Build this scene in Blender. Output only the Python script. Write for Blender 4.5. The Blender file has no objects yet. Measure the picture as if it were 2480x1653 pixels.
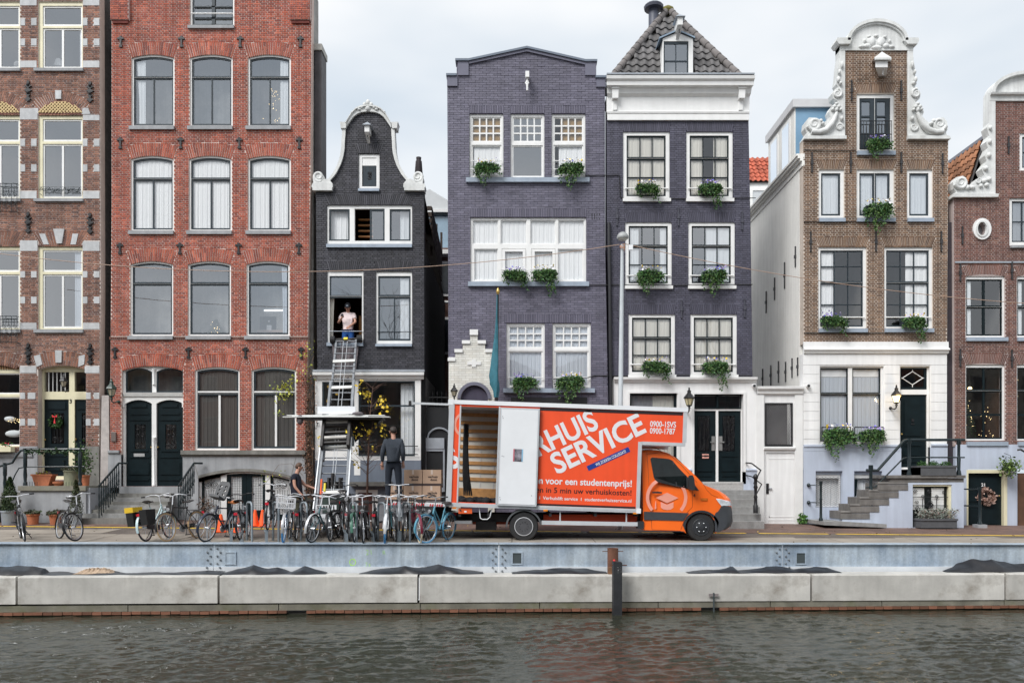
import bpy,bmesh,math,random
import numpy as np
from mathutils import Vector,Matrix
from mathutils.geometry import tessellate_polygon
R=math.radians
rnd=random.Random(7)
scene=bpy.context.scene
COL=scene.collection
# camera
EYE=1.5
FPX=1929.0
HPX=1160.0
FY=24.5
cam=bpy.data.cameras.new('camera');camo=bpy.data.objects.new('camera',cam);COL.objects.link(camo)
camo.location=(0,0,EYE);camo.rotation_euler=(R(90),0,0)
cam.sensor_width=36;cam.lens=36*FPX/2480
cam.shift_y=(HPX-826.5)/2480;cam.clip_end=2000;cam.clip_start=.1
scene.camera=camo
# sky, sun, exposure
SUN_EL,SUN_AZ=R(46),R(-40)
world=bpy.data.worlds.new('World');scene.world=world;world.use_nodes=True
nt=world.node_tree;nt.nodes.clear()
sky=nt.nodes.new('ShaderNodeTexSky');sky.sky_type='NISHITA';sky.sun_disc=False
sky.sun_elevation=SUN_EL;sky.sun_rotation=R(180)+SUN_AZ;sky.air_density=1;sky.dust_density=2
tc=nt.nodes.new('ShaderNodeTexCoord');mp=nt.nodes.new('ShaderNodeMapping');mp.inputs['Scale'].default_value=(1.2,1.2,3.2)
nz=nt.nodes.new('ShaderNodeTexNoise');nz.inputs['Scale'].default_value=1.6;nz.inputs['Detail'].default_value=4;nz.inputs['Roughness'].default_value=.5
rp=nt.nodes.new('ShaderNodeValToRGB')
rp.color_ramp.elements[0].position=.34;rp.color_ramp.elements[0].color=(.64,.72,.80,1)
rp.color_ramp.elements[1].position=.62;rp.color_ramp.elements[1].color=(.95,.96,.97,1)
bg1=nt.nodes.new('ShaderNodeBackground');bg1.inputs['Strength'].default_value=.06
bg2=nt.nodes.new('ShaderNodeBackground');bg2.inputs['Strength'].default_value=0.50
mixs=nt.nodes.new('ShaderNodeMixShader');mixs.inputs[0].default_value=.93
wo=nt.nodes.new('ShaderNodeOutputWorld')
L=nt.links.new
L(tc.outputs['Generated'],mp.inputs[0]);L(mp.outputs[0],nz.inputs['Vector']);L(nz.outputs[0],rp.inputs[0])
L(rp.outputs[0],bg2.inputs[0]);L(sky.outputs[0],bg1.inputs[0])
L(bg1.outputs[0],mixs.inputs[1]);L(bg2.outputs[0],mixs.inputs[2]);L(mixs.outputs[0],wo.inputs[0])
sun=bpy.data.lights.new('sun','SUN');sun.energy=1.5;sun.angle=R(28);sun.color=(1,.985,.965)
suno=bpy.data.objects.new('sun',sun);COL.objects.link(suno)
suno.rotation_euler=(R(90)-SUN_EL,0,SUN_AZ)
vs=scene.view_settings;vs.view_transform='Standard';vs.look='None';vs.exposure=1.15;vs.gamma=1;vs.use_curve_mapping=False
scene.render.engine='CYCLES'
scene.cycles.use_denoising=True
scene.cycles.max_bounces=6;scene.cycles.diffuse_bounces=3;scene.cycles.glossy_bounces=3
scene.cycles.transparent_max_bounces=12;scene.cycles.transmission_bounces=3
scene.cycles.caustics_reflective=False;scene.cycles.caustics_refractive=False
# helpers
def X(px,D=FY):return(px-1240.0)*D/FPX
def Z(py,D=FY):return EYE+(HPX-py)*D/FPX
S=FY/FPX
def srgb(r,g,b):
 f=lambda c:(c/255/12.92)if c<=10 else((c/255+.055)/1.055)**2.4
 return(f(r),f(g),f(b))
MATS={}
def mat(name,col=(.5,.5,.5),rough=.6,var=.12,scale=3.0,bump=0.0,bscale=40.0,metal=0.0,spec=.5,attr=False,streak=0.0,dirt=0.0,dcol=(.12,.10,.07),rnd_obj=0.0,coat=0.0):
 """procedural surface: base colour, cloudy variation, vertical weather streaks, grime patches, fine relief"""
 if name in MATS:return MATS[name]
 m=bpy.data.materials.new(name);m.use_nodes=True;MATS[name]=m
 n=m.node_tree.nodes;l=m.node_tree.links.new
 p=n['Principled BSDF'];p.inputs['Roughness'].default_value=rough;p.inputs['Metallic'].default_value=metal
 p.inputs['Specular IOR Level'].default_value=spec
 if coat:p.inputs['Coat Weight'].default_value=coat;p.inputs['Coat Roughness'].default_value=.06
 tc=n.new('ShaderNodeTexCoord');vec=tc.outputs['Object']
 if attr:
  a=n.new('ShaderNodeAttribute');a.attribute_name='Col';cur=a.outputs['Color']
 else:
  rgb=n.new('ShaderNodeRGB');rgb.outputs[0].default_value=(*col,1);cur=rgb.outputs[0]
 def mul(cur,fac_out,lo,hi):
  mr=n.new('ShaderNodeMapRange');mr.inputs['From Min'].default_value=.3;mr.inputs['From Max'].default_value=.7
  mr.inputs['To Min'].default_value=lo;mr.inputs['To Max'].default_value=hi;l(fac_out,mr.inputs['Value'])
  mx=n.new('ShaderNodeVectorMath');mx.operation='SCALE';l(cur,mx.inputs[0]);l(mr.outputs[0],mx.inputs['Scale']);return mx.outputs[0]
 if var:
  t=n.new('ShaderNodeTexNoise');t.inputs['Scale'].default_value=scale;t.inputs['Detail'].default_value=6;t.inputs['Roughness'].default_value=.6
  l(vec,t.inputs['Vector']);cur=mul(cur,t.outputs[0],1-var,1+var)
 if rnd_obj:
  oi=n.new('ShaderNodeObjectInfo');mr=n.new('ShaderNodeMapRange');mr.inputs['To Min'].default_value=1-rnd_obj;mr.inputs['To Max'].default_value=1+rnd_obj
  l(oi.outputs['Random'],mr.inputs['Value']);mx=n.new('ShaderNodeVectorMath');mx.operation='SCALE';l(cur,mx.inputs[0]);l(mr.outputs[0],mx.inputs['Scale']);cur=mx.outputs[0]
 if streak:
  mp=n.new('ShaderNodeMapping');mp.inputs['Scale'].default_value=(5,5,.35);l(vec,mp.inputs[0])
  t=n.new('ShaderNodeTexNoise');t.inputs['Scale'].default_value=1.5;t.inputs['Detail'].default_value=5;l(mp.outputs[0],t.inputs['Vector'])
  cur=mul(cur,t.outputs[0],1-streak,1+streak*.4)
 if dirt:
  t=n.new('ShaderNodeTexNoise');t.inputs['Scale'].default_value=1.1;t.inputs['Detail'].default_value=8;t.inputs['Roughness'].default_value=.7;l(vec,t.inputs['Vector'])
  mr=n.new('ShaderNodeMapRange');mr.inputs['From Min'].default_value=.52;mr.inputs['From Max'].default_value=.75;mr.inputs['To Max'].default_value=dirt;l(t.outputs[0],mr.inputs['Value'])
  mx=n.new('ShaderNodeMix');mx.data_type='RGBA';l(mr.outputs[0],mx.inputs['Factor']);l(cur,mx.inputs['A']);mx.inputs['B'].default_value=(*dcol,1);cur=mx.outputs['Result']
 l(cur,p.inputs['Base Color'])
 if bump:
  t=n.new('ShaderNodeTexNoise');t.inputs['Scale'].default_value=bscale;t.inputs['Detail'].default_value=4;l(vec,t.inputs['Vector'])
  b=n.new('ShaderNodeBump');b.inputs['Strength'].default_value=bump;b.inputs['Distance'].default_value=.02
  l(t.outputs[0],b.inputs['Height']);l(b.outputs[0],p.inputs['Normal'])
 return m
def glass_mat(name,refl=.3,tint=(.94,.96,.97),wav=.0,rough=.01):
 if name in MATS:return MATS[name]
 m=bpy.data.materials.new(name);m.use_nodes=True;MATS[name]=m
 n=m.node_tree.nodes;l=m.node_tree.links.new;n.clear()
 o=n.new('ShaderNodeOutputMaterial');tr=n.new('ShaderNodeBsdfTransparent');tr.inputs[0].default_value=(*tint,1)
 g=n.new('ShaderNodeBsdfGlossy');g.inputs['Roughness'].default_value=rough;g.inputs['Color'].default_value=(.93,.96,1,1)
 mx=n.new('ShaderNodeMixShader')
 lw=n.new('ShaderNodeLayerWeight');lw.inputs['Blend'].default_value=.08
 mr=n.new('ShaderNodeMapRange');mr.inputs['To Min'].default_value=refl;mr.inputs['To Max'].default_value=1.0
 l(lw.outputs['Fresnel'],mr.inputs['Value'])
 l(mr.outputs[0],mx.inputs[0]);l(tr.outputs[0],mx.inputs[1]);l(g.outputs[0],mx.inputs[2]);l(mx.outputs[0],o.inputs[0])
 if wav:
  tc=n.new('ShaderNodeTexCoord');t=n.new('ShaderNodeTexNoise');t.inputs['Scale'].default_value=2.2;t.inputs['Detail'].default_value=1;l(tc.outputs['Object'],t.inputs['Vector'])
  b=n.new('ShaderNodeBump');b.inputs['Strength'].default_value=wav;b.inputs['Distance'].default_value=.05;l(t.outputs[0],b.inputs['Height']);l(b.outputs[0],g.inputs['Normal'])
 return m
def cloth_mat(name,col,trans=.35):
 if name in MATS:return MATS[name]
 m=bpy.data.materials.new(name);m.use_nodes=True;MATS[name]=m
 n=m.node_tree.nodes;l=m.node_tree.links.new;n.clear()
 o=n.new('ShaderNodeOutputMaterial');d=n.new('ShaderNodeBsdfDiffuse');t=n.new('ShaderNodeBsdfTranslucent');mx=n.new('ShaderNodeMixShader')
 d.inputs[0].default_value=(*col,1);t.inputs[0].default_value=(*col,1);mx.inputs[0].default_value=trans
 l(d.outputs[0],mx.inputs[1]);l(t.outputs[0],mx.inputs[2]);l(mx.outputs[0],o.inputs[0]);return m
def emit_mat(name,col,strength):
 if name in MATS:return MATS[name]
 m=bpy.data.materials.new(name);m.use_nodes=True;MATS[name]=m
 p=m.node_tree.nodes['Principled BSDF'];p.inputs['Base Color'].default_value=(*col,1)
 p.inputs['Emission Color'].default_value=(*col,1);p.inputs['Emission Strength'].default_value=strength;return m
def ccw(loop):
 a=sum(loop[i][0]*loop[(i+1)%len(loop)][1]-loop[(i+1)%len(loop)][0]*loop[i][1]for i in range(len(loop)))
 return list(loop)if a>0 else list(loop)[::-1]
class MB:
 """collects shapes into one mesh"""
 def __init__(s):s.v=[];s.f=[]
 def add(s,vs,fs):
  b=len(s.v);s.v+=[tuple(v)for v in vs];s.f+=[tuple(i+b for i in f)for f in fs];return s
 def box(s,x0,x1,y0,y1,z0,z1):
  return s.add([(x0,y0,z0),(x1,y0,z0),(x1,y1,z0),(x0,y1,z0),(x0,y0,z1),(x1,y0,z1),(x1,y1,z1),(x0,y1,z1)],[(3,2,1,0),(4,5,6,7),(0,1,5,4),(1,2,6,5),(2,3,7,6),(3,0,4,7)])
 def obox(s,c,u,v,w):
  """box from centre and three half-axis vectors"""
  c,u,v,w=map(Vector,(c,u,v,w));P=[]
  for k in(-1,1):
   for a,b in((-1,-1),(1,-1),(1,1),(-1,1)):P.append(c+u*a+v*b+w*k)
  return s.add(P,[(3,2,1,0),(4,5,6,7),(0,1,5,4),(1,2,6,5),(2,3,7,6),(3,0,4,7)])
 def slab(s,outer,holes,ya,yb,back=True):
  """polygon with holes in the x-z plane, extruded from y=ya (front) to y=yb"""
  loops=[ccw(outer)]+[ccw(h)[::-1]for h in holes]
  flat=[p for lp in loops for p in lp];n=len(flat)
  if not holes and n<=4:tris=[tuple(range(n))]
  else:
   tris=[]
   for t in tessellate_polygon([[Vector((p[0],p[1],0))for p in lp]for lp in loops]):
    a,b,c=(flat[i]for i in t);ar=(b[0]-a[0])*(c[1]-a[1])-(c[0]-a[0])*(b[1]-a[1])
    if abs(ar)<1e-10:continue
    tris.append(tuple(t)if ar>0 else tuple(t)[::-1])
  vs=[(p[0],ya,p[1])for p in flat]+[(p[0],yb,p[1])for p in flat]
  fs=list(tris)+([tuple(i+n for i in t[::-1])for t in tris]if back else[])
  b=0
  for lp in loops:
   m=len(lp)
   for i in range(m):
    j=(i+1)%m;fs.append((b+i,b+i+n,b+j+n,b+j))
   b+=m
  return s.add(vs,fs)
 def cyl(s,p0,p1,r0,r1=None,n=10,caps=True):
  r1=r0 if r1 is None else r1;p0=Vector(p0);p1=Vector(p1);d=p1-p0
  if d.length<1e-9:return s
  d.normalize();a=d.orthogonal().normalized();c=d.cross(a);vs=[]
  for p,r in((p0,r0),(p1,r1)):
   for i in range(n):
    t=2*math.pi*i/n;vs.append(p+(a*math.cos(t)+c*math.sin(t))*r)
  fs=[(i,(i+1)%n,n+(i+1)%n,n+i)for i in range(n)]
  if caps:fs+=[tuple(range(n))[::-1],tuple(range(n,2*n))]
  return s.add(vs,fs)
 def tube(s,path,r,n=7,caps=True,closed=False):
  P=[Vector(p)for p in path];rs=r if isinstance(r,(list,tuple))else[r]*len(P);vs=[];up=None;m=len(P)
  for i,p in enumerate(P):
   if closed:d=P[(i+1)%m]-P[i-1]
   else:d=P[min(i+1,m-1)]-P[max(i-1,0)]
   d.normalize()
   if up is None:up=d.orthogonal().normalized()
   up=(up-d*up.dot(d));up=up.normalized()if up.length>1e-6 else d.orthogonal().normalized()
   c=d.cross(up)
   for k in range(n):
    t=2*math.pi*k/n;vs.append(p+(up*math.cos(t)+c*math.sin(t))*rs[i])
  fs=[]
  for i in range(m if closed else m-1):
   j=(i+1)%m
   for k in range(n):fs.append((i*n+k,i*n+(k+1)%n,j*n+(k+1)%n,j*n+k))
  if caps and not closed:fs+=[tuple(range(n))[::-1],tuple(range((m-1)*n,m*n))]
  return s.add(vs,fs)
 def lathe(s,prof,c=(0,0,0),n=16,axis='z',caps=True):
  """prof: (radius, height) pairs"""
  vs=[];c=Vector(c)
  for r,h in prof:
   for k in range(n):
    t=2*math.pi*k/n;a,b=r*math.cos(t),r*math.sin(t)
    vs.append(c+(Vector((a,b,h))if axis=='z' else Vector((a,h,b))if axis=='y' else Vector((h,a,b))))
  fs=[]
  for i in range(len(prof)-1):
   for k in range(n):fs.append((i*n+k,i*n+(k+1)%n,(i+1)*n+(k+1)%n,(i+1)*n+k))
  if caps:fs+=[tuple(range(n))[::-1],tuple(range((len(prof)-1)*n,len(prof)*n))]
  return s.add(vs,fs)
 def ball(s,c,r,n=10,sx=1,sy=1,sz=1):
  prof=[(math.sin(math.pi*i/6)*r+1e-4,-math.cos(math.pi*i/6)*r)for i in range(7)];b=len(s.v)
  s.lathe(prof,(0,0,0),n)
  for i in range(b,len(s.v)):
   x,y,z=s.v[i];s.v[i]=(x*sx+c[0],y*sy+c[1],z*sz+c[2])
  return s
 def quad(s,a,b,c,d):return s.add([a,b,c,d],[(0,1,2,3)])
 def move(s,M):
  s.v=[tuple(M@Vector(v))for v in s.v];return s
 def mesh(s,name,m=None,smooth=None):
  me=bpy.data.meshes.new(name);me.from_pydata(s.v,[],s.f)
  if m:me.materials.append(m)
  if smooth is not None:
   me.shade_smooth()
   if smooth<180:me.set_sharp_from_angle(angle=R(smooth))
  me.update();return me
 def build(s,name,m,parent=None,smooth=None,fix=False):
  me=s.mesh(name,m,smooth)
  if fix:
   b=bmesh.new();b.from_mesh(me);bmesh.ops.recalc_face_normals(b,faces=b.faces);b.to_mesh(me);b.free()
  return link(name,me,parent)
WORLDLOC={}
def link(name,me,parent=None):
 o=bpy.data.objects.new(name,me);COL.objects.link(o)
 if parent is not None:
  o.parent=parent
  if parent.name in WORLDLOC:o.matrix_parent_inverse=Matrix.Translation(-WORLDLOC[parent.name])
 return o
def tag(o,label=None,cat=None,group=None,kind=None):
 if label:o['label']=label
 if cat:o['category']=cat
 if group:o['group']=group
 if kind:o['kind']=kind
 return o
def thing(name,label,cat,loc=(0,0,0),rz=0,group=None,worldcoords=False):
 """an Empty at the thing's base; with worldcoords its parts are given in world coordinates"""
 o=bpy.data.objects.new(name,None);COL.objects.link(o);o.location=loc;o.rotation_euler=(0,0,rz);o.empty_display_size=.1
 if worldcoords:WORLDLOC[o.name]=Vector(loc)
 return tag(o,label,cat,group)
def copy_tree(o,parent=None):
 c=o.copy();COL.objects.link(c)
 if parent is not None:c.parent=parent
 for ch in o.children:copy_tree(ch,c)
 return c
def text_mesh(txt,size=1.0,bold=0.0,xs=1.0,space=1.0):
 """lettering as a filled outline mesh in the x-z plane, baseline at z=0, starting at x=0"""
 cu=bpy.data.curves.new('lettering','FONT');cu.body=txt;cu.size=size;cu.offset=bold;cu.space_character=space;cu.resolution_u=4
 cu.fill_mode='FRONT'
 o=bpy.data.objects.new('lettering',cu);me=bpy.data.meshes.new_from_object(o)
 bpy.data.objects.remove(o);bpy.data.curves.remove(cu)
 v=[(p.co.x*xs,0.0,p.co.y)for p in me.vertices];f=[tuple(p.vertices)for p in me.polygons];bpy.data.meshes.remove(me)
 mb=MB();mb.v=v;mb.f=f
 return mb
 # brickwork
def spans(poly,z):
 xs=[]
 n=len(poly)
 for i in range(n):
  (x0,z0),(x1,z1)=poly[i],poly[(i+1)%n]
  if(z0<=z)!=(z1<=z):xs.append(x0+(z-z0)/(z1-z0)*(x1-x0))
 xs.sort();return[(xs[i],xs[i+1])for i in range(0,len(xs)-1,2)]
def subtract(iv,cut):
 out=[]
 for a,b in iv:
  for c,d in cut:
   pass
  segs=[(a,b)]
  for c,d in cut:
   ns=[]
   for p,q in segs:
    if d<=p or c>=q:ns.append((p,q));continue
    if c>p:ns.append((p,c))
    if d<q:ns.append((d,q))
   segs=ns
  out+=segs
 return out
def brick_rects(poly,holes,bl,bh,joint,z0=None,seed=1,bond='flemish'):
 rr=random.Random(seed);zs=[p[1]for p in poly];zlo=min(zs)if z0 is None else z0;zhi=max(zs);rects=[];row=0
 hb=[(min(p[1]for p in h),max(p[1]for p in h),h)for h in holes]
 z=zlo
 while z<zhi-.2*bh:
  zm=z+bh/2;iv=spans(poly,zm);cuts=[]
  for lo,hi,h in hb:
   if lo<zm<hi:cuts+=spans(h,zm)
  iv=subtract(iv,cuts)
  off=(row%2)*(bl*.25 if bond!='stretcher' else bl*.5)
  for a,b in iv:
   k=math.floor((a+off)/bl)if bond=='stretcher' else None
   if bond=='stretcher' or row%2==0:
    x=math.floor((a+off)/bl)*bl-off;step=bl
   else:
    x=math.floor((a+off)/(bl/2))*(bl/2)-off;step=bl/2
   if bond=='english_all':step=bl
   while x<b:
    p,q=max(x,a)+joint/2,min(x+step,b)-joint/2
    if q-p>.02:rects.append((p,q,z+joint/2,z+bh-joint/2))
    x+=step
  z+=bh;row+=1
 return rects
def cube_mesh_arrays(rects,yf,yb,jit=.003,seed=1):
 r=np.random.RandomState(seed);A=np.array(rects,dtype=np.float64);n=len(A)
 v=np.zeros((n,8,3));j=r.uniform(-jit,jit,n)
 v[:,[0,3,4,7],0]=A[:,0:1];v[:,[1,2,5,6],0]=A[:,1:2]
 v[:,[0,1,4,5],2]=A[:,2:3];v[:,[2,3,6,7],2]=A[:,3:4]
 v[:,0:4,1]=(yf+j)[:,None];v[:,4:8,1]=yb
 f=np.array([[0,1,2,3],[0,4,5,1],[1,5,6,2],[2,6,7,3],[3,7,4,0]])
 F=(f[None]+(np.arange(n)*8)[:,None,None]).reshape(-1,4)
 return v.reshape(-1,3),F,n
def np_mesh(name,V,F,m,cols=None):
 me=bpy.data.meshes.new(name);nv=len(V);nf=len(F);k=F.shape[1]
 me.vertices.add(nv);me.vertices.foreach_set('co',V.astype(np.float32).ravel())
 me.loops.add(nf*k);me.loops.foreach_set('vertex_index',F.astype(np.int32).ravel())
 me.polygons.add(nf);me.polygons.foreach_set('loop_start',(np.arange(nf)*k).astype(np.int32));me.polygons.foreach_set('loop_total',np.full(nf,k,dtype=np.int32))
 if cols is not None:
  a=me.color_attributes.new('Col','FLOAT_COLOR','POINT');a.data.foreach_set('color',cols.astype(np.float32).ravel())
 me.update(calc_edges=True);me.shade_flat();me.materials.append(m);return me
def brick_cols(n,base,var,palette,seed,per=8):
 r=np.random.RandomState(seed);pal=np.array([base]+list(palette));w=np.array([1.0]*len(pal));w[0]=2;w/=w.sum()
 c=pal[r.choice(len(pal),n,p=w)]*r.uniform(1-var,1+var,(n,1));c=np.clip(c,0,1)
 c=np.concatenate([c,np.ones((n,1))],1);return np.repeat(c,per,0)
 # surface palette
WHITE=mat('white_paint',(.82,.82,.81),.42,.05,2.5,streak=.04,dirt=.12,dcol=(.42,.40,.33))
CREAM=mat('cream_paint',(.76,.71,.50),.45,.06,2.5,streak=.06)
DGREEN=mat('dark_green_paint',(.006,.013,.016),.38,.25,3,spec=.22)
BLUEGREY=mat('bluegrey_sill_paint',(.33,.39,.47),.5,.10,4,streak=.08)
DGREY=mat('slate_window_paint',(.028,.040,.050),.4,.2,4,spec=.35)
STONE=mat('grey_bluestone',(.33,.34,.355),.75,.18,2.2,bump=.15,streak=.18,dirt=.35,dcol=(.17,.16,.14))
STONED=mat('dark_worn_stone',(.20,.195,.18),.8,.25,3,bump=.2,streak=.2,dirt=.5,dcol=(.10,.105,.06))
STONEL=mat('pale_sandstone_block',(.50,.51,.52),.75,.12,8,bump=.1,streak=.12,rnd_obj=.1)
IRON=mat('black_iron',(.012,.012,.014),.45,.2,8)
IRONG=mat('green_black_iron',(.012,.022,.026),.32,.25,6)
ZINC=mat('zinc',(.38,.41,.45),.45,.15,3,metal=.35)
GL=glass_mat('window_glass',.30,wav=.015)
GLD=glass_mat('dark_window_glass',.13,wav=.015)
GLC=glass_mat('curtained_window_glass',.11,(.985,.99,.99),wav=.02)
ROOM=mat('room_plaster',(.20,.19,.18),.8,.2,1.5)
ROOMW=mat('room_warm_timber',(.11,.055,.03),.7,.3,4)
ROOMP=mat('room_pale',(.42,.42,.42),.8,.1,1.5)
CURW=cloth_mat('white_curtain_cloth',(.96,.97,.98),.03)
CURG=cloth_mat('grey_curtain_cloth',(.42,.44,.47))
CURD=cloth_mat('brown_curtain_cloth',(.15,.135,.125),.15)
CURB=cloth_mat('bluish_net_cloth',(.66,.71,.78),.12)
CURC=cloth_mat('ivory_curtain_cloth',(.80,.77,.69),.12)
BRM=mat('brick_face',attr=True,rough=.8,var=.24,scale=.8,bump=.25,bscale=60,streak=.24)
BRP=mat('painted_brick_face',attr=True,rough=.62,var=.17,scale=.6,bump=.35,bscale=45,streak=.16)
STUCCO=mat('white_stucco',(.84,.84,.835),.7,.04,1.5,streak=.10,dirt=.10,dcol=(.55,.53,.47))
STUCCOB=mat('lavender_blue_stucco',(.50,.555,.66),.75,.06,1.5,bump=.1,streak=.10,dirt=.15,dcol=(.42,.45,.48))
ORN=mat('white_painted_sandstone',(.70,.71,.70),.7,.10,3,bump=.25,bscale=25,streak=.16,dirt=.5,dcol=(.34,.34,.29))
def arc_top(x0,x1,ztop,rise):
 """height of an arch crown as a function of x"""
 w=(x1-x0)/2;c=(x0+x1)/2
 if rise<=1e-6:return lambda x:ztop
 rad=(w*w+rise*rise)/(2*rise)
 return lambda x:ztop-rad+math.sqrt(max(rad*rad-(x-c)**2,0))
def toppoly(x0,x1,z0,fn,n=10,flat=False):
 pts=[(x0,z0),(x1,z0)]
 k=1 if flat else n
 for i in range(k+1):
  x=x1+(x0-x1)*i/k;pts.append((x,fn(x)))
 return pts
def curtain(parent,x0,x1,z0,z1,y,m,folds=9,amp=.022,gather=0.0,name='curtain',seed=0):
 r=random.Random(seed);n=max(10,int(folds*8));P=[];c=(x0+x1)/2;ph=r.uniform(0,6);rows=5
 for j in range(rows+1):
  t=j/rows;z=z1+(z0-z1)*t;g=1-gather*math.sin(t*1.9)
  for i in range(n+1):
   u=i/n;x=x0+(x1-x0)*u
   if gather>0:x=x1-(x1-x)*g
   if gather<0:x=x0+(x-x0)*(1+gather*math.sin(t*1.9))
   P.append((x,y+amp*(.45*math.sin(u*folds*4.1+ph+.9*math.sin(u*9+ph+.6*t))+.3*math.sin(u*folds*7.7+2.3*ph+t*.8)+.2*math.sin(u*folds*2.3+4*ph))*(.55+.45*t),z))
 w=n+1
 F=[(j*w+i,j*w+i+1,(j+1)*w+i+1,(j+1)*w+i)for j in range(rows)for i in range(n)]
 mb=MB();mb.add(P,F);return mb.build(name,m,parent,smooth=180)
class House:
 def __init__(s,label,xm,base,name='canal_house'):
  s.root=thing(name,label,'house',(X(xm),FY,Z(base)),worldcoords=True);s.holes=[];s.cuts=[];s.seed=int(xm)
 def wall(s,poly,base,palette=(),var=.2,mortar=(.4,.38,.36),bl=.215,bh=.064,joint=.011,painted=False,bond='flemish',depth=.30,yoff=0,singles=0):
  P=[(X(a),Z(b))for a,b in poly];zmin=min(p[1]for p in P);zmax=max(p[1]for p in P)
  s.holes=[[(p[0],max(p[1],zmin+.0004))for p in h]for h in s.holes if max(p[1]for p in h)>zmin+.05]
  mm=mat('mortar_%d'%s.seed,mortar,.85,.12,2,bump=.1,streak=.12)
  w=MB();w.slab(P,s.holes,FY+.010+yoff,FY+depth+yoff);wo=w.build('wall',mm,s.root)
  rects=brick_rects(P,s.holes+s.cuts,bl,bh,joint,seed=s.seed,bond=bond)
  rr=random.Random(s.seed)
  if singles:
   full=[i for i,q in enumerate(rects)if q[1]-q[0]>bl*.9];rr.shuffle(full)
   pick=set(full[:singles]);chosen=[rects[i]for i in sorted(pick)];rects=[q for i,q in enumerate(rects)if i not in pick]
   bw,bz=bl-joint,bh-joint
   for k in range(6):
    mb=MB().box(-bw/2,bw/2,-.004,.03,-bz/2,bz/2);me=mb.mesh('brick',BRP if painted else BRM)
    a=me.color_attributes.new('Col','FLOAT_COLOR','POINT');c=brick_cols(1,base,var,palette,s.seed+k);a.data.foreach_set('color',c.astype(np.float32).ravel())
    for q in chosen[k::6]:
     o=link('brick',me,s.root);o.location=((q[0]+q[1])/2,FY+yoff-.002+rr.uniform(-.002,.002),(q[2]+q[3])/2)
  V,F,n=cube_mesh_arrays(rects,FY+yoff,FY+.03+yoff,.004 if painted else .003,s.seed)
  me=np_mesh('brickwork',V,F,BRP if painted else BRM,brick_cols(n,base,var,palette,s.seed))
  o=link('brickwork',me,s.root);tag(o,kind='stuff');s.bparams=(base,var,palette,painted);return wo
 def arch(s,x0,x1,ytop,ybot,rise,n,slant=.12,split=True,name='brick_arch',y=.001,bp=None):
  """ring of upright bricks over an opening; x0..x1 along the bottom edge (px)"""
  base,var,palette,painted=bp or s.bp
  bx0,bx1,zb,zt=X(x0),X(x1),Z(ybot),Z(ytop);w=bx1-bx0;ex=slant*(zt-zb)*2
  fb=arc_top(bx0,bx1,zb,rise*S);ft=arc_top(bx0-ex,bx1+ex,zt,rise*S*1.0)
  V=[];F=[];C=[];r=random.Random(s.seed+int(x0));gap=.0078
  for i in range(n):
   a0,a1=bx0+w*i/n+gap,bx0+w*(i+1)/n-gap;t0=bx0-ex+(w+2*ex)*i/n+gap;t1=bx0-ex+(w+2*ex)*(i+1)/n-gap
   cut=([(.0,.33),(.36,1.)]if i%2 else[(.0,.64),(.67,1.)])if split else[(0.,1.)]
   for c0,c1 in cut:
    q=[]
    for(bx,tx),c in(((a0,t0),c0),((a1,t1),c0),((a1,t1),c1),((a0,t0),c1)):
     q.append((bx+(tx-bx)*c,fb(bx)+(ft(tx)-fb(bx))*c))
    b=len(V);yy=FY+y+r.uniform(-.003,.003)
    V+=[(p[0],yy,p[1])for p in q]+[(p[0],FY+.03,p[1])for p in q]
    F+=[(b,b+1,b+2,b+3),(b,b+4,b+5,b+1),(b+1,b+5,b+6,b+2),(b+2,b+6,b+7,b+3),(b+3,b+7,b+4,b)]
  V=np.array(V);F=np.array(F);nb=len(V)//8
  link(name,np_mesh(name,V,F,BRP if painted else BRM,brick_cols(nb,base,var,palette,s.seed+int(x0))),s.root)
  xs=[bx0+w*i/8 for i in range(9)]
  s.cuts.append([(x,fb(x))for x in xs]+[(bx0-ex+(w+2*ex)*i/8,ft(bx0-ex+(w+2*ex)*i/8))for i in range(8,-1,-1)])
  s.cuts.append([(bx0,zb-.3),(bx1,zb-.3)]+[(x,fb(x)+.01)for x in xs[::-1]])if rise else None
 def win(s,x0,x1,y0,y1,lights,fm=WHITE,sm=DGREY,sw=4,bar=2.0,rise=0,rec=.05,sill=None,cur=(),gl=GL,room=ROOM,dx=0,dy=0,sillm=STONE,name='window',roomd=2.6,nopane=(),srise=None):
  x0+=dx;x1+=dx;y0+=dy;y1+=dy
  X0,X1,Z0,Z1=X(x0),X(x1),Z(y1),Z(y0);fn=arc_top(X0,X1,Z1,rise*S);op=toppoly(X0,X1,Z0,fn,flat=rise==0)
  s.holes.append(op);root=s.root;fy=FY+rec
  lp=[];specs=[]
  for li in lights:
   a,b,c,d,nc,nr=li[:6];lr=li[6]if len(li)>6 else None
   a+=dx;b+=dx;c+=dy;d+=dy
   A,B,C0,D0=X(a),X(b),Z(c),Z(d)
   if lr is not None:f2=arc_top(A,B,C0,lr*S)
   elif rise and c-y0<12:off=Z1-C0;f2=(lambda o:(lambda x:fn(x)-o))(off)
   else:f2=(lambda z:(lambda x:z))(C0)
   curved=(lr or 0)>0 or(rise and lr is None and c-y0<12)
   lp.append(toppoly(A,B,D0,f2,flat=not curved));specs.append((A,B,D0,f2,curved,nc,nr))
  w=MB().slab(op,lp,fy,fy+.10).build(name,fm,root)
  swm,bm=sw*S,bar*S/2
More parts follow.
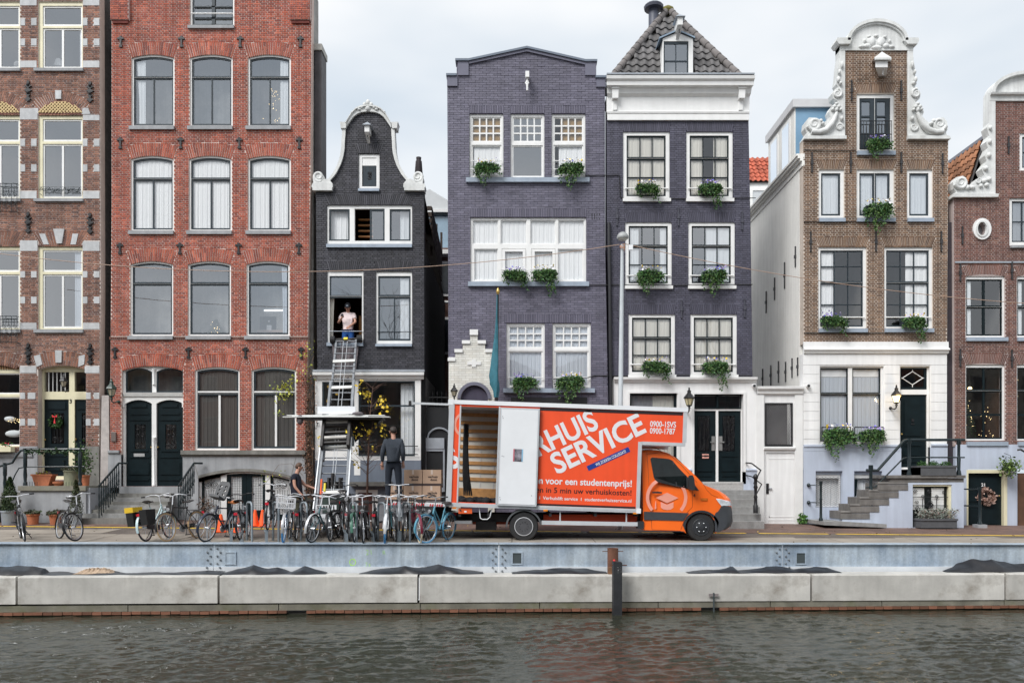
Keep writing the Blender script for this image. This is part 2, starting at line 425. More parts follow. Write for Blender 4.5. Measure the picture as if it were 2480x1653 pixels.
  for k,(A,B,D0,f2,curved,nc,nr)in enumerate(specs):
   panes=[];ia,ib=A+swm,B-swm;id0=D0+swm*1.25;H=f2((A+B)/2)-swm-id0
   for r_ in range(nr):
    for c_ in range(nc):
     pa=ia+(ib-ia)*c_/nc+(bm if c_ else 0);pb=ia+(ib-ia)*(c_+1)/nc-(bm if c_<nc-1 else 0)
     zb=id0+H*(nr-1-r_)/nr+(bm if r_<nr-1 else 0)
     if r_==0:ft=(lambda g:(lambda x:g(x)-swm))(f2);cv=curved
     else:zt=id0+H*(nr-r_)/nr-bm;ft=(lambda z:(lambda x:z))(zt);cv=False
     panes.append(toppoly(pa,pb,zb,ft,n=8,flat=not cv))
   if sm is not None:
    MB().slab(lp[k],panes,fy+.028,fy+.072).build('sash',sm,w)
   if k in nopane:continue
   for p in panes:
    mb=MB();mb.add([(q[0],fy+.05,q[1])for q in p],[tuple(range(len(p)))]);mb.build('pane',gl,w)
  if sill:
   a,b,c,d=sill;MB().box(X(a+dx),X(b+dx),FY-.07,fy-.002,Z(d+dy),Z(c+dy)).build('sill',sillm,w)
  for ci,c in enumerate(cur):
   a,b,t,u,m=c[:5];fo=c[5]if len(c)>5 else max(3,int((b-a)/9));ga=c[6]if len(c)>6 else 0
   curtain(w,X(a+dx),X(b+dx),Z(u+dy),Z(t+dy),fy+.085,m,fo,.014,ga,seed=int(a+t)+ci)
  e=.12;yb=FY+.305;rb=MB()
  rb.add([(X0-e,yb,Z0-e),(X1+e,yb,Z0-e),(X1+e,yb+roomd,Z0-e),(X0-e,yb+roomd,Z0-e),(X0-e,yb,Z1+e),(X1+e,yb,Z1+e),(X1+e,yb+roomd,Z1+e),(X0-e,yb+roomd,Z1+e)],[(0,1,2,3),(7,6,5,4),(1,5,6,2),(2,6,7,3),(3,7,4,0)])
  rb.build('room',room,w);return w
 def box(s,name,x0,x1,y0,y1,f,b,m,parent=None,D=FY):
  """box given by px edges and depth offsets from the front plane"""
  return MB().box(X(x0),X(x1),FY+f,FY+b,Z(y1),Z(y0)).build(name,m,parent or s.root)
 def plate(s,name,pts,f,b,m,holes=(),parent=None,smooth=None):
  return MB().slab([(X(a),Z(c))for a,c in pts],[[(X(a),Z(c))for a,c in h]for h in holes],FY+f,FY+b).build(name,m,parent or s.root,smooth)
 def moulding(s,name,x0,x1,prof,m,parent=None,ret=True):
  """horizontal cornice: prof is a list of (py, projection in m) from top to bottom"""
  pr=[(Z(py),-p)for py,p in prof];vs=[];A,B=X(x0),X(x1)
  for z,y in pr:vs+=[(A+(.18*y if ret else 0),FY+y,z),(B-(.18*y if ret else 0),FY+y,z)]
  n=len(pr);k=len(vs);fs=[(2*i+2,2*i+3,2*i+1,2*i)for i in range(n-1)]
  vs+=[(A,FY+.05,pr[0][0]),(B,FY+.05,pr[0][0]),(A,FY+.05,pr[-1][0]),(B,FY+.05,pr[-1][0])]
  fs+=[(0,1,k+1,k),(k+2,k+3,2*n-1,2*n-2)]
  fs+=[tuple([2*i for i in range(n)]+[k+2,k]),tuple([2*i+1 for i in range(n)][::-1]+[k+1,k+3])]
  mb=MB();mb.add(vs,fs);return mb.build(name,m,parent or s.root)
 def body(s,x0,x1,ytop,ybase,depth,m,left=True,right=True,top=True):
  if left:MB().box(X(x0),X(x0)+.2,FY+.31,FY+depth,Z(ybase),Z(ytop)).build('side_wall',m,s.root)
  if right:MB().box(X(x1)-.2,X(x1),FY+.31,FY+depth,Z(ybase),Z(ytop)).build('side_wall',m,s.root)
  MB().box(X(x0)+.21,X(x1)-.21,FY+depth-.2,FY+depth,Z(ybase),Z(ytop)).build('rear_wall',m,s.root)
  if top:MB().box(X(x0)+.21,X(x1)-.21,FY+.31,FY+depth-.21,Z(ytop)-.2,Z(ytop)-.05).build('roof',m,s.root)
_ANCH={}
def anchor_mesh(kind,h):
 k=(kind,h)
 if k in _ANCH:return _ANCH[k]
 mb=MB();H=h*S/2;y=-.035
 if kind=='fancy':
  mb.box(-.035,.035,y,.01,-H,H)
  for z,w in((H*.85,.05),(H*.5,.11),(H*.1,.12),(-H*.35,.07),(-H*.75,.10)):
   mb.slab([(-w,z),(0,z-.07),(w,z),(0,z+.07)],[],y-.008,0)
  mb.ball((0,y,H*.62),.05,8);mb.ball((0,y,-H*.15),.05,8)
 elif kind=='cross':
  mb.slab([(-.022,-H),(.022,-H),(.03,H*.5),(-.03,H*.5)],[],y,0)
  mb.slab([(-.105,H*.42),(.105,H*.42),(.09,H*.72),(.03,H*.78),(.035,H),(-.035,H),(-.03,H*.78),(-.09,H*.72)],[],y-.006,0)
  mb.slab([(-.05,-H*1.0),(.05,-H*1.0),(.045,-H*.62),(-.045,-H*.62)],[],y-.006,0)
 else:
  mb.box(-.018,.018,y,.01,-H,H);mb.box(-.035,.035,y-.012,0,-.06,.06);mb.box(-.024,.024,y-.006,0,H*.9,H);mb.box(-.024,.024,y-.006,0,-H,-H*.9)
 _ANCH[k]=mb.mesh('wall_anchor',None);return _ANCH[k]
def anchors(h,pts,height,kind='cross',m=IRON):
 me=anchor_mesh(kind,height)
 if not me.materials:me.materials.append(m)
 for a,b in pts:
  o=link('wall_anchor',me,h.root);o.location=(X(a),FY,Z(b))
def spiral(cx,cz,r0,turns,start,dirn=1,n=40,shrink=.80):
 pts=[]
 for i in range(n+1):
  t=i/n;a=start+dirn*turns*2*math.pi*t;r=r0*(1-shrink*t);pts.append((cx+r*math.cos(a),cz+r*math.sin(a)))
 return pts
def scroll_iron(mb,cx,cz,r0,turns,start,dirn,y,rad=.008,n=24):
 mb.tube([(p[0],y,p[1])for p in spiral(cx,cz,r0,turns,start,dirn,n)],rad,5)
 # HOUSE with stone bands (far left)
hA=House('brown brick house with grey stone bands and cream window frames, leftmost in the row',120,1250)
hA.bp=((.215,.10,.068),.28,[(.28,.135,.09),(.155,.075,.058),(.255,.11,.07)],False)
LAT=mat('ochre_lattice_tile',(.62,.46,.22),.6,.1,5)
for dx in(0,-152):
 lt=dx==0
 cu=((188,198,68,165,CURW,2),)if lt else()
 hA.win(92,200,3,167,[(101,197,12,61,1,1),(101,197,66,164,2,1)],CREAM,WHITE,4,5,sill=(84,203,167,174),dx=dx,cur=cu,room=ROOMP)
 w=hA.win(92,200,277,482,[(101,197,287,341,1,1),(101,197,347,478,2,1)],CREAM,WHITE,4,5,sill=(84,203,482,489),dx=dx,cur=((190,198,290,470,CURW,2),),room=ROOMP)
 w=hA.win(92,200,595,798,[(101,197,604,657,1,1),(101,197,663,794,2,1)],CREAM,WHITE,4,5,sill=(84,203,798,806),dx=dx,room=ROOMP,cur=((176,198,606,790,CURB,3),)if lt else())
 a0,a1=X(94+dx),X(199+dx);fn=arc_top(a0,a1,Z(243),26*S);pl=toppoly(a0,a1,Z(276.5),fn)
 hA.cuts.append(pl);t=MB().slab(pl,[],FY-.002,FY+.012).build('arch_panel',mat('dark_red_tile',(.16,.05,.035),.7,.2,6),hA.root)
 lat=MB()
 for sgn in(1,-1):
  for k in range(-14,15):
   pts=[]
   for i in range(40):
    x=a0+(a1-a0)*i/39;z=Z(262)+sgn*(x-(a0+a1)/2)+k*.105
    if Z(276)+.02<z<fn(x)-.02:pts.append((x,FY-.012-(.004 if sgn>0 else 0),z))
   if len(pts)>1:lat.obox(((pts[0][0]+pts[-1][0])/2,pts[0][1],(pts[0][2]+pts[-1][2])/2),tuple((pts[-1][q]-pts[0][q])/2 for q in range(3)),(0,.008,0),tuple(.016*v for v in(-sgn*.707,0,.707)))
 lat.build('lattice',LAT,t)
 hA.arch(94+dx,199+dx,222,243,26,26,.45)
 hA.arch(98+dx,196+dx,560,592,0,18,.35)
for yy in(0,):
 hA.arch(90,203,851,884,10,20,.22)
 hA.arch(-55,40,851,884,10,18,.22)
sb=[]
for yt,yb in((45,62),(94,111),(337,354),(398,416),(656,672),(718,735),(950,966),(1013,1030)):
 o=8 if yt>900 else 0
 sb+=[(49,61,yt,yb),(75-o,89-(3 if o else 0),yt,yb),(200+o,212+o,yt,yb),(227,241,yt,yb)]
for yt,yb in((-4,14),(147,164),(463,481),(781,797)):sb+=[(48,89,yt,yb),(201,241,yt,yb)]
sb+=[(48,91,262,290),(201,241,278,292),(48,91,582,608),(200,241,584,608),(48,88,886,903),(205,241,886,903)]
for q in sb:
 hA.cuts.append([(X(q[0]),Z(q[3])),(X(q[1]),Z(q[3])),(X(q[1]),Z(q[2])),(X(q[0]),Z(q[2]))])
 hA.box('stone_block',q[0]+.4,q[1]-.4,q[2]+.3,q[3]-.3,-.006,.02,STONEL)
hA.plate('springer_stone',[(198,277),(215,277),(219,276),(214,262),(200,262)],-.008,.02,STONEL);hA.plate('springer_stone',[(77,262),(93,277),(93,262)],-.009,.02,STONEL)
for a,b,t,u in((135,150,220,241),(135,151,848,878)):hA.plate('keystone',[(a+1,u),(b-1,u),(b,t),(a,t)],-.04,.02,STONEL)
hA.plate('keystone',[(139,590),(151,590),(157,555),(130,555)],-.04,.02,STONEL)
for a in(107,172):
 d=-8 if a<140 else 8
 hA.plate('stone_voussoir',[(a-1,592),(a+12,592),(a+10+d,566),(a-4+d,566)],-.012,.02,STONEL)
for a,d in((89,-4),(190,4)):hA.plate('stone_voussoir',[(a,888),(a+14,882),(a+12+d,858),(a-3+d,862)],-.012,.02,STONEL)
anchors(hA,[(69,222),(219,224),(69,540),(219,542),(69,857),(219,858)],50,'fancy')
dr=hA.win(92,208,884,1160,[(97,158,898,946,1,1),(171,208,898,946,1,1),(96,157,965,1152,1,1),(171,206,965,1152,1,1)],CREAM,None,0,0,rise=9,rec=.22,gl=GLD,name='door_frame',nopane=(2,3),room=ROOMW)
bars=MB()
for x in(107,117,127,137,147):bars.cyl((X(x),FY+.25,Z(946)),(X(x),FY+.25,Z(898)),.012,n=6)
bars.build('window_bar',WHITE,dr)
def panel_door(h,parent,x0,x1,y0,y1,y,m,panels,glassp=None,rise=0,knob=None,gm=GLD,ironm=IRON,name='door'):
 A,B=X(x0),X(x1);hole=[]
 if glassp:hole=[[(X(glassp[0]),Z(glassp[3])),(X(glassp[1]),Z(glassp[3])),(X(glassp[1]),Z(glassp[2])),(X(glassp[0]),Z(glassp[2]))]]
 d=MB().slab(toppoly(A,B,Z(y1),arc_top(A,B,Z(y0),rise*S),flat=rise==0),hole,FY+y,FY+y+.05);d=d.build(name,m,parent)
 for a,b,t,u in panels:
  mb=MB();mb.box(X(a),X(b),FY+y-.012,FY+y,Z(u),Z(t));mb.box(X(a)+.03,X(b)-.03,FY+y-.026,FY+y-.012,Z(u)+.02,Z(t)-.02)
  mb.build('panel',m,d)
 if glassp:
  a,b,t,u=glassp;mb=MB();mb.quad((X(a),FY+y+.03,Z(u)),(X(b),FY+y+.03,Z(u)),(X(b),FY+y+.03,Z(t)),(X(a),FY+y+.03,Z(t)));mb.build('pane',gm,d)
  g=MB();c=(X(a)+X(b))/2;wv=(X(b)-X(a))/2;zz=(Z(t)+Z(u))/2;hh=(Z(t)-Z(u))/2
  for sx in(-1,1):
   scroll_iron(g,c+sx*wv*.48,zz+hh*.72,wv*.44,1.6,R(90),sx,FY+y);scroll_iron(g,c+sx*wv*.48,zz-hh*.72,wv*.44,1.6,R(-90),-sx,FY+y)
   g.cyl((c+sx*wv*.5,FY+y,zz-hh),(c+sx*wv*.5,FY+y,zz+hh),.007,n=5)
   scroll_iron(g,c+sx*wv*.4,zz+hh*.12,wv*.34,1.4,R(90),-sx,FY+y)
  g.cyl((c,FY+y,zz-hh),(c,FY+y,zz+hh),.008,n=5);g.build('grille',ironm,d)
 if knob:MB().ball((X(knob[0]),FY+y-.04,Z(knob[1])),.03,8).build('door_knob',mat('brass',(.5,.34,.12),.3,.1,metal=.9),d)
 return d
panel_door(hA,hA.root,96,157,965,1152,.26,DGREEN,[(104,150,970,990),(104,150,1080,1105),(106,148,1112,1140)],(112,144,998,1073),knob=(99,1063))
panel_door(hA,hA.root,171,206,965,1152,.26,DGREEN,[(176,203,970,990),(176,203,1080,1105),(176,203,1112,1140)],(187,205,998,1073),knob=(174,1062))
tx=text_mesh('3',.17,.006);tx.move(Matrix.Translation((X(158.5),FY+.212,Z(974))));tx.build('house_number',mat('black_lettering',(.01,.01,.01),.5,0),hA.root)
hA.win(-60,47,880,1082,[(-54,44,902,953,1,1),(-54,44,960,1079,1,1)],CREAM,WHITE,3,0,rec=.10,gl=GLD,rise=8,room=ROOMW)
aw=MB()
for i in range(9):aw.box(X(-10+i*6),X(-10+i*6+3),FY+.06,FY+.10,Z(893),Z(882))
aw.build('awning_stripe',mat('brown_awning',(.24,.12,.05),.8,.1),hA.root)
hA.wall([(-70,1252),(238,1252),(243,700),(241,-30),(-70,-30)],*hA.bp[:1],palette=hA.bp[2],var=hA.bp[1],mortar=(.60,.52,.48),joint=.016)
hA.plate('plinth',[(-70,1240),(92,1240),(92,1080),(48,1080),(48,1095),(-70,1095)],-.03,.0,STONE)
hA.plate('plinth',[(207,1240),(241,1240),(241,1080),(207,1080)],-.03,.0,STONED)
hA.moulding('plinth_moulding',-70,80,[(1098,.02),(1099,.08),(1105,.07),(1110,.03)],STONE)
hA.body(-70,241,-30,1250,5,mat('dark_party_brick',(.055,.05,.048),.85,.4,6,bump=.3),left=False)
for px,py,r in((10,130,10),):
 MB().ball((X(px),FY+.7,Z(py)),r*S,12).build('lamp_globe',ROOMP,hA.root)
MB().lathe([(.16,0),(.075,.26)],(X(115),FY+.6,Z(139)),12).build('lamp_shade',CURW,hA.root)
def balcony(h,x0,x1,y0,y1,seed=0):
 mb=MB();y=FY-.10;A,B=X(x0),X(x1);zt,zb=Z(y0),Z(y1)
 for z in(zt,zt-.10,zb+.03):mb.cyl((A,y,z),(B,y,z),.012,n=6)
 n=max(2,int((B-A)/.16))
 for i in range(n+1):
  x=A+(B-A)*i/n;mb.cyl((x,y,zb),(x,y,zt),.008,n=5)
  if i<n:
   c=x+(B-A)/n/2;w=(B-A)/n/2
   scroll_iron(mb,c,zb+(zt-zb)*.62,w*.8,1.5,R(-90),1,y);scroll_iron(mb,c,zb+(zt-zb)*.3,w*.8,1.5,R(90),-1,y)
 for e in(A,B):
  mb.cyl((e,y,zt),(e,FY,zt),.01,n=5);mb.cyl((e,y,zb+.02),(e,FY,zb+.02),.01,n=5)
 return mb.build('balcony_rail',IRONG,h.root)
balcony(hA,-60,46,447,517);balcony(hA,-60,46,767,832)
fl=MB();rr=random.Random(3)
for i in range(14):
 c=X(101+i*7.2);scroll_iron(fl,c,Z(459+rr.uniform(-2,3)),.05,1.3,rr.uniform(0,6),rr.choice((-1,1)),FY-.03,.009,14)
fl.cyl((X(98),FY-.03,Z(454)),(X(198),FY-.03,Z(454)),.008,n=5);fl.cyl((X(98),FY-.03,Z(470)),(X(98),FY+.05,Z(470)),.01,n=5);fl.build('flower_guard',IRONG,hA.root)
# HOUSE red brick
hB=House('tall red brick house with arched window heads and dark green double door',510,1258)
hB.bp=((.36,.085,.048),.24,[(.42,.115,.068),(.30,.068,.042),(.38,.105,.068),(.25,.06,.042)],False)
full=lambda t,b,x0=318,x1=422:((x0+5,(x0+x1)/2,t,b,CURW),((x0+x1)/2,x1-5,t,b,CURW))
rows=[(132,306,184,(318,459,600)),(377,559,430,(316.5,457,600)),(632,813,684,(315,455,597))]
for ri,(y0,y1,tr,xs)in enumerate(rows):
 for ci,x in enumerate(xs):
  m=2 if ri<2 else 1;w_=104
  L_=[(x+4,x+w_-4,y0+4,tr+2,1,1),(x+4,x+w_-4,tr+2.2,y1-4,m,1)]
  cu=()
  if ri==0:cu=((x+8,x+30,y0+8,y1-8,CURW,4,.3),)if ci==0 else(((x+76,x+96,y0+8,y1-8,CURW,4),)if ci==2 else())
  if ri==1:cu=((x+4,x+52,y0+3,y1-6,CURW,7),(x+52,x+100,y0+3,y1-6,CURW,7))
  if ri==2 and ci==2:cu=((x+82,x+98,y0+8,y1-8,CURB,3,.2),)
  hB.win(x,x+w_,y0,y1,L_,WHITE,DGREY,3.6,3.2,rise=8,sill=(x-4,x+w_+1,y1+.5,y1+9),cur=cu,gl=GL if ri!=1 else GLC,room=ROOM)
  hB.arch(x+1,x+w_-1,y0-31,y0,8,21,.16)
hB.win(460,567,-50,63,[(464,563,-46,60,1,1)],WHITE,DGREY,3,2,sill=(456,568,63.5,71),gl=GL,room=ROOMP)
b_=MB()
for z in(14,42,58):b_.box(X(468),X(560),FY+.05,FY+.075,Z(z+1.5),Z(z-1.5))
b_.box(X(511),X(519),FY+.05,FY+.08,Z(60),Z(-46));b_.build('window_bar',DGREY,hB.root)
MB().cyl((X(464),FY-.02,Z(34)),(X(564),FY-.02,Z(34)),.02).build('window_guard',WHITE,hB.root)
for x in(472,609):
 w=hB.win(x,x+108,888,1089,[(x+4,x+104,892,952,1,1),(x+4,x+104,952.3,1085,1,1)],WHITE,DGREY,4,0,rise=8,gl=GLD,room=ROOM,cur=((x+5,x+103,894,1080,CURD,16),))
 q=MB().box(X(x+5),X(x+103),FY+.06,FY+.09,Z(949.5),Z(946));q.box(X(x+55),X(x+60),FY+.075,FY+.12,Z(1080),Z(956));q.build('glazing_bar',WHITE,w)
 hB.arch(x+1,x+107,857,888,8,21,.16)
dr=hB.win(294,443,884,1178,[(300,365,890,949,1,1,9),(375,441,890,949,1,1,9),(300,364,967,1177,1,1,9),(375,440,967,1177,1,1,9)],WHITE,None,0,0,rise=10,rec=.10,gl=GLD,name='door_frame',nopane=(2,3),room=ROOM)
for x in(300,375):
 f=[toppoly(X(x+3),X(x+62),Z(945),arc_top(X(x+3),X(x+62),Z(893),8*S))]
 MB().slab(toppoly(X(x),X(x+65),Z(949),arc_top(X(x),X(x+65),Z(890),9*S)),f,FY+.13,FY+.17).build('sash',DGREY,dr)
mb=MB();mb.lathe([(.05,0),(.05,.06),(.035,.08),(.03,1.3),(.04,1.36),(.055,1.42),(.06,1.5)],(X(369.8),FY+.085,Z(1176)),12);mb.lathe([(.05,0),(.035,.05),(.03,.35),(.04,.40),(.06,.48)],(X(369.8),FY+.085,Z(930)),12)
for x in(295.5,441):mb.lathe([(.04,0),(.04,.08),(.05,.12)],(X(x),FY+.09,Z(985)),10)
mb.build('door_column',WHITE,hB.root,smooth=40)
hB.moulding('transom_moulding',296,441,[(949,-.09),(950,-.03),(954,-.05),(958,-.09)],WHITE,ret=False)
for x,k in((300,362),(375,378)):
 pn=[(x+12,x+52,976,986),(x+8,x+56,998,1004),(x+6,x+58,1012,1018),(x+8,x+54,1088,1094),(x+6,x+58,1103,1109),(x+6,x+58,1118,1150),(x+4,x+58,1156,1164)]
 panel_door(hB,hB.root,x,x+64.5,967,1177,.16,DGREEN,pn,(x+20,x+47,1026,1086),rise=9,knob=(k,1082))
mb=MB().box(X(319),X(345),FY+.135,FY+.16,Z(1105),Z(1097));mb.build('letterbox',mat('pale_metal',(.5,.5,.5),.4,.1,metal=.5),hB.root)
hB.arch(296,441,857,886,11,28,.16)
anc=[]
for y,xs in((102,(293,440,582,728)),(347,(292,438,580,725)),(602,(291,436,578,724)),(854,(279,457,595,730))):anc+=[(x,y)for x in xs]
anchors(hB,anc,27,'cross')
hB.cuts.append([(X(262),Z(822)),(X(760),Z(822)),(X(760),Z(815)),(X(262),Z(815))])
hB.wall([(265,1181),(442.8,1181),(442.8,1090),(741,1090),(745,850),(752,400),(755,-60),(270,-60),(270,500)],hB.bp[0],hB.bp[2],hB.bp[1],mortar=(.68,.53,.47),joint=.017)
V=[];F=[];nb=0;rects=[]
x=X(265)
while x<X(746):rects.append((x+.005,min(x+.055,X(746)),Z(822),Z(815.3)));x+=.062
Vv,Ff,nb=cube_mesh_arrays(rects,FY-.012,FY+.02,.003,5);link('brick_band',np_mesh('brick_band',Vv,Ff,BRM,brick_cols(nb,(.14,.06,.045),.2,[(.17,.07,.05)],8)),hB.root)
for a,b in((271,315),(704,753)):
 hB.plate('corbel',[(a,52),(b,52),(b,-60),(a,-60)],-.10,0.0,mat('red_corbel_mortar',(.55,.42,.39),.85,.1))
 mat('red_corbel_brick',(.26,.075,.06),.8,.3,9,bump=.3);V,F,n=cube_mesh_arrays(brick_rects([(X(a),Z(52)),(X(b),Z(52)),(X(b),Z(-60)),(X(a),Z(-60))],[],.215,.064,.0155),FY-.112,FY-.095,.003,2);tag(link('corbel_bricks',np_mesh('corbel_bricks',V,F,BRM,brick_cols(n,hB.bp[0],.22,hB.bp[2],3)),hB.root),kind='stuff')
 hB.box('corbel_step',a+3,b-3,52.4,58,-.06,0,MATS['red_corbel_brick']);hB.box('corbel_slot',(a+b)/2-4,(a+b)/2+4,24,50,-.105,-.08,IRON)
mb=MB()
hB.body(265,753,-40,1258,.95,mat('grey_render',(.36,.35,.33),.85,.3,3,bump=.2,streak=.3),left=True)
MB().box(X(755),X(772),FY+.35,FY+1.0,Z(470),Z(95)).build('gutter_board',mat('dark_gutter',(.06,.055,.06),.6,.3),hB.root)
MB().box(X(753),X(774),FY+.30,FY+1.05,Z(108),Z(93)).build('gutter',mat('dirty_white_gutter',(.42,.41,.38),.7,.2),hB.root)
MB().box(X(248),X(269),FY+.9,FY+1.6,Z(98),Z(82)).build('gutter',ZINC,hB.root)
mb=hB.moulding('stone_cornice',441,741,[(1089.5,.02),(1090,.12),(1100,.12),(1103,.05),(1106,.03)],STONED,ret=False)
hB.moulding('stone_cornice',264,290,[(1089.5,.02),(1090,.08),(1096,.08),(1100,.03)],STONE,ret=False)
A0,A1=X(481),X(704);fn=arc_top(A0,A1,Z(1142),16*S);op=toppoly(A0,A1,Z(1268),fn)
MB().slab([(X(443.5),Z(1266)),(X(741),Z(1266)),(X(741),Z(1103)),(X(443.5),Z(1103))],[[(p[0],max(p[1],Z(1265.9)))for p in op]],FY-.03,FY+.28).build('stone_base',STONE,hB.root)
hB.box('stone_base',263,294,1100,1180,-.03,.2,STONE)
hB.plate('stone_joint',[(467,1108),(468.2,1108),(481.5,1152),(480,1152)],-.034,-.03,STONED);hB.plate('stone_joint',[(717,1106),(718.2,1106),(707,1150),(705.8,1150)],-.034,-.03,STONED)
f2=arc_top(A0,A1,Z(1139),17*S)
mb=MB();N_=24
pts=[(A0+(A1-A0)*i/N_)for i in range(N_+1)]
mb.slab([(x,fn(x)+.01)for x in pts]+[(x,f2(x)+.06)for x in pts[::-1]],[],FY-.06,FY-.028);mb.build('arch_moulding',STONED,hB.root)
bw=[]
WHT2=WHITE
bx=[(486,533),(547,641),(653,700)]
fr_holes=[]
for a,b in bx:fr_holes.append(toppoly(X(a),X(b),Z(1264),(lambda x:fn(x)-.05),n=8))
cc=MB().slab([(p[0],max(p[1],Z(1265.8)))for p in op],fr_holes,FY+.06,FY+.15).build('basement_frame',WHITE,hB.root)
for i,(a,b)in enumerate(bx):
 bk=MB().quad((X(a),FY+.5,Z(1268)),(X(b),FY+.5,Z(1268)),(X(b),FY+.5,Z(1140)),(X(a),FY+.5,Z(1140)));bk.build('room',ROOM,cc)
 if i==1:
  d0=toppoly(X(547),X(594),Z(1262),(lambda x:fn(x)-.06),n=6);d1=toppoly(X(594.6),X(641),Z(1262),(lambda x:fn(x)-.06),n=6)
  for dd,g in((d0,(556,583)),(d1,(607,634))):
   hole=[(X(g[0]),Z(1235)),(X(g[1]),Z(1235)),(X(g[1]),Z(1153)),(X(g[0]),Z(1153))]
   d=MB().slab(dd,[hole],FY+.09,FY+.14).build('door',DGREEN,hB.root)
   p=MB();p.quad(*[(q[0],FY+.12,q[1])for q in hole]);p.build('pane',GLC,d)
   curtain(d,X(g[0]),X(g[1]),Z(1235),Z(1153),FY+.15,CURW,6,.006)
   gr=MB()
   for k in range(1,5):gr.cyl((X(g[0]+(g[1]-g[0])*k/5),FY+.10,Z(1235)),(X(g[0]+(g[1]-g[0])*k/5),FY+.10,Z(1153)),.004,n=4)
   for k in range(1,14):gr.cyl((X(g[0]),FY+.10,Z(1153+82*k/14)),(X(g[1]),FY+.10,Z(1153+82*k/14)),.004,n=4)
   gr.build('grille',IRONG,d)
 else:
  s_=MB().slab(fr_holes[i],[toppoly(X(a+5),X(b-2),Z(1245),(lambda x:fn(x)-.10),n=6)],FY+.10,FY+.14).build('basement_window',DGREEN,hB.root)
  p=MB().quad((X(a+4),FY+.13,Z(1246)),(X(b-1),FY+.13,Z(1246)),(X(b-1),FY+.13,Z(1150)),(X(a+4),FY+.13,Z(1150)));p.build('pane',GLC,s_)
  curtain(s_,X(a+3),X(b-1),Z(1247),Z(1146),FY+.15,CURW,5,.006)
  gr=MB();c=(X(a)+X(b))/2
  for sx in(-1,1):
   scroll_iron(gr,c+sx*.125,Z(1174),.125,2.0,R(90)+(0 if sx>0 else 0),sx,FY+.07,.008);scroll_iron(gr,c+sx*.12,Z(1228),.11,1.6,R(-90),-sx,FY+.07,.008)
  for k in range(-3,4):gr.cyl((c+k*.075,FY+.07,Z(1245)),(c+k*.075,FY+.07,Z(1186 if k else 1160)),.007,n=4)
  gr.build('grille',IRON,s_)
d_=MB().box(X(610),X(652),FY+.75,FY+.78,Z(787),Z(754));d_.build('computer_screen',mat('blue_screen_back',(.10,.32,.62),.35,.02),hB.root)
MB().box(X(628),X(640),FY+.72,FY+.77,Z(790),Z(776)).build('screen_stand',mat('silver',(.75,.76,.78),.3,.02),hB.root)
MB().ball((X(633.5),FY+.745,Z(766)),.028,8,1,.2,1.15).build('screen_mark',MATS['silver'],hB.root)
MB().box(X(606),X(680),FY+.68,FY+1.2,Z(794),Z(789)).build('desk',mat('pink_wood',(.5,.33,.26),.5,.1),hB.root)
q=MB().box(X(622),X(678),FY+.70,FY+.73,Z(741),Z(738));q.box(X(676),X(679),FY+.70,FY+.73,Z(794),Z(738));q.build('desk_lamp',emit_mat('lamp_bar',(.9,.95,1),.8),hB.root)
# HOUSE small black, bell gable
hC=House('narrow black brick house with white bell gable and scrolled shoulders',895,1262)
hC.bp=((.040,.040,.050),.3,[(.052,.051,.062),(.030,.030,.039)],True)
C_left=[(797,438),(803,431),(810,422),(816,411),(821,401),(826,387),(829,374),(831,360),(831.5,345),(832.5,330),(833.5,314)]
C_arch=[(844,303),(850,294),(857,285),(866,278),(877,274),(892,272.5)]
mir=lambda pts,c=893:[(2*c-a,b)for a,b in pts][::-1]
gab=[(762,463)]+[(797,452)]+C_left+[(833,308)]+C_arch
poly=[(768,905)]+[(765,463),(796,463)]+[(a+1,b)for a,b in C_left]+[(836,312)]+C_arch+mir(C_arch)[1:]+[(950,312)]+[(a-1,b)for a,b in mir(C_left)]+[(990,463),(1027,463),(1028,905)]
hC.win(868,919,372,458,[(876,911,380,450,1,1)],WHITE,None,0,0,name='hatch_frame',sill=(868,919,458,464),sillm=BLUEGREY,nopane=(0,),room=ROOM)
hC.box('hatch_panel',876,911,380,399,.07,.12,WHITE)
pd=panel_door(hC,hC.root,878,909,399,448,.08,DGREY,[],(889.5,899.5,414,433),name='hatch_door')
for k in(884,894,904):hC.box('plank_joint',k-.4,k+.4,400,413,.077,.08,IRON)
w=hC.win(791,998,496,591,[(796,846,505,582,1,1),(858,931,504,582,1,1),(943,994,505,582,1,1)],WHITE,None,0,0,sill=(791,998,592,600),sillm=BLUEGREY,nopane=(0,1,2),room=ROOMW,gl=GLC)
for a,b in((796,846),(895,931),(943,994)):
 hl=[(X(a+4),Z(578)),(X(b-4),Z(578)),(X(b-4),Z(509)),(X(a+4),Z(509))]
 MB().slab([(X(a),Z(582)),(X(b),Z(582)),(X(b),Z(505)),(X(a),Z(505))],[hl],FY+.07,FY+.12).build('sash',DGREY,w)
 MB().quad(*[(q[0],FY+.10,q[1])for q in hl]).build('pane',GL if a>850 else GLC,w)
curtain(w,X(797),X(845),Z(581),Z(506),FY+.22,CURW,6);curtain(w,X(967),X(993),Z(581),Z(506),FY+.22,CURW,4)
for k in range(5):hC.box('interior_plank',859,895,514+14*k,518+14*k,.6,.7,mat('lit_orange_wood',(.55,.25,.09),.6,.2))
w=hC.win(792,880,655,832,[(797,876,667,716,1,1),(797,876,716.5,829,1,1)],WHITE,None,0,0,nopane=(0,1),room=ROOMW,roomd=3.2,sill=(792,880,830,838),sillm=BLUEGREY)
hl=[(X(800),Z(713)),(X(873),Z(713)),(X(873),Z(670)),(X(800),Z(670))]
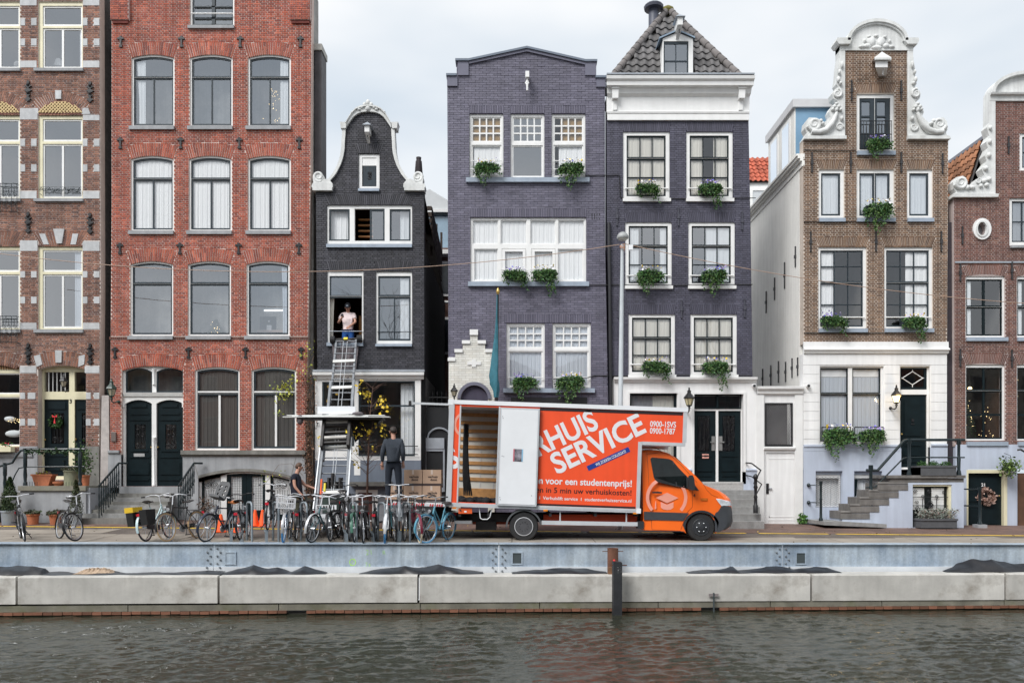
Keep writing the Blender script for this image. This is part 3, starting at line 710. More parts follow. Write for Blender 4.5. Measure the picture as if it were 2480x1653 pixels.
MB().slab([(X(797),Z(720)),(X(876),Z(720)),(X(876),Z(667)),(X(797),Z(667))],[hl],FY+.07,FY+.12).build('sash',DGREY,w);MB().quad(*[(q[0],FY+.10,q[1])for q in hl]).build('pane',GL,w)
curtain(w,X(797),X(806),Z(828),Z(718),FY+.2,CURC,2,.02,-.3)
MB().cyl((X(796),FY+.02,Z(801.5)),(X(877),FY+.02,Z(801.5)),.012).build('safety_bar',ZINC,w)
hC.box('wardrobe',851,876,745,830,1.2,1.4,mat('orange_wood',(.45,.20,.05),.5,.2))
w=hC.win(910,998,657,833,[(915,994,667,717,1,1),(915,994,717.3,824,2,1)],WHITE,DGREY,4,3,sill=(910,998,833,839),sillm=BLUEGREY,cur=((968,992,668,820,CURW,4),),room=ROOM)
MB().cyl((X(914),FY+.04,Z(802.5)),(X(995),FY+.04,Z(802.5)),.01).build('safety_bar',DGREY,w)
hC.arch(797,992,470,496,0,44,.25,False);hC.arch(866,921,349,371,0,13,.2,False);hC.arch(797,875,632,656,0,18,.15,False);hC.arch(914,994,632,656,0,18,.15,False)
hC.wall(poly,hC.bp[0],hC.bp[2],hC.bp[1],mortar=(.014,.014,.019),painted=True)
def ribbon(h,name,inner,outer,f,b,m):return h.plate(name,inner+outer[::-1],f,b,m)
inn=[(a+4.5,b)for a,b in C_left];out=[(a-3.5,b)for a,b in C_left]
for i_,o_ in((inn,out),(mir(inn),mir(out))):ribbon(hC,'gable_coping',i_,o_,-.07,.25,ORN)
ia=C_arch+mir(C_arch)[1:];oa=[(892.5+(a-892.5)*1.10,305+(b-305)*1.32-1)for a,b in ia]
ribbon(hC,'gable_coping',[(838,312)]+ia+[(948,312)],[(838,304)]+oa+[(948,304)],-.08,.25,ORN)
ob=[(892.5+(a-892.5)*1.13,305+(b-305)*1.42-1)for a,b in ia]
ribbon(hC,'gable_moulding',oa,ob,-.13,.25,ORN)
for a in(824,947.5):hC.plate('gable_cap',[(a+3,314),(a+15,314),(a+16,304),(a+18,299),(a,299),(a+2,304)],-.11,.25,ORN)
def scrollwork(h,name,cx,cy,r,dirn,start,m,f=-.10,turns=1.5):
 mb=MB();P=spiral(X(cx),Z(cy),r*S,turns,start,dirn,30,.82);rs=[r*S*.33*(1-.55*i/30)for i in range(31)]
 mb.tube([(p[0],FY+f/2,p[1])for p in P],rs,8);mb.cyl((X(cx),FY+f*.6,Z(cy)),(X(cx),FY+.2,Z(cy)),r*S*.85,n=20);return mb.build(name,m,h.root,smooth=50)
for sg,cx,bx in((1,773,(757,808)),(-1,1012,(978,1031))):
 hC.plate('shoulder_cornice',[(bx[0]+2,464),(bx[1]-2,464),(bx[1]-2,458),(bx[1],456),(bx[1]-1,450),(bx[1]-8,446),(bx[0]+3,446),(bx[0],452),(bx[0],456),(bx[0]+2,458)],-.12,.25,ORN)
 scrollwork(hC,'shoulder_scroll',cx,429,13,-sg,R(-60)if sg>0 else R(240),ORN)
 pts=[(cx-sg*12,448),(cx-sg*14,432),(cx-sg*6,440),(cx+sg*4,442),(cx+sg*14,436),(cx+sg*25,436),(cx+sg*34,447),(cx+sg*34,450),(cx-sg*12,450)]
 hC.plate('shoulder_leaf',pts,-.09,.25,ORN)
for k,(a,b,rx,rz)in enumerate([(892,252,6,9),(884,257,5,7),(900,257,5,7),(877,263,5,5),(907,263,5,5),(892,265,8,8),(871,268,5,4),(913,268,5,4),(853,276,3,4),(932,275,3,4)]):
 MB().ball((X(a),FY-.05,Z(b)),1,10,rx*S,.09,rz*S).build('crest_leaf',ORN,hC.root,smooth=60)
def hoist(h,x,y,w,hgt,out,m,sx=0.0):
 """roofed hoist beam end"""
 A,B,zt,zb=X(x-w/2),X(x+w/2),Z(y),Z(y+hgt);mb=MB();mb.box(A+.03,B-.03,FY-out,FY+.05,zb+.25*(zt-zb),zt)
 mb.add([(A+.03,FY-out,zb+.25*(zt-zb)),(B-.03,FY-out,zb+.25*(zt-zb)),(B-.06,FY,zb-.15),(A+.06,FY,zb-.15),(A+.06,FY+.01,zb+.1),(B-.06,FY+.01,zb+.1)],[(0,1,2,3)])
 o=mb.build('hoist_beam',m,h.root);c=(A+B)/2
 rf=MB();rf.add([(A-.04,FY-out-.06,zt),(B+.04,FY-out-.06,zt),(c,FY-out*.8,zt+.14),(A-.04,FY,zt),(B+.04,FY,zt),(c,FY,zt+.14)],[(0,1,2),(0,2,5,3),(1,4,5,2),(3,4,1,0)]);rf.build('hoist_roof',ZINC if m is WHITE and w<20 else m,o)
 hk=MB();hk.tube([(c,FY-out*.7,zb+.05),(c,FY-out*.7,zb-.05),(c+.02,FY-out*.7,zb-.09),(c-.02,FY-out*.7,zb-.10)],.012,6);hk.build('hook',IRON,o);return o
hoist(hC,893.5,316,16,20,.35,WHITE)
hC.moulding('shop_cornice',762,1026,[(900,.06),(903,.16),(909,.15),(912,.09),(918,.05)],WHITE)
hC.box('lead_flashing',760,1029,896,900.5,-.14,.02,ZINC)
hC.win(763,1019,918,1114,[(780,858,924,1080,1,1),(868,1005,922,1104,1,1)],WHITE,None,0,0,rec=.0,nopane=(0,1),name='shop_front',room=ROOM,roomd=3)
for a,b,t,u,tr in((780,858,924,1080,None),(868,1005,922,1104,981)):
 hl=[[(X(a+4),Z(u-4)),(X(b-4),Z(u-4)),(X(b-4),Z(t+3)),(X(a+4),Z(t+3))]]
 if tr:hl=[[(X(a+4),Z(u-5)),(X(b-4),Z(u-5)),(X(b-4),Z(tr+3)),(X(a+4),Z(tr+3))],[(X(a+4),Z(tr-1)),(X(b-4),Z(tr-1)),(X(b-4),Z(t+3)),(X(a+4),Z(t+3))]]
 ww=MB().slab([(X(a),Z(u)),(X(b),Z(u)),(X(b),Z(t)),(X(a),Z(t))],hl,FY+.03,FY+.08).build('shop_window',DGREY,hC.root)
 for q in hl:MB().quad(*[(p[0],FY+.06,p[1])for p in q]).build('pane',GLD,ww)
 if tr:curtain(ww,X(968),X(1003),Z(1098),Z(926),FY+.25,CURW,6)
 mb=MB()
 for z in(1080,1100):mb.cyl((X(a-4),FY-.08,Z(z)),(X(b+8),FY-.08,Z(z)),.014,n=6)
 if tr:mb.build('window_guard',IRON,ww)
hC.box('shop_plinth',763,1019,1114.5,1200,-.02,.2,mat('slate_blue_plinth',(.17,.20,.25),.7,.1,2,streak=.1))
hC.box('shop_post',858,873,1114.8,1150,-.028,.0,WHITE)
hC.box('shop_step',850,950,1166,1176,-.35,.0,STONED);hC.box('shop_base',763,1019,1200.3,1270,-.01,.25,mat('grey_base',(.25,.26,.28),.8,.2))
bsd=hC.box('cellar_door',862,915,1185,1262,-.03,-.012,WHITE);hC.box('cellar_panel',868,902,1192,1258,-.036,-.03,mat('oxblood_paint',(.10,.03,.022),.5,.2))
tx=text_mesh('7',.13,.006);pl=hC.box('number_plate',764,773,1022,1031,-.02,-.0,WHITE);tx.move(Matrix.Translation((X(766.5),FY-.0225,Z(1030))));tx.build('house_number',MATS['black_lettering'],hC.root)
hC.body(765,1028,600,1262,7.5,mat('black_party_wall',(.016,.016,.018),.8,.3,4,bump=.3),left=False,top=False)
mb=MB();a,b,c=X(768),X(1027),X(893)
mb.add([(a,FY+.31,Z(470)),(c,FY+.31,Z(320)),(b,FY+.31,Z(470)),(a,FY+7.5,Z(600)),(c,FY+7.5,Z(480)),(b,FY+7.5,Z(600))],[(0,1,4,3),(1,2,5,4),(3,4,5),(0,2,1)])
mb.build('roof',mat('dark_roof_felt',(.05,.045,.045),.9,.3),hC.root)
mb=MB();mb.lathe([(.16,0),(.13,.1),(.10,.5),(.075,.52),(.085,.62)],(X(1003),FY+1.2,Z(428,FY+1.2)),10);mb.build('chimney_pot',mat('dark_chimney',(.06,.05,.055),.8,.2),hC.root)
# HOUSE painted purple-grey, stepped cornice, white stepped porch
hD=House('wide purple-grey painted brick house with shallow pointed parapet and white stepped porch',1275,1270)
hD.bp=((.138,.131,.178),.15,[(.152,.144,.194),(.122,.116,.160)],True)
def multi(h,x0,x1,y0,y1,ys,dx,sill=None,cur=(),gl=GLC,room=ROOMP):
 """window with a twelve-pane top sash over one clear light"""
 return h.win(x0,x1,y0,y1,[(x0+5,x1-5,y0+6,ys,4,3),(x0+5,x1-5,ys+7,y1-5,1,1)],WHITE,WHITE,3,3.4,dx=dx,sill=sill,cur=cur,gl=gl,room=room,rec=.06)
CURO=cloth_mat('amber_lit_blind',(.55,.36,.16))
for i,x in enumerate((1137,1236.5,1336)):
 if i==1:
  hD.win(x,x+82,275,431,[(x+5,x+77,281,342,4,3),(x+4,x+78,350,427,1,1)],WHITE,WHITE,3,3.4,rec=.06,gl=GL,room=ROOMP)
 else:
  ww=multi(hD,x,x+82,275,431,342,0,cur=((x+10+(8 if i==2 else 0),x+74,350,428,CURW,7),(x+4+(18 if i==2 else 0),x+78,281,345,CURO,5)))
  g=MB()
  for z in(390,410):g.cyl((X(x+3),FY-.01,Z(z)),(X(x+79),FY-.01,Z(z)),.016,n=6)
  g.build('window_guard',WHITE,ww)
hD.box('stone_sill',1129,1427,432,443,-.10,.04,BLUEGREY)
cols=(1144,1207,1212,1276,1284,1346,1352,1416)
lt=[]
for k in range(4):lt.append((cols[2*k],cols[2*k+1],531,590,1,1))
lt+=[(1148,1206,601,678,1,1),(1351,1413,601,678,1,1),(1215,1274,600,679,1,1),(1287,1345,600,679,1,1)]
hD.win(1139,1420,526,683,lt,WHITE,WHITE,2,0,rec=.06,gl=GLC,room=ROOMP,cur=((1143,1280,530,680,CURW,20),(1280,1418,530,680,CURW,20)))
for x in(1215,1287):
 hl=[(X(x+8),Z(672)),(X(x+51),Z(672)),(X(x+51),Z(608)),(X(x+8),Z(608))]
 MB().slab([(X(x+1),Z(678)),(X(x+58),Z(678)),(X(x+58),Z(602)),(X(x+1),Z(602))],[hl],FY+.04,FY+.085).build('casement',WHITE,hD.root)
 g=MB();g.cyl((X(x-3),FY-.02,Z(652)),(X(x+60),FY-.02,Z(652)),.016,n=6);g.build('window_guard',WHITE,hD.root)
hD.box('stone_sill',1134,1426,683.5,694,-.10,.04,BLUEGREY)
for x in(1226.5,1338):
 ww=multi(hD,x,x+93,782,940,842,0,cur=((x+6,x+48,786,936,CURB,7),(x+46,x+88,786,936,CURB,7)))
 MB().cyl((X(x+4),FY-.01,Z(914)),(X(x+89),FY-.01,Z(914)),.016,n=6).build('window_guard',WHITE,ww)
hD.box('stone_sill',1219,1440,940.5,951,-.10,.04,BLUEGREY)
for a,b,y in((1137,1219,275),(1236.5,1318.5,275),(1336,1418,275)):hD.arch(a,b,253,274,0,20,0.02,False)
hD.arch(1139,1420,504,525,0,66,0.0,False);hD.arch(1222,1432,760,781,0,50,0,False)
porch=[(1087,1262),(1198,1262),(1198,868),(1192,868),(1192,847),(1175,847),(1175,826),(1157,826),(1157,800),(1139,800),(1139,826),(1121,826),(1121,847),(1103,847),(1103,868),(1087,868)]
hD.cuts.append([(X(a),Z(b))for a,b in porch])
hD.wall([(1087,1266),(1479,1266),(1466,600),(1465,187),(1444,187),(1444,150),(1417,150),(1276,119),(1135,149),(1106,149),(1106,184),(1083,184),(1085,600)],hD.bp[0],hD.bp[2],hD.bp[1],mortar=(.062,.056,.088),bl=.225,bh=.0705,joint=.009,painted=True,bond='stretcher',singles=290)
LEADB=mat('blue_grey_lead',(.15,.18,.23),.5,.1,3)
def coping(h,pts,th=5,f=-.09,b=.32,m=LEADB):
 for(a,c),(d,e)in zip(pts[:-1],pts[1:]):
  if abs(a-d)<1:h.box('parapet_coping',a-2.5,a+2.5,min(c,e),max(c,e),f,b,m)
  else:h.plate('parapet_coping',[(a,c+th),(d,e+th),(d,e),(a,c)],f-.004,b,m)
coping(hD,[(1081,181),(1106,181)]);coping(hD,[(1103,145),(1136,145)]);coping(hD,[(1136,145),(1276,115)]);coping(hD,[(1276,115),(1417,147)]);coping(hD,[(1417,147),(1446,147)]);coping(hD,[(1442,186),(1468,186)])
CAPP=mat('purple_cap_render',(.15,.15,.20),.7,.1,2)
for q in((1083,1108,186,210),(1109,1135,150,184),(1417,1443,152,184),(1444,1466,191,212)):hD.box('parapet_block',*q,-.05,.2,CAPP)
coping(hD,[(1136,150.5),(1276,120.5)],6,-.05,.2,CAPP);coping(hD,[(1276,120.5),(1417,152.5)],6,-.05,.2,CAPP)
mb=MB();mb.box(X(1272),X(1281),FY-.35,FY,Z(200),Z(186));mb.build('hoist_bracket',WHITE,hD.root)
mb=MB();mb.tube([(X(1276),FY-.28,Z(200)),(X(1276),FY-.28,Z(206)),(X(1272),FY-.28,Z(212)),(X(1276),FY-.28,Z(219)),(X(1280),FY-.28,Z(212)),(X(1276.6),FY-.28,Z(206))],.02,6);mb.cyl((X(1276.5),FY-.28,Z(206)),(X(1276.5),FY-.28,Z(230)),.03);mb.build('hoist_hook',WHITE,hD.root)
q=MB()
for k in range(4):q.box(X(1433+k*6),X(1434.6+k*6),FY-.003,FY+.01,Z(531),Z(517))
q.build('air_vent',IRON,hD.root)
PB=(.76,.75,.70)
hP_rects_poly=[(X(a),Z(b))for a,b in porch]
ac=(X(1149),Z(966));ro,ri=41*S,33*S
hole=[(ac[0]+ri*math.cos(t),ac[1]+ri*math.sin(t))for t in[math.pi*k/16 for k in range(17)]]+[(ac[0]-ri,Z(1262)+.05),(ac[0]+ri,Z(1262)+.05)]
ring=[(ac[0]+ro*math.cos(t),ac[1]+ro*math.sin(t))for t in[math.pi*k/16 for k in range(17)]]+[(ac[0]-ro,Z(1262)+.05),(ac[0]+ro,Z(1262)+.05)]
pm=mat('porch_mortar',(.50,.49,.43),.8,.1)
pw=MB().slab(hP_rects_poly,[hole],FY-.06,FY+.29).build('porch_wall',pm,hD.root)
V,F,n=cube_mesh_arrays(brick_rects(hP_rects_poly,[ring],.22,.072,.009,bond='stretcher'),FY-.0655,FY-.05,.0015,4)
link('brickwork',np_mesh('brickwork',V,F,BRP,brick_cols(n,PB,.05,[(.72,.70,.64)],4)),pw)['kind']='stuff'
MB().slab(ring[:17]+hole[:17][::-1],[],FY-.10,FY-.05).build('porch_arch',MATS['purple_cap_render'],hD.root)
for a,b,t,u in((1138,1158,799,812),(1119,1139,825,833),(1157,1177,825,833),(1101,1121,846,854),(1175,1194,846,854),(1085,1103,867,875),(1192,1200,867,875)):hD.box('porch_coping',a,b,t,u,-.11,.02,WHITE)
q=MB()
for a,b,t,u in((1143,1153,871,889),(1132,1143,876,884),(1153,1165,876,884)):q.box(X(a),X(b),FY-.09,FY-.06,Z(u),Z(t))
q.build('porch_ornament',WHITE,hD.root)
MB().box(X(1105),X(1193),FY+.6,FY+.7,Z(1262),Z(925)).build('porch_door',mat('near_black_paint',(.006,.006,.008),.5,.1),hD.root)
hD.box('side_panel',1172,1178,930,1000,.3,.35,WHITE)
hD.box('low_fascia',1237,1422,962,978,-.02,.0,IRON)
hD.body(1085,1466,190,1268,9,mat('purple_side_render',(.09,.085,.12),.8,.15,2))
mb=MB();mb.tube([(X(1474),FY-.06,Z(540)),(X(1477),FY-.06,Z(800)),(X(1482),FY-.06,Z(1262))],.055,8);tag(mb.build('downpipe',mat('black_pipe',(.012,.012,.016),.4,.1)),'black downpipe in the joint between the two painted houses','downpipe')
# HOUSE dark painted, tiled hip roof
hE=House('dark indigo painted brick house with white cornice, tiled pyramid roof and dormer',1645,1270)
hE.bp=((.078,.076,.108),.15,[(.087,.085,.119),(.068,.066,.095)],True)
def sixpane(x,y0,y1,ym,cur,gl=GLC,dx2=0,sl=None):
 f=9
 w=hE.win(x,x+113,y0,y1,[(x+f,x+113-f,y0+f-1,ym+1,3,1),(x+f,x+113-f,ym+1.3,y1-7,3,2)],WHITE,DGREEN,3.2,2,rec=.04,cur=cur,gl=gl,room=ROOM,sill=(x-1,x+115,y1+.3,y1+8),sillm=WHITE)
 MB().cyl((X(x+4),FY+.0,Z(y1-25)),(X(x+110),FY+.0,Z(y1-25)),.02,n=6).build('window_guard',WHITE,w);return w
for x in(1509,1662):
 c=((x+9,x+57,328,480,CURC if x<1600 else CURW,6),(x+56,x+104,328,480,CURC,6))if x<1600 else((x+9,x+42,328,480,CURC,5),(x+68,x+104,328,480,CURC,5))
 sixpane(x,319,481,381,c)
for x in(1514,1667):
 c=((x+9,x+34,548,690,CURW,3),(x+86,x+104,548,690,CURW,3))if x<1600 else((x+42,x+70,548,690,CURW,4),(x+72,x+104,548,690,CURW,4))
 sixpane(x,538,692,594,c,GL)
for x in(1522,1672):
 c=((x+9,x+57,770,900,CURC,7),(x+55,x+104,770,900,CURC,7))
 sixpane(x,760,907,817,c)
for a,b,t in((1511,1620,295),(1664,1773,295),(1516,1625,514),(1669,1778,514),(1524,1633,737),(1674,1783,737)):hE.arch(a,b,t,t+24,0,26,.1,False)
hE.win(1524,1640,950,1130,[(1527,1637,953,1128,1,1)],DGREEN,DGREEN,3,0,rec=.10,gl=GLD,cur=((1530,1583,956,1120,CURG,8),(1580,1635,956,1120,CURC,8)),room=ROOM)
hE.win(1680,1800,952,1172,[(1682,1740,956,986,1,1),(1741,1797,956,986,1,1),(1682,1737,993,1166,1,1),(1743,1798,993,1166,1,1)],WHITE,None,0,0,rec=.16,gl=GLD,nopane=(2,3),name='door_frame',room=ROOMW)
q=MB().slab([(X(1681),Z(988)),(X(1798),Z(988)),(X(1798),Z(953)),(X(1681),Z(953))],[[(X(1684),Z(985)),(X(1738),Z(985)),(X(1738),Z(956)),(X(1684),Z(956))],[(X(1743),Z(985)),(X(1796),Z(985)),(X(1796),Z(956)),(X(1743),Z(956))]],FY+.13,FY+.17);q.build('fanlight_frame',DGREEN,hE.root)
for x,k in((1682,1731),(1743,1749)):
 d=panel_door(hE,hE.root,x,x+55,993,1166,.20,DGREEN,[(x+6,x+48,1100,1106),(x+6,x+48,1116,1142),(x+8,x+46,1148,1154)],(x+11,x+41,1005,1092),name='door')
 q=MB()
 for r_ in range(11):
  for c_ in range(3):scroll_iron(q,X(x+16+10*c_),Z(1010+7.6*r_),.055,1.2,(r_*2+c_),1 if(r_+c_)%2 else-1,FY+.185,.009,10)
 q.build('grille',IRON,d)
 hE.box('lock_plate',k-4,k+4,1055,1090,.17,.20,mat('steel_lock',(.45,.45,.44),.35,.1,metal=.7));hE.box('door_handle',k-2 if k>1740 else k-8,k+8 if k>1740 else k+2,1068,1071,.13,.17,MATS['steel_lock'])
pl=hE.box('number_plate',1704,1720,1098,1109,.175,.20,mat('pink_plate',(.72,.36,.30),.5,.05));tx=text_mesh('401',.10,.002);tx.move(Matrix.Translation((X(1707),FY+.171,Z(1106))));tx.build('house_number',MATS['black_lettering'],hE.root)
WG=[(1487,1172),(1829,1172),(1829,925),(1487,925)]
hE_h=[h for h in hE.holes]
hE.wall([(1483,914),(1823,914),(1819,600),(1813,290),(1469,290),(1470,600)],hE.bp[0],hE.bp[2],hE.bp[1],mortar=(.040,.038,.060),bl=.22,bh=.066,joint=.010,painted=True)
hE.holes=[];gh=[[(X(a),Z(d)),(X(b),Z(d)),(X(b),Z(c)),(X(a),Z(c))]for a,b,c,d in((1524,1640,950,1130),(1680,1800,952,1172.2))]
MB().slab([(X(1486),Z(1172)),(X(1832),Z(1172)),(X(1832),Z(913.5)),(X(1486),Z(913.5))],[gh[0],[(p[0],max(p[1],Z(1171.9)))for p in gh[1]]],FY+.0,FY+.3).build('stucco_front',STUCCO,hE.root)
for a,b,t,u in((1519,1647,947,1132),(1675,1806,949,1171)):
 MB().slab([(X(a),Z(u)),(X(b),Z(u)),(X(b),Z(t)),(X(a),Z(t))],[[(X(a+6),Z(u-(6 if a<1600 else .2))),(X(b-6),Z(u-(6 if a<1600 else .2))),(X(b-6),Z(t+5)),(X(a+6),Z(t+5))]],FY-.03,FY-.0).build('surround',WHITE,hE.root)
hE.moulding('string_course',1488,1830,[(912.5,.02),(914,.14),(919,.13),(921,.08),(925,.05),(927,.0)],WHITE)
for a,b in((1488,1674),(1807,1831)):hE.moulding('plinth_cap',a,b,[(1134,.0),(1136,.06),(1139,.06),(1142,.03)],STUCCOB)
hE.box('plinth',1488,1676,1142,1272,-.03,.1,STUCCOB);hE.box('plinth',1800,1832,1142,1272,-.03,.1,STUCCOB)
anchors(hE,[(1494,525),(1643,525),(1797,535),(1498,748),(1650,748),(1803,746)],44,'bar',mat('indigo_painted_iron',(.06,.06,.08),.5,.1))
hE.moulding('roof_cornice',1471,1813,[(195,.30),(199,.42),(206,.40),(210,.34),(219,.33),(220,.20),(232,.16),(237,.06)],WHITE)
hE.box('frieze',1469,1814,237,273,-.06,.3,WHITE)
hE.moulding('architrave',1471,1812,[(271,.06),(273,.10),(277,.09),(278,.07),(293,.07)],WHITE)
for x in(1481,1785):
 q=MB();q.slab([(X(x),Z(246)),(X(x+14),Z(246)),(X(x+15),Z(222)),(X(x-1),Z(222))],[],FY-.24,FY-.06);q.box(X(x+2),X(x+12),FY-.11,FY-.055,Z(270),Z(244));q.box(X(x-2),X(x+16),FY-.27,FY-.06,Z(224),Z(220));q.build('cornice_bracket',WHITE,hE.root)
hE.box('gutter',1466,1818,193,196,-.42,.1,ZINC);hE.body(1468,1815,200,1272,2.0,MATS['purple_side_render'],left=False)
AP=Vector((X(1617,FY+1.5),FY+1.5,Z(23,FY+1.5)));BL=Vector((X(1478),FY-.05,Z(194)));BR=Vector((X(1797),FY-.05,Z(194)))
TILE=mat('mossy_grey_pantile',(.13,.125,.125),.85,.3,5,bump=.3,rnd_obj=.28,dirt=.35,dcol=(.16,.15,.05))
def pantile_mesh(w,h,m,name='roof_tile'):
 """S-shaped tile: local x across, y up the slope, z out of the roof"""
 vs=[];n=8
 for(yy,zz)in((0,.045),(h*1.15,.0)):
  for i in range(n+1):
   u=i/n;vs.append((w*u,yy,zz+.035*math.sin(u*6.283+.4)))
 for i in range(n+1):
  u=i/n;vs.append((w*u,0,.02+.035*math.sin(u*6.283+.4)))
 k=n+1;fs=[(i,i+1,k+i+1,k+i)for i in range(n)]+[(2*k+i,2*k+i+1,i+1,i)for i in range(n)]
 mb=MB();mb.add(vs,fs);return mb.mesh(name,m,smooth=50)
def tile_plane(root,P0,ex,ey,width,height,tw,th,inside,m,rr):
 """lay tiles over a plane: P0 origin, ex across, ey up the slope"""
 me=pantile_mesh(tw*1.04,th,m);ez=ex.cross(ey);M0=Matrix((ex,ey,ez)).transposed().to_4x4();c=0
 for j in range(int(height/th)+1):
  for i in range(int(width/tw)+1):
   if inside((i+.5)*tw,(j+.5)*th):
    o=link('roof_tile',me,root);o.matrix_basis=Matrix.Translation(P0+ex*(i*tw)+ey*(j*th)+ez*rr.uniform(0,.012))@M0@Matrix.Rotation(rr.uniform(-.02,.02),4,'Z');c+=1
 return c
rr=random.Random(5)
ex=(BR-BL).normalized();mid=(BL+BR)/2;up=AP-BL;ey=(up-ex*up.dot(ex));Hh=ey.length;ey.normalize();ap_u=up.dot(ex);Wd=(BR-BL).length
inside=lambda u,v:(u>ap_u*v/Hh+.10)and(u<Wd-(Wd-ap_u)*v/Hh-.10)and v<Hh-.2 and not(X(1592)-BL.x<u<X(1684)-BL.x and v<1.95)
print('tiles',tile_plane(hE.root,BL,ex,ey,Wd,Hh,.262,.30,inside,TILE,rr))
q=MB();q.add([tuple(BL+Vector((0,.06,-.05))),tuple(BR+Vector((0,.06,-.05))),tuple(AP+Vector((0,.06,-.06))),(BL.x,FY+2.1,BL.z),(BR.x,FY+2.1,BR.z),(AP.x,FY+1.6,AP.z-.1)],[(0,1,2),(0,2,5,3),(1,4,5,2),(3,5,4)]);q.build('roof',mat('roof_underlay',(.09,.085,.085),.9,.2),hE.root)
hipm=MB().cyl((0,0,0),(0,0,.36),.115,.095,10).mesh('hip_tile',mat('hip_tile_clay',(.17,.155,.15),.85,.3,5,bump=.2,rnd_obj=.2,dirt=.35,dcol=(.20,.18,.05)),50)
for B_ in(BL,BR):
 d=AP-B_;n=int(d.length/.30);dq=d.to_track_quat('Z','Y')
 for k in range(n):
  o=link('hip_tile',hipm,hE.root);o.location=B_+d*(k/n)+Vector((0,-.03,.0));o.rotation_mode='QUATERNION';o.rotation_quaternion=dq
MB().ball(tuple(AP+Vector((0,-.02,-.06))),.19,10,1.15,1,.8).build('ridge_cap',mat('mossy_cap',(.16,.145,.04),.95,.4,9,bump=.5),hE.root)
dm=hE.plate('dormer',[(1600,194),(1678,194),(1678,94),(1640,80),(1605,94)],-.02,.04,WHITE,holes=[[(1607,193.9),(1667,193.9),(1667,101),(1607,101)]])
q=MB();q.add([(X(1600),FY,Z(194)),(X(1606),FY,Z(92)),(X(1606),FY+1.7,Z(92)),(X(1600),FY+.2,Z(194)),(X(1678),FY,Z(194)),(X(1678),FY,Z(92)),(X(1678),FY+1.7,Z(92)),(X(1678),FY+.2,Z(194))],[(0,1,2,3),(4,7,6,5)]);q.build('dormer_cheek',WHITE,hE.root)
q=MB();q.add([(X(1596),FY-.08,Z(97)),(X(1640),FY-.08,Z(78)),(X(1682),FY-.08,Z(96)),(X(1596),FY+2.0,Z(97)),(X(1640),FY+2.3,Z(78)),(X(1682),FY+2.0,Z(96)),(X(1596),FY-.08,Z(93)),(X(1640),FY-.08,Z(74)),(X(1682),FY-.08,Z(92)),(X(1596),FY+2.0,Z(93)),(X(1640),FY+2.3,Z(74)),(X(1682),FY+2.0,Z(92))],[(0,1,7,6),(1,2,8,7),(6,7,10,9),(7,8,11,10),(0,6,9,3),(2,5,11,8)]);q.build('dormer_roof',mat('blue_lead',(.25,.33,.42),.5,.1),hE.root)
hs=[[(X(1610+a*28),Z(190-b*43)),(X(1636+a*28),Z(190-b*43)),(X(1636+a*28),Z(150-b*43)),(X(1610+a*28),Z(150-b*43))]for a in(0,1)for b in(0,1)]
ww=MB().slab([(X(1607),Z(193.8)),(X(1667),Z(193.8)),(X(1667),Z(101)),(X(1607),Z(101))],hs,FY+.0,FY+.035).build('dormer_window',DGREY,hE.root)
for q_ in hs:MB().quad(*[(p[0],FY+.02,p[1])for p in q_]).build('pane',GL,ww)
MB().box(X(1603),X(1670),FY+.9,FY+1.,Z(194),Z(95)).build('room',ROOM,ww)
hoist(hE,1640,62,17,24,.45,WHITE)
mb=MB();mb.lathe([(.165,0),(.165,1.1),(.15,1.12),(.15,1.2),(.30,1.22),(.32,1.3),(.26,1.36),(.1,1.4)],(X(1583,FY+1.3),FY+1.3,Z(62,FY+1.3)-.7),14);mb.build('flue_pipe',mat('dark_slate_metal',(.06,.065,.09),.5,.15),hE.root,smooth=40)
q=MB().box(X(1468),X(1496),FY+.3,FY+.9,Z(200),Z(170));q.build('chimney_stub',ZINC,hE.root)
def steps(h,x0,x1,y0,y1,n,out,m,name='step',dirn=0):
 for k in range(n):
  zt=Z(y0)+(Z(y1)-Z(y0))*k/n;f=out*(k+1)/n
  MB().box(X(x0)-dirn*.12*k,X(x1)+.10*k,FY-f,FY-f+out/n+.02,Z(1282),zt).build(name,m,h.root)
stp=mat('worn_step_stone',(.28,.28,.275),.8,.2,5,bump=.15,streak=.15,dirt=.35,dcol=(.15,.15,.13))
hE.box('threshold',1680,1800,1166.5,1186,-.02,.25,mat('granite_threshold',(.42,.41,.40),.7,.15,20))
for k,(xe,yt)in enumerate(((1826,1186),(1829,1197),(1832,1208),(1840,1227),(1843,1244),(1851,1262))):
 f=.30*(k+1);D=FY-f
 MB().box(X(1690,D),X(xe,D),D,D+.31,Z(1290),Z(yt,D)).build('step',stp,hE.root)
q=MB()
q.tube([(X(1806),FY-.03,Z(1120)),(X(1811),FY-.4,Z(1122)),(X(1818),FY-1.0,Z(1138,FY-1)),(X(1826,FY-1.6),FY-1.6,Z(1170,FY-1.6))],.022,7);q.tube([(X(1807),FY-.03,Z(1150)),(X(1812),FY-.4,Z(1154)),(X(1820),FY-1.0,Z(1172,FY-1)),(X(1827,FY-1.6),FY-1.6,Z(1205,FY-1.6))],.018,7)
q.lathe([(.07,0),(.07,.22),(.05,.25),(.045,.42),(.06,.46),(.04,.52),(.045,.7),(.065,.74),(.045,.8),(.05,.98),(.07,1.0),(.075,1.06),(.02,1.13)],(X(1830,FY-1.65),FY-1.65,Z(1242,FY-1.65)),12);q.build('stair_rail',IRON,hE.root,smooth=45)
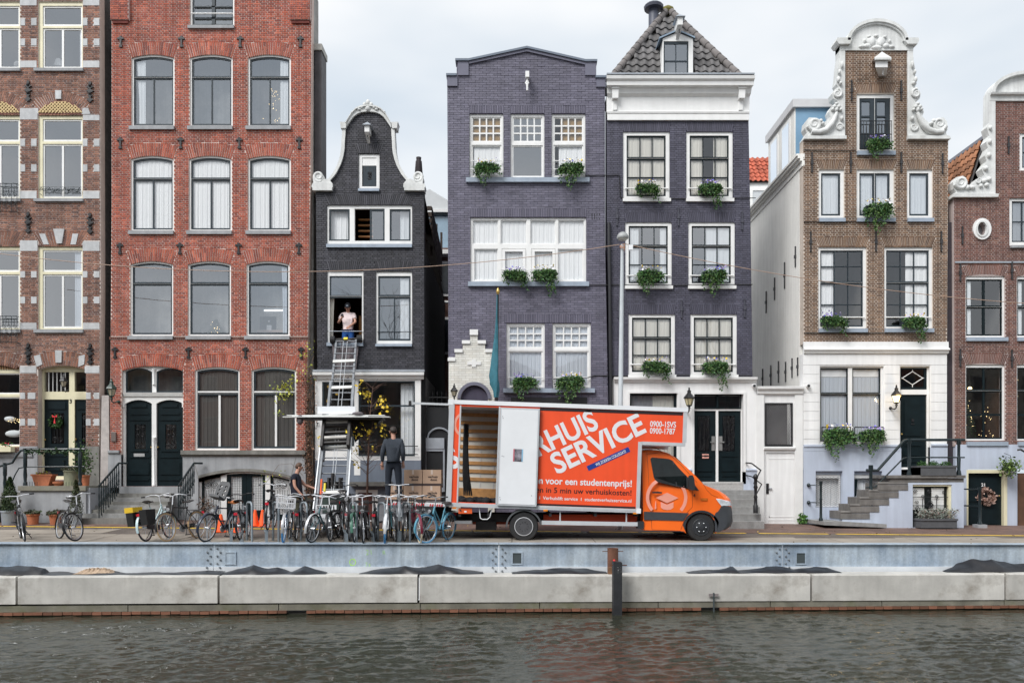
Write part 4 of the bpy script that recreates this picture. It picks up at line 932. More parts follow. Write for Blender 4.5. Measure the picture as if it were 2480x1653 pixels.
# garden gate between the houses
gF=thing('garden_gate','white painted gateway with mesh grille and plain white door between dark and brown houses','gate',(X(1888),FY,Z(1270)),worldcoords=True)
hF=House.__new__(House);hF.root=gF;hF.holes=[];hF.cuts=[];hF.seed=9
MB().slab([(X(1832),Z(1272)),(X(1945),Z(1272)),(X(1945),Z(936)),(X(1832),Z(936))],[[(X(1853),Z(1080)),(X(1920),Z(1080)),(X(1920),Z(975)),(X(1853),Z(975))],[(X(1855),Z(1268)),(X(1936),Z(1268)),(X(1936),Z(1096)),(X(1855),Z(1096))]],FY+.03,FY+.25).build('gate_wall',STUCCO,gF)
hF.moulding('gate_cornice',1833,1944,[(935,.02),(937,.14),(942,.13),(944,.08),(947,.06),(953,.05),(956,-.02)],WHITE,ret=False)
for x in(1831,1925):hF.box('gate_pilaster',x,x+19,956,1272,-.02,.03,WHITE)
hF.box('dentil_band',1852,1924,948,952,-.05,.03,WHITE)
hF.moulding('gate_sill',1850,1925,[(1081,.0),(1083,.06),(1087,.05),(1090,-.02)],WHITE,ret=False)
q=MB().slab([(X(1853),Z(1080)),(X(1920),Z(1080)),(X(1920),Z(975)),(X(1853),Z(975))],[[(X(1856),Z(1076)),(X(1917),Z(1076)),(X(1917),Z(978)),(X(1856),Z(978))]],FY+.0,FY+.06);gg=q.build('grille_frame',IRON,gF)
q=MB();nn=26
for k in range(-nn,nn):
 for sg in(-1,1):
  pts=[]
  for i in range(41):
   x=X(1856)+(X(1917)-X(1856))*i/40;z=Z(1027)+sg*.62*(x-X(1886))+k*.042
   if Z(1076)<z<Z(978):pts.append((x,FY+.03,z))
  if len(pts)>1:q.add([pts[0],pts[-1],(pts[-1][0],FY+.03,pts[-1][2]+.009),(pts[0][0],FY+.03,pts[0][2]+.009)],[(0,1,2,3)])
q.build('wire_mesh',mat('grey_wire',(.22,.22,.23),.5,.1),gg)
MB().box(X(1853),X(1920),FY+.5,FY+.52,Z(1080),Z(975)).build('passage',mat('dim_passage',(.10,.09,.085),.9,.3),gg)
d=hF.box('door',1856,1935,1097,1268,.06,.12,STUCCO)
q=MB()
for a,b,t,u in((1864,1930,1109,1111),(1864,1930,1250,1252),(1864,1865.5,1110,1252),(1929,1930.5,1110,1252),(1862,1932,1258,1260)):q.box(X(a),X(b),FY+.052,FY+.06,Z(u),Z(t))
q.build('panel_bead',WHITE,d);hF.box('lock_plate',1857,1863,1170,1195,.04,.06,IRON,d);hF.box('handle',1862,1870,1181,1183,.0,.04,ZINC,d)
# HOUSE brown, neck gable
hG=House('brown brick house with white carved neck gable and lavender blue basement',2120,1272)
hG.bp=((.185,.112,.072),.24,[(.22,.135,.085),(.15,.09,.06),(.20,.115,.065)],False)
def planew(h,x0,x1,y0,y1,lights,**k):return h.win(x0,x1,y0,y1,lights,WHITE,DGREY,k.pop('sw',4),k.pop('bar',2),**k)
hG.win(2075,2166,227,367,[(2083,2120,236,360,1,1),(2120.5,2158,236,360,1,1)],WHITE,None,0,0,sill=(2075,2167,367,377),sillm=BLUEGREY,nopane=(0,1),room=ROOMP)
for x in(2083,2120.5):
 hl=[[(X(x+6),Z(278)),(X(x+27),Z(278)),(X(x+27),Z(244)),(X(x+6),Z(244))],[(X(x+6),Z(320)),(X(x+27),Z(320)),(X(x+27),Z(282)),(X(x+6),Z(282))]]
 ww=MB().slab([(X(x),Z(360)),(X(x+37.3),Z(360)),(X(x+37.3),Z(236)),(X(x),Z(236))],hl,FY+.07,FY+.12).build('balcony_door',DGREY,hG.root)
 for q_ in hl:MB().quad(*[(p[0],FY+.1,p[1])for p in q_]).build('pane',GL,ww)
q=MB()
for z in(294,326,362):q.cyl((X(2082),FY-.02,Z(z)),(X(2159),FY-.02,Z(z)),.014,n=6)
for k in range(11):q.cyl((X(2083+7.5*k),FY-.02,Z(362)),(X(2083+7.5*k),FY-.02,Z(294)),.009,n=5)
q.build('balcony_rail',IRON,hG.root)
for x in(1983,2197):
 planew(hG,x,x+62,410,529,[(x+7,x+54,418,521,1,1)],cur=((x+9,x+52,420,518,CURW,5,.12 if x<2100 else 0),),gl=GL,sill=(x,x+63,529,538),sillm=BLUEGREY,room=ROOM)
planew(hG,2075,2166,410,529,[(2083,2120,418,521,1,1),(2120.3,2157,418,521,1,1)],cur=((2086,2117,420,520,CURW,4),(2123,2155,420,520,CURW,4)),gl=GL,sill=(2075,2167,529,538),sillm=BLUEGREY,room=ROOM)
for x in(1982,2142):
 c=((x+6,x+40,607,792,CURW,4),)if x<2100 else((x+56,x+110,607,792,CURW,6),)
 w=planew(hG,x,x+117,597,795,[(x+6,x+110,605,683,3,2),(x+6,x+110,683.3,790,3,2)],sw=3,cur=c,gl=GLC,sill=(x,x+118,796,805),sillm=BLUEGREY,room=ROOM)
 MB().cyl((X(x+4),FY,Z(768)),(X(x+113),FY,Z(768)),.02,n=6).build('window_guard',WHITE,w)
for a,b,t in((2077,2164,203),(1985,2043,387),(2077,2164,387),(2199,2256,387),(1984,2097,574),(2144,2257,574)):hG.arch(a,b,t,t+22,0,int((b-a)/3.6),.22,False)
anchors(hG,[(2062,220),(2182,220),(1966,394),(2060,394),(2182,393),(2282,396),(1963,586),(2121,585),(2279,585)],48,'bar',mat('dark_iron_bar',(.035,.035,.038),.6,.2))
hG.wall([(1946,832),(2294,832),(2297,336),(2197,336),(2197,122),(2045,122),(2045,336),(1945,336)],hG.bp[0],hG.bp[2],hG.bp[1],mortar=(.58,.50,.43),bl=.20,bh=.0605,joint=.020)
def relief(h,name,blobs,m=ORN,f=-.06):
 for a,b,rx,rz in blobs:MB().ball((X(a),FY+f,Z(b)),1,10,rx*S,.07,rz*S).build(name,m,h.root,smooth=70)
for sg in(1,-1):
 mx=lambda a:a if sg>0 else 4242-a
 P=lambda pts:[(mx(a),b)for a,b in pts]
 hG.plate('gable_flank',P([(2045.5,332),(2045.5,112),(2032,112),(2032,140),(2028,165),(2027,185),(2024,205),(2028,212),(2021,218),(2014,228),(2016,240),(2028,246),(2022,254),(2012,260),(2006,272),(2010,284),(1996,297),(1984,299),(1972,287),(1958,286),(1950,296),(1948,312),(1953,323),(1948,332)]),-.043,.27,ORN)
 hG.plate('shoulder_cornice',P([(1944,340),(2046.5,340),(2046.5,332),(1948,332),(1945,336)]),-.12,.28,ORN)
 scrollwork(hG,'carved_scroll',mx(1970),303,16,sg,R(200)if sg>0 else R(-20),ORN,-.16,1.6)
 scrollwork(hG,'carved_scroll',mx(2026),229,11,-sg,R(80),ORN,-.14,1.5);scrollwork(hG,'carved_scroll',mx(2031),310,9,sg,R(0),ORN,-.12,1.4)
 q=MB();pth=[(mx(a),b)for a,b in((1962,322),(1980,324),(1998,318),(2010,306),(2018,292),(2024,276))]
 q.tube([(X(a),FY-.09,Z(b))for a,b in pth],[.09,.10,.10,.09,.07,.05],8);q.build('carved_leaf',ORN,hG.root,smooth=60)
 relief(hG,'carved_flower',[(mx(2018),262,6,5),(mx(2028),262,6,5),(mx(2023),255,5,4),(mx(2023),269,5,6),(mx(2014),268,4,4),(mx(2033),269,4,4),(mx(1985),296,5,5),(mx(1990),302,5,4),(mx(2036),290,4,6),(mx(2012),300,5,5),(mx(2030),178,3,6),(mx(2028),196,4,7),(mx(2033),205,4,4),(mx(2036),160,2.5,9)],f=-.085)
ped=[(2032,124),(2210,124),(2210,100)]+[(2121+71*math.cos(t),106-47*math.sin(t))for t in[math.pi*k/20 for k in range(21)]]+[(2032,100)]
hG.plate('pediment',ped,-.05,.28,ORN)
arc=lambda r,c,rz:[(2121+r*math.cos(math.pi*k/24),c-rz*math.sin(math.pi*k/24))for k in range(25)]
hG.plate('pediment_moulding',arc(73,104,52)+arc(66,104,45)[::-1],-.16,.28,ORN);hG.plate('pediment_moulding',arc(68,104,46.5)+arc(62,104,41)[::-1],-.11,.0,ORN)
for a,b in((2021,2058),(2186,2220)):hG.plate('pediment_end',[(a+6,113),(b-4,113),(b,104),(b-2,98),(a+2,98),(a,105)],-.16,.28,ORN)
relief(hG,'coat_of_arms',[(2108,103,11,12),(2132,104,11,12),(2098,114,9,6),(2143,114,9,6),(2121,118,14,5),(2085,116,8,4),(2157,116,8,4),(2120,90,6,4),(2103,92,5,4),(2140,93,5,4),(2092,102,4,5),(2152,103,4,5)],f=-.05)
q=MB();A,B=X(2119),X(2153);yf=FY-1.0
q.add([(X(2120,yf),yf,Z(163,yf)),(X(2150,yf),yf,Z(163,yf)),(X(2150,yf),yf,Z(140,yf)),(X(2120,yf),yf,Z(140,yf)),(X(2128),FY,Z(186)),(X(2146),FY,Z(186)),(X(2150),FY,Z(140)),(X(2120),FY,Z(140))],[(0,1,2,3),(0,4,5,1),(0,3,7,4),(1,5,6,2),(3,2,6,7)]);ho=q.build('hoist_beam',WHITE,hG.root)
q=MB();q.add([(X(2115,yf),yf-.08,Z(143,yf)),(X(2156,yf),yf-.08,Z(143,yf)),(X(2136,yf),yf+.15,Z(124,yf)),(X(2112),FY,Z(150)),(X(2158),FY,Z(150)),(X(2136),FY,Z(125)),(X(2115,yf),yf-.08,Z(148,yf)),(X(2156,yf),yf-.08,Z(148,yf))],[(0,1,2),(0,2,5,3),(1,4,5,2),(6,7,1,0),(3,4,7,6)]);q.build('hoist_roof',ORN,ho)
HKX=lambda a,b:(X(a,yf+.2),yf+.2,Z(b,yf+.2))
MB().tube([HKX(2139,166),HKX(2139,174),HKX(2137,180),HKX(2141,182)],.02,6).build('hook',WHITE,ho)
hG.moulding('band',1946,2294,[(827,.0),(828,.06),(843,.07),(844,.12),(848,.13),(851,.08),(855,.07),(857,.03)],WHITE)
gh=[[(X(a),Z(d)),(X(b),Z(d)),(X(b),Z(c)),(X(a),Z(c))]for a,b,c,d in((1986,2140,886,1072),(2180,2252,886,1133))]
hG.holes=[]
MB().slab([(X(1945),Z(1136)),(X(2293),Z(1136)),(X(2293),Z(856)),(X(1945),Z(856))],gh,FY+.0,FY+.3).build('stucco_front',STUCCO,hG.root)
for a,b in((1945,1984),(2142,2178),(2254,2293)):
 for k in range(9):
  t=884+k*22.4
  if t<1066:MB().box(X(a)+.004,X(b)-.004,FY-.016,FY,Z(min(t+21.4,1076)),Z(t)).build('rusticated_block',STUCCO,hG.root)
MB().box(X(1945)+.004,X(2293)-.004,FY-.016,FY,Z(883),Z(858)).build('lintel_band',STUCCO,hG.root)
w=hG.win(1986,2140,886,1072,[(1988,2056,890,952,1,1),(1988,2056,952.3,1068,1,1),(2066,2135,890,952,1,1),(2066,2135,952.3,1068,1,1)],WHITE,DGREEN,2.5,0,rec=.06,gl=GLC,room=ROOM,cur=((1992,2054,912,1066,CURB,10),(2068,2133,912,1066,CURB,10),(1992,2054,892,911,CURW,2),(2068,2133,892,911,CURW,2)))
q=MB()
for a in(1989,2068):
 q.cyl((X(a),FY-.06,Z(1034)),(X(a+69),FY-.06,Z(1034)),.016,n=6)
 for e in(a,a+69):q.cyl((X(e),FY-.06,Z(1034)),(X(e),FY-.06,Z(1068)),.014,n=6)
 for k in range(9):q.cyl((X(a),FY-.06,Z(1037+3.6*k)),(X(a+69),FY-.06,Z(1037+3.6*k)),.004,n=4)
q.build('window_guard',IRON,w)
w=hG.win(2180,2252,886,1133,[(2182,2249,889,942,1,1),(2183,2249,954,1131,1,1)],WHITE,None,0,0,rec=.10,gl=GLD,nopane=(1,),name='door_frame',room=ROOM)
q=MB().slab([(X(2182),Z(942)),(X(2249),Z(942)),(X(2249),Z(889)),(X(2182),Z(889))],[[(X(2187),Z(936)),(X(2243),Z(936)),(X(2243),Z(893)),(X(2187),Z(893))]],FY+.12,FY+.16);q.build('fanlight_frame',DGREEN,hG.root)
q=MB();P_=[(2190,914),(2215,898),(2240,914),(2215,930)]
for i in range(4):a,b=P_[i],P_[(i+1)%4];q.cyl((X(a[0]),FY+.13,Z(a[1])),(X(b[0]),FY+.13,Z(b[1])),.013,n=5)
for a,b in(((2187,914),(2190,914)),((2240,914),(2243,914)),((2215,893),(2215,898)),((2215,930),(2215,936))):q.cyl((X(a[0]),FY+.13,Z(a[1])),(X(b[0]),FY+.13,Z(b[1])),.013,n=5)
q.build('leading',WHITE,hG.root)
panel_door(hG,hG.root,2183,2249,954,1131,.15,DGREEN,[(2194,2237,967,1056),(2190,2241,1059,1064),(2195,2237,1076,1080),(2195,2237,1084,1104),(2190,2241,1112,1120)],knob=(2188,1050))
q=MB().box(X(2212),X(2218),FY+.10,FY+.13,Z(1020),Z(1013));q.box(X(2211),X(2219),FY+.1,FY+.13,Z(1027),Z(1024));q.build('door_knocker',IRON,hG.root)
hG.moulding('plinth_cap',1946,2180,[(1076,.0),(1077,.06),(1081,.06),(1084,.03),(1092,.025),(1093,.01)],STUCCOB,ret=False)
hG.moulding('plinth_cap',2254,2293,[(1074,.0),(1075,.06),(1079,.06),(1082,.03)],STUCCOB,ret=False)
MB().slab([(X(1945.5),Z(1270)),(X(2182),Z(1270)),(X(2182),Z(1085)),(X(1945.5),Z(1085))],[[(X(1975),Z(1228)),(X(2040),Z(1228)),(X(2040),Z(1140)),(X(1975),Z(1140))],[(X(2068),Z(1210)),(X(2136),Z(1210)),(X(2136),Z(1140)),(X(2068),Z(1140))]],FY-.02,FY+.3).build('basement_wall',STUCCOB,hG.root)
hG.box('basement_wall',2252,2294,1082,1150,-.02,.3,STUCCOB)
for a,b,c,d in((1976,2039,1154,1227),(2069,2136,1154,1209)):
 hG.box('reveal',a-1,b+1,1139,1148.5,.10,.29,STUCCOB)
 hl=[(X(a+3),Z(d-3)),(X(b-3),Z(d-3)),(X(b-3),Z(c+3)),(X(a+3),Z(c+3))]
 ww=MB().slab([(X(a),Z(d)),(X(b),Z(d)),(X(b),Z(c-6)),(X(a),Z(c-6))],[hl],FY+.12,FY+.2).build('basement_window',WHITE,hG.root)
 MB().quad(*[(p[0],FY+.16,p[1])for p in hl]).build('pane',GLC,ww);curtain(ww,X(a),X(b),Z(d),Z(c),FY+.28,CURW,7)
 q=MB()
 if a<2000:
  for k in range(-14,15):
   for sg in(-1,1):
    pts=[(X(a)+(X(b)-X(a))*i/30,FY+.08,Z((c+d)/2)+sg*.5*(X(a)+(X(b)-X(a))*i/30-X((a+b)/2))+k*.06)for i in range(31)];pts=[p for p in pts if Z(d)<p[2]<Z(c)]
    if len(pts)>1:q.add([pts[0],pts[-1],(pts[-1][0],FY+.08,pts[-1][2]+.008),(pts[0][0],FY+.08,pts[0][2]+.008)],[(0,1,2,3)])
  q.build('wire_mesh',MATS['grey_wire'],ww)
MB().slab([(X(2069),Z(1205)),(X(2069),Z(1160)),(X(2080),Z(1160)),(X(2077),Z(1200))],[],FY+.09,FY+.12).build('window_frame',DGREEN,hG.root)
LD=FY-1.25;DTR=mat('dark_worn_tread',(.17,.16,.15),.7,.25,5,bump=.15,streak=.2,dirt=.4,dcol=(.08,.075,.07))
landing=MB().box(X(2150,LD),X(2339,LD),LD,FY-.03,Z(1157,LD),Z(1150,LD));landing.box(X(2157,LD),X(2337,LD),LD+.06,FY-.03,Z(1167,LD),Z(1157.3,LD));landing.build('landing',DTR,hG.root)
LP2=lambda pts:[(X(a,LD),Z(b,LD))for a,b in pts]
MB().slab(LP2([(2042,1278),(2042,1256),(2065,1256),(2065,1239),(2088,1239),(2088,1222),(2111,1222),(2111,1204),(2132,1204),(2132,1186),(2152,1186),(2152,1168),(2337,1168),(2337,1278)]),[LP2([(2213,1277),(2308,1277),(2308,1173),(2213,1173)])],LD+.06,FY-.06).build('stair_wall',STUCCOB,hG.root)
for k,(a,b,t)in enumerate(((2130,2200,1168),(2109,2177,1186),(2086,2154,1204),(2063,2130,1221),(2040,2107,1238))):
 mb=MB();mb.box(X(a,LD),X(b,LD),LD-.04+.12,FY-.3,Z(t+18,LD),Z(t,LD));mb.build('step',DTR,hG.root)
 mb=MB();mb.cyl((X(a-2,LD),LD+.09,Z(t+2,LD)),(X(b+1,LD),LD+.09,Z(t+2,LD)),.045,n=10);mb.box(X(a-2,LD),X(b+1,LD),LD+.04,LD+.2,Z(t+18,LD),Z(t+5,LD));mb.build('tread_nosing',DTR,hG.root)
hG.plate('bottom_slab',[(1950,1264),(2092,1270),(2092,1262),(1990,1256),(1950,1256)],-1.5,-.1,stp)
GBX=lambda nm,a,b,t,u,y0,y1,m,par=None:MB().box(X(a,LD),X(b,LD),LD+y0,LD+y1,Z(u,LD),Z(t,LD)).build(nm,m,par or hG.root)
GBX('cellar_back',2213,2308,1173,1277,.22,.28,mat('near_black_green',(.008,.012,.013),.4,.1))
for x in(2216,2264):
 p=GBX('blind',x,x+30,1181,1234,.19,.215,mat('white_slat_blind',(.66,.70,.68),.6,.03))
 for k in range(14):GBX('blind_slat',x,x+30,1182+k*3.75,1182+k*3.75+2.9,.18,.19,WHITE,p)
q=MB();gy=LD+.13;LX=lambda v:X(v,LD);LZ=lambda v:Z(v,LD)
for x in(2240,2274):
 scroll_iron(q,LX(x),LZ(1202),.055,1.6,R(-90),1,gy,.009);q.cyl((LX(x),gy,LZ(1207)),(LX(x),gy,LZ(1240)),.011,n=5)
 scroll_iron(q,LX(x-18),LZ(1190),.06,1.4,0,1,gy,.009);scroll_iron(q,LX(x-14),LZ(1216),.06,1.4,R(180),-1,gy,.009);scroll_iron(q,LX(x-14),LZ(1230),.06,1.4,R(0),1,gy,.009);scroll_iron(q,LX(x+18),LZ(1192),.05,1.4,R(90),1,gy,.009)
for z in(1203,1224):q.cyl((LX(2213),gy,LZ(z)),(LX(2302),gy,LZ(z)),.009,n=5)
q.slab(LP2([(2247,1222),(2257,1232),(2267,1222),(2257,1212)]),[LP2([(2250,1222),(2257,1229),(2264,1222),(2257,1215)])],gy-.01,gy+.01)
q.build('grille',IRON,hG.root)
GBX('cellar_jamb',2302,2308,1174,1277,.10,.20,CREAM);GBX('cellar_lintel',2213,2308,1173,1177,.09,.20,CREAM)
q=MB();y=LD+.12
post=lambda x,t,b,w=.06:q.lathe([(w*1.3,0),(w*1.3,.06),(w,.14),(w*.8,.2),(w,.5),(w*.75,.55),(w*.75,(b-t)*S-.16),(w*1.1,(b-t)*S-.12),(w*1.1,(b-t)*S)],(X(x,y),y,Z(b,y)),12)
post(2109,1130,1224);post(2202,1066,1153,.05);post(2322,1068,1152,.055)
for d,r in((0,.042),):q.tube([(X(2098,y),y,Z(1138,y)),(X(2126,y),y,Z(1138,y)),(X(2190,y),y,Z(1066,y)),(X(2200,y),y,Z(1064.5,y)),(X(2336,y),y,Z(1064.5,y))],r,8)
q.tube([(X(2097,y),y,Z(1180,y)),(X(2119,y),y,Z(1179,y)),(X(2188,y),y,Z(1109,y)),(X(2202,y),y,Z(1107,y)),(X(2336,y),y,Z(1107,y))],.022,8)
q.build('stair_rail',IRONG,hG.root,smooth=45)
q=MB();post2=q.lathe([(.06,0),(.06,.05),(.04,.1),(.035,.6),(.045,.62),(.035,.66),(.035,1.05),(.05,1.08),(.05,1.16)],(X(1988,y),y,Z(1260,y)),12)
for z in(1174,1216):q.cyl((X(1957),FY-.02,Z(z)),(X(1988,y),y,Z(z,y)),.018,n=7);q.ball((X(1957),FY-.05,Z(z)),.06,8)
q.build('stair_rail',IRONG,hG.root,smooth=45)
SW=mat('cream_white_render',(.85,.84,.80),.8,.06,1.2,streak=.10,dirt=.12,dcol=(.5,.46,.38))
mb=MB();xs=X(1945)
pts=[(FY+.31,Z(1272)),(FY+12,Z(1272)),(FY+12,Z(372)-.0),(FY+.31,Z(372))]
mb.add([(xs,a,b)for a,b in pts]+[(xs+.2,a,b)for a,b in pts],[(3,2,1,0),(4,5,6,7),(0,1,5,4),(1,2,6,5),(2,3,7,6),(3,0,4,7)]);mb.build('side_wall',SW,hG.root)
mb=MB()
for o,zt,zb in((.20,372,377),(.16,377,383),(.09,383,389),(.03,389,402)):mb.box(xs-o,xs+.05,FY+.0,FY+12,Z(zb),Z(zt))
mb.build('side_cornice',SW,hG.root)
DT,DF,DK=Z(243,FY+.7),FY+.7,FY+3.25
MB().box(xs+.02,X(2035),DF,DK,Z(380),DT-.02).build('roof_dormer',mat('sky_blue_panel',(.20,.35,.50),.5,.04),hG.root)
MB().box(xs-.02,xs+.018,DF,DK,Z(376),DT-.25).build('dormer_cladding',SW,hG.root)
MB().box(xs-.10,X(2037),DF-.1,DK+.1,DT-.25,DT).build('dormer_fascia',mat('grey_white_fascia',(.60,.60,.61),.6,.05),hG.root)
for k in range(2):
 ya,yb_=DF+.35+k*1.15,DF+1.15+k*1.15
 q=MB().slab([(ya,Z(372)),(yb_,Z(372)),(yb_,DT-.4),(ya,DT-.4)],[],0,.03);q.v=[(xs-.05+v[1],v[0],v[2])for v in q.v];o=q.build('dormer_window',WHITE,hG.root)
 MB().quad((xs-.055,ya+.1,Z(366)),(xs-.055,yb_-.1,Z(366)),(xs-.055,yb_-.1,DT-.5),(xs-.055,ya+.1,DT-.5)).build('pane',GL,o)
for yy,z0,z1 in((.6,582,633),(1.6,600,668),(2.6,620,680),(3.5,640,700),(.4,860,905),(.9,856,905),(1.5,858,910),(2.2,848,905),(3.0,850,905),(3.9,850,905)):
 mb=MB().box(xs-.03,xs+.01,FY+yy,FY+yy+.06,Z(z1),Z(z0));mb.box(xs-.045,xs+.01,FY+yy-.02,FY+yy+.08,Z((z0+z1)/2+4),Z((z0+z1)/2-4));mb.build('wall_anchor',MATS['dark_iron_bar'],hG.root)
hG.body(1945,2297,340,1272,9,SW,left=False)
mb=MB().box(X(2297),X(2313),FY+.12,FY+.3,Z(1150),Z(535));tag(mb.build('downpipe_board',mat('dark_plum_board',(.035,.028,.035),.6,.2)),'dark plum boarded downpipe strip between the two brown houses at right','downpipe')
bk=thing('rear_house','distant house with orange-red tiled roof and white front behind the garden gate','house',(X(1840),FY+12.3,0),worldcoords=True)
DB=FY+12.3;rr=random.Random(8)
RT=mat('orange_pantile',(.42,.10,.055),.8,.25,6,bump=.2,rnd_obj=.25,dirt=.3,dcol=(.12,.06,.04))
MB().box(X(1765,DB),X(1905,DB),DB,DB+3,0,Z(440,DB)).build('wall',WHITE,bk)
P0=Vector((X(1775,DB),DB-.1,Z(441,DB)));ey=Vector((0,.75,.95)).normalized();tile_plane(bk,P0,Vector((1,0,0)),ey,1.95,2.0,.24,.33,lambda u,v:v<2.0,RT,rr)
q=MB();q.add([tuple(P0-ey*.05+Vector((-.2,.03,-.05))),tuple(P0+Vector((2.3,.03,-.05))),tuple(P0+ey*2.1+Vector((2.3,.03,-.05))),tuple(P0+ey*2.1+Vector((-.2,.03,-.05)))],[(0,1,2,3)]);q.build('roof',MATS['roof_underlay'],bk)
q=MB().slab([(X(1815,DB),Z(520,DB)),(X(1862,DB),Z(520,DB)),(X(1862,DB),Z(456,DB)),(X(1815,DB),Z(456,DB))],[[(X(1822,DB),Z(515,DB)),(X(1858,DB),Z(515,DB)),(X(1858,DB),Z(462,DB)),(X(1822,DB),Z(462,DB))]],DB-.06,DB-.005).build('window',WHITE,bk)
MB().quad((X(1822,DB),DB-.03,Z(515,DB)),(X(1858,DB),DB-.03,Z(515,DB)),(X(1858,DB),DB-.03,Z(462,DB)),(X(1822,DB),DB-.03,Z(462,DB))).build('pane',GL,q)
# HOUSE far right
hH=House('reddish brown brick house with white pediment and oval window, cut by right edge',2420,1272)
hH.bp=((.18,.085,.066),.22,[(.21,.10,.078),(.15,.072,.058),(.19,.09,.062)],False)
hH.win(2445,2560,478,594,[(2453,2552,486,585,4,2)],WHITE,DGREY,3,2.5,sill=(2446,2562,595,601),cur=((2455,2500,488,582,CURG,5),),room=ROOM)
hH.win(2470,2560,322,412,[(2478,2552,330,405,2,2)],WHITE,DGREY,3,2.5,room=ROOM)
for dx in(0,124):
 hH.win(2339,2434,668,816,[(2342,2430,675,742,2,1),(2342,2430,742.3,812,2,1)],WHITE,DGREEN,3,6,dx=dx,sill=(2339,2439,817,826),sillm=BLUEGREY,gl=GLD,cur=((2343,2357,676,808,CURW,2),),room=ROOM)
 hH.win(2339,2434,882,1068,[(2342,2430,889,945,2,1),(2342,2430,945.3,1062,2,2)],WHITE,DGREEN,3,4.5,dx=dx,sill=(2340,2439,1069,1079),sillm=BLUEGREY,gl=GLD,room=ROOMW)
 hH.arch(2341+dx,2432+dx,640,664,4,26,.2,False);hH.arch(2341+dx,2432+dx,854,879,4,26,.2,False)
ov=[(2377+22*math.cos(t),555+26*math.sin(t))for t in[2*math.pi*k/28 for k in range(28)]];ovi=[(2376+11*math.cos(t),555+16*math.sin(t))for t in[2*math.pi*k/28 for k in range(28)]]
hH.holes.append([(X(a),Z(b))for a,b in ovi])
o=hH.plate('oval_window',ov,-.05,.06,WHITE,holes=[ovi]);hH.plate('oval_rim',[(2376+15*math.cos(t),555+20*math.sin(t))for t in[2*math.pi*k/28 for k in range(28)]],-.075,-.051,ORN,holes=[ovi],parent=o)
q=MB();q.add([(X(a),FY+.2,Z(b))for a,b in ovi],[tuple(range(28))]);q.build('pane',mat('grey_shutter_board',(.33,.34,.36),.6,.05),o)
hH.wall([(2312,1080),(2600,1080),(2600,225),(2407,225),(2408,482),(2310,482)],hH.bp[0],hH.bp[2],hH.bp[1],mortar=(.50,.42,.40),bl=.20,bh=.0605,joint=.0165)
hH.plate('gable_flank',[(2409,474),(2409,225),(2394,225),(2393,300),(2388,310),(2394,330),(2386,345),(2391,360),(2383,378),(2388,392),(2375,410),(2382,425),(2366,434),(2360,440),(2348,452),(2340,446),(2338,432),(2330,427),(2315,430),(2306,442),(2308,458),(2314,466),(2308,470),(2308,474)],-.043,.27,ORN)
hH.plate('shoulder_cornice',[(2303,480),(2412,480),(2414,472),(2304,472)],-.12,.28,ORN)
scrollwork(hH,'carved_scroll',2324,444,15,1,R(200),ORN,-.16,1.6);scrollwork(hH,'carved_scroll',2366,440,7,-1,R(80),ORN,-.12,1.4)
relief(hH,'carved_flower',[(2380,440,6,6),(2392,436,6,6),(2386,450,6,5),(2372,452,5,5),(2352,456,7,5),(2340,456,6,6),(2394,345,4,6),(2392,378,5,7),(2384,410,6,6),(2395,312,4,6)],f=-.07)
hH.moulding('pediment_base',2396,2600,[(227,.10),(229,.16),(233,.14),(235,.06),(246,.05)],ORN)
arcH=lambda r,rz:[(2488+r*math.cos(math.pi*k/24),228-rz*math.sin(math.pi*k/24))for k in range(25)]
hH.plate('pediment',arcH(86,46),-.02,.28,ORN);hH.plate('pediment_moulding',arcH(92,52)+arcH(84,44)[::-1],-.15,.28,ORN)
hH.plate('blue_base',[(2296,1276),(2344,1276),(2344,1135),(2436,1135),(2436,1276),(2463,1276),(2463,1135),(2600,1135),(2600,1076),(2314,1076),(2314,1150),(2296,1150)],-.02,.25,STUCCOB)
hH.plate('string_course',[(2312,637),(2600,637),(2600,633),(2312,633)],-.03,.0,ZINC)
d=panel_door(hH,hH.root,2344,2430,1145,1277,.10,DGREEN,[(2350,2420,1155,1215),(2350,2420,1232,1270)],name='door',knob=(2423,1200));hH.plate('door_frame',[(2340,1277),(2344,1277),(2344,1145),(2430,1145),(2430,1277),(2438,1277),(2438,1137),(2340,1137)],-.03,.12,CREAM)
hH.box('door',2466,2520,1145,1277,.05,.1,ROOMW)
tx=text_mesh('21',.14,.003);tx.move(Matrix.Translation((X(2379),FY+.055,Z(1177))));tx.build('house_number',WHITE,hH.root)
hH.body(2311,2600,480,1272,9,mat('brown_side',(.11,.07,.06),.85,.3),right=False)
anchors(hH,[(2325,660),(2450,655),(2325,866),(2450,868),(2330,570),(2442,352)],42,'bar',MATS['dark_iron_bar'])
OT=mat('brown_orange_pantile',(.27,.12,.06),.8,.3,5,bump=.2,rnd_obj=.35)
HX0,HX1,HZ0,HZ1=X(2326),X(2403),Z(566),Z(322);ey=Vector((HX1-HX0,0,HZ1-HZ0));HL=ey.length;ey.normalize()
q=MB();q.add([(HX0,FY+.32,HZ0),(HX0,FY+5.5,HZ0),(HX1,FY+5.5,HZ1),(HX1,FY+.32,HZ1),(HX1+1.0,FY+5.5,HZ0),(HX1+1.0,FY+.32,HZ0)],[(0,1,2,3),(3,2,4,5)]);q.build('roof',MATS['roof_underlay'],hH.root)
MB().box(HX1-.06,HX1+.10,FY+.32,FY+5.5,HZ1-.02,HZ1+.09).build('ridge',mat('ridge_lead',(.20,.21,.25),.5,.1),hH.root)
me=pantile_mesh(.23,.28,OT);Mx=Matrix(((0,ey.x,-ey.z),(-1,0,0),(0,ey.z,ey.x))).to_4x4()
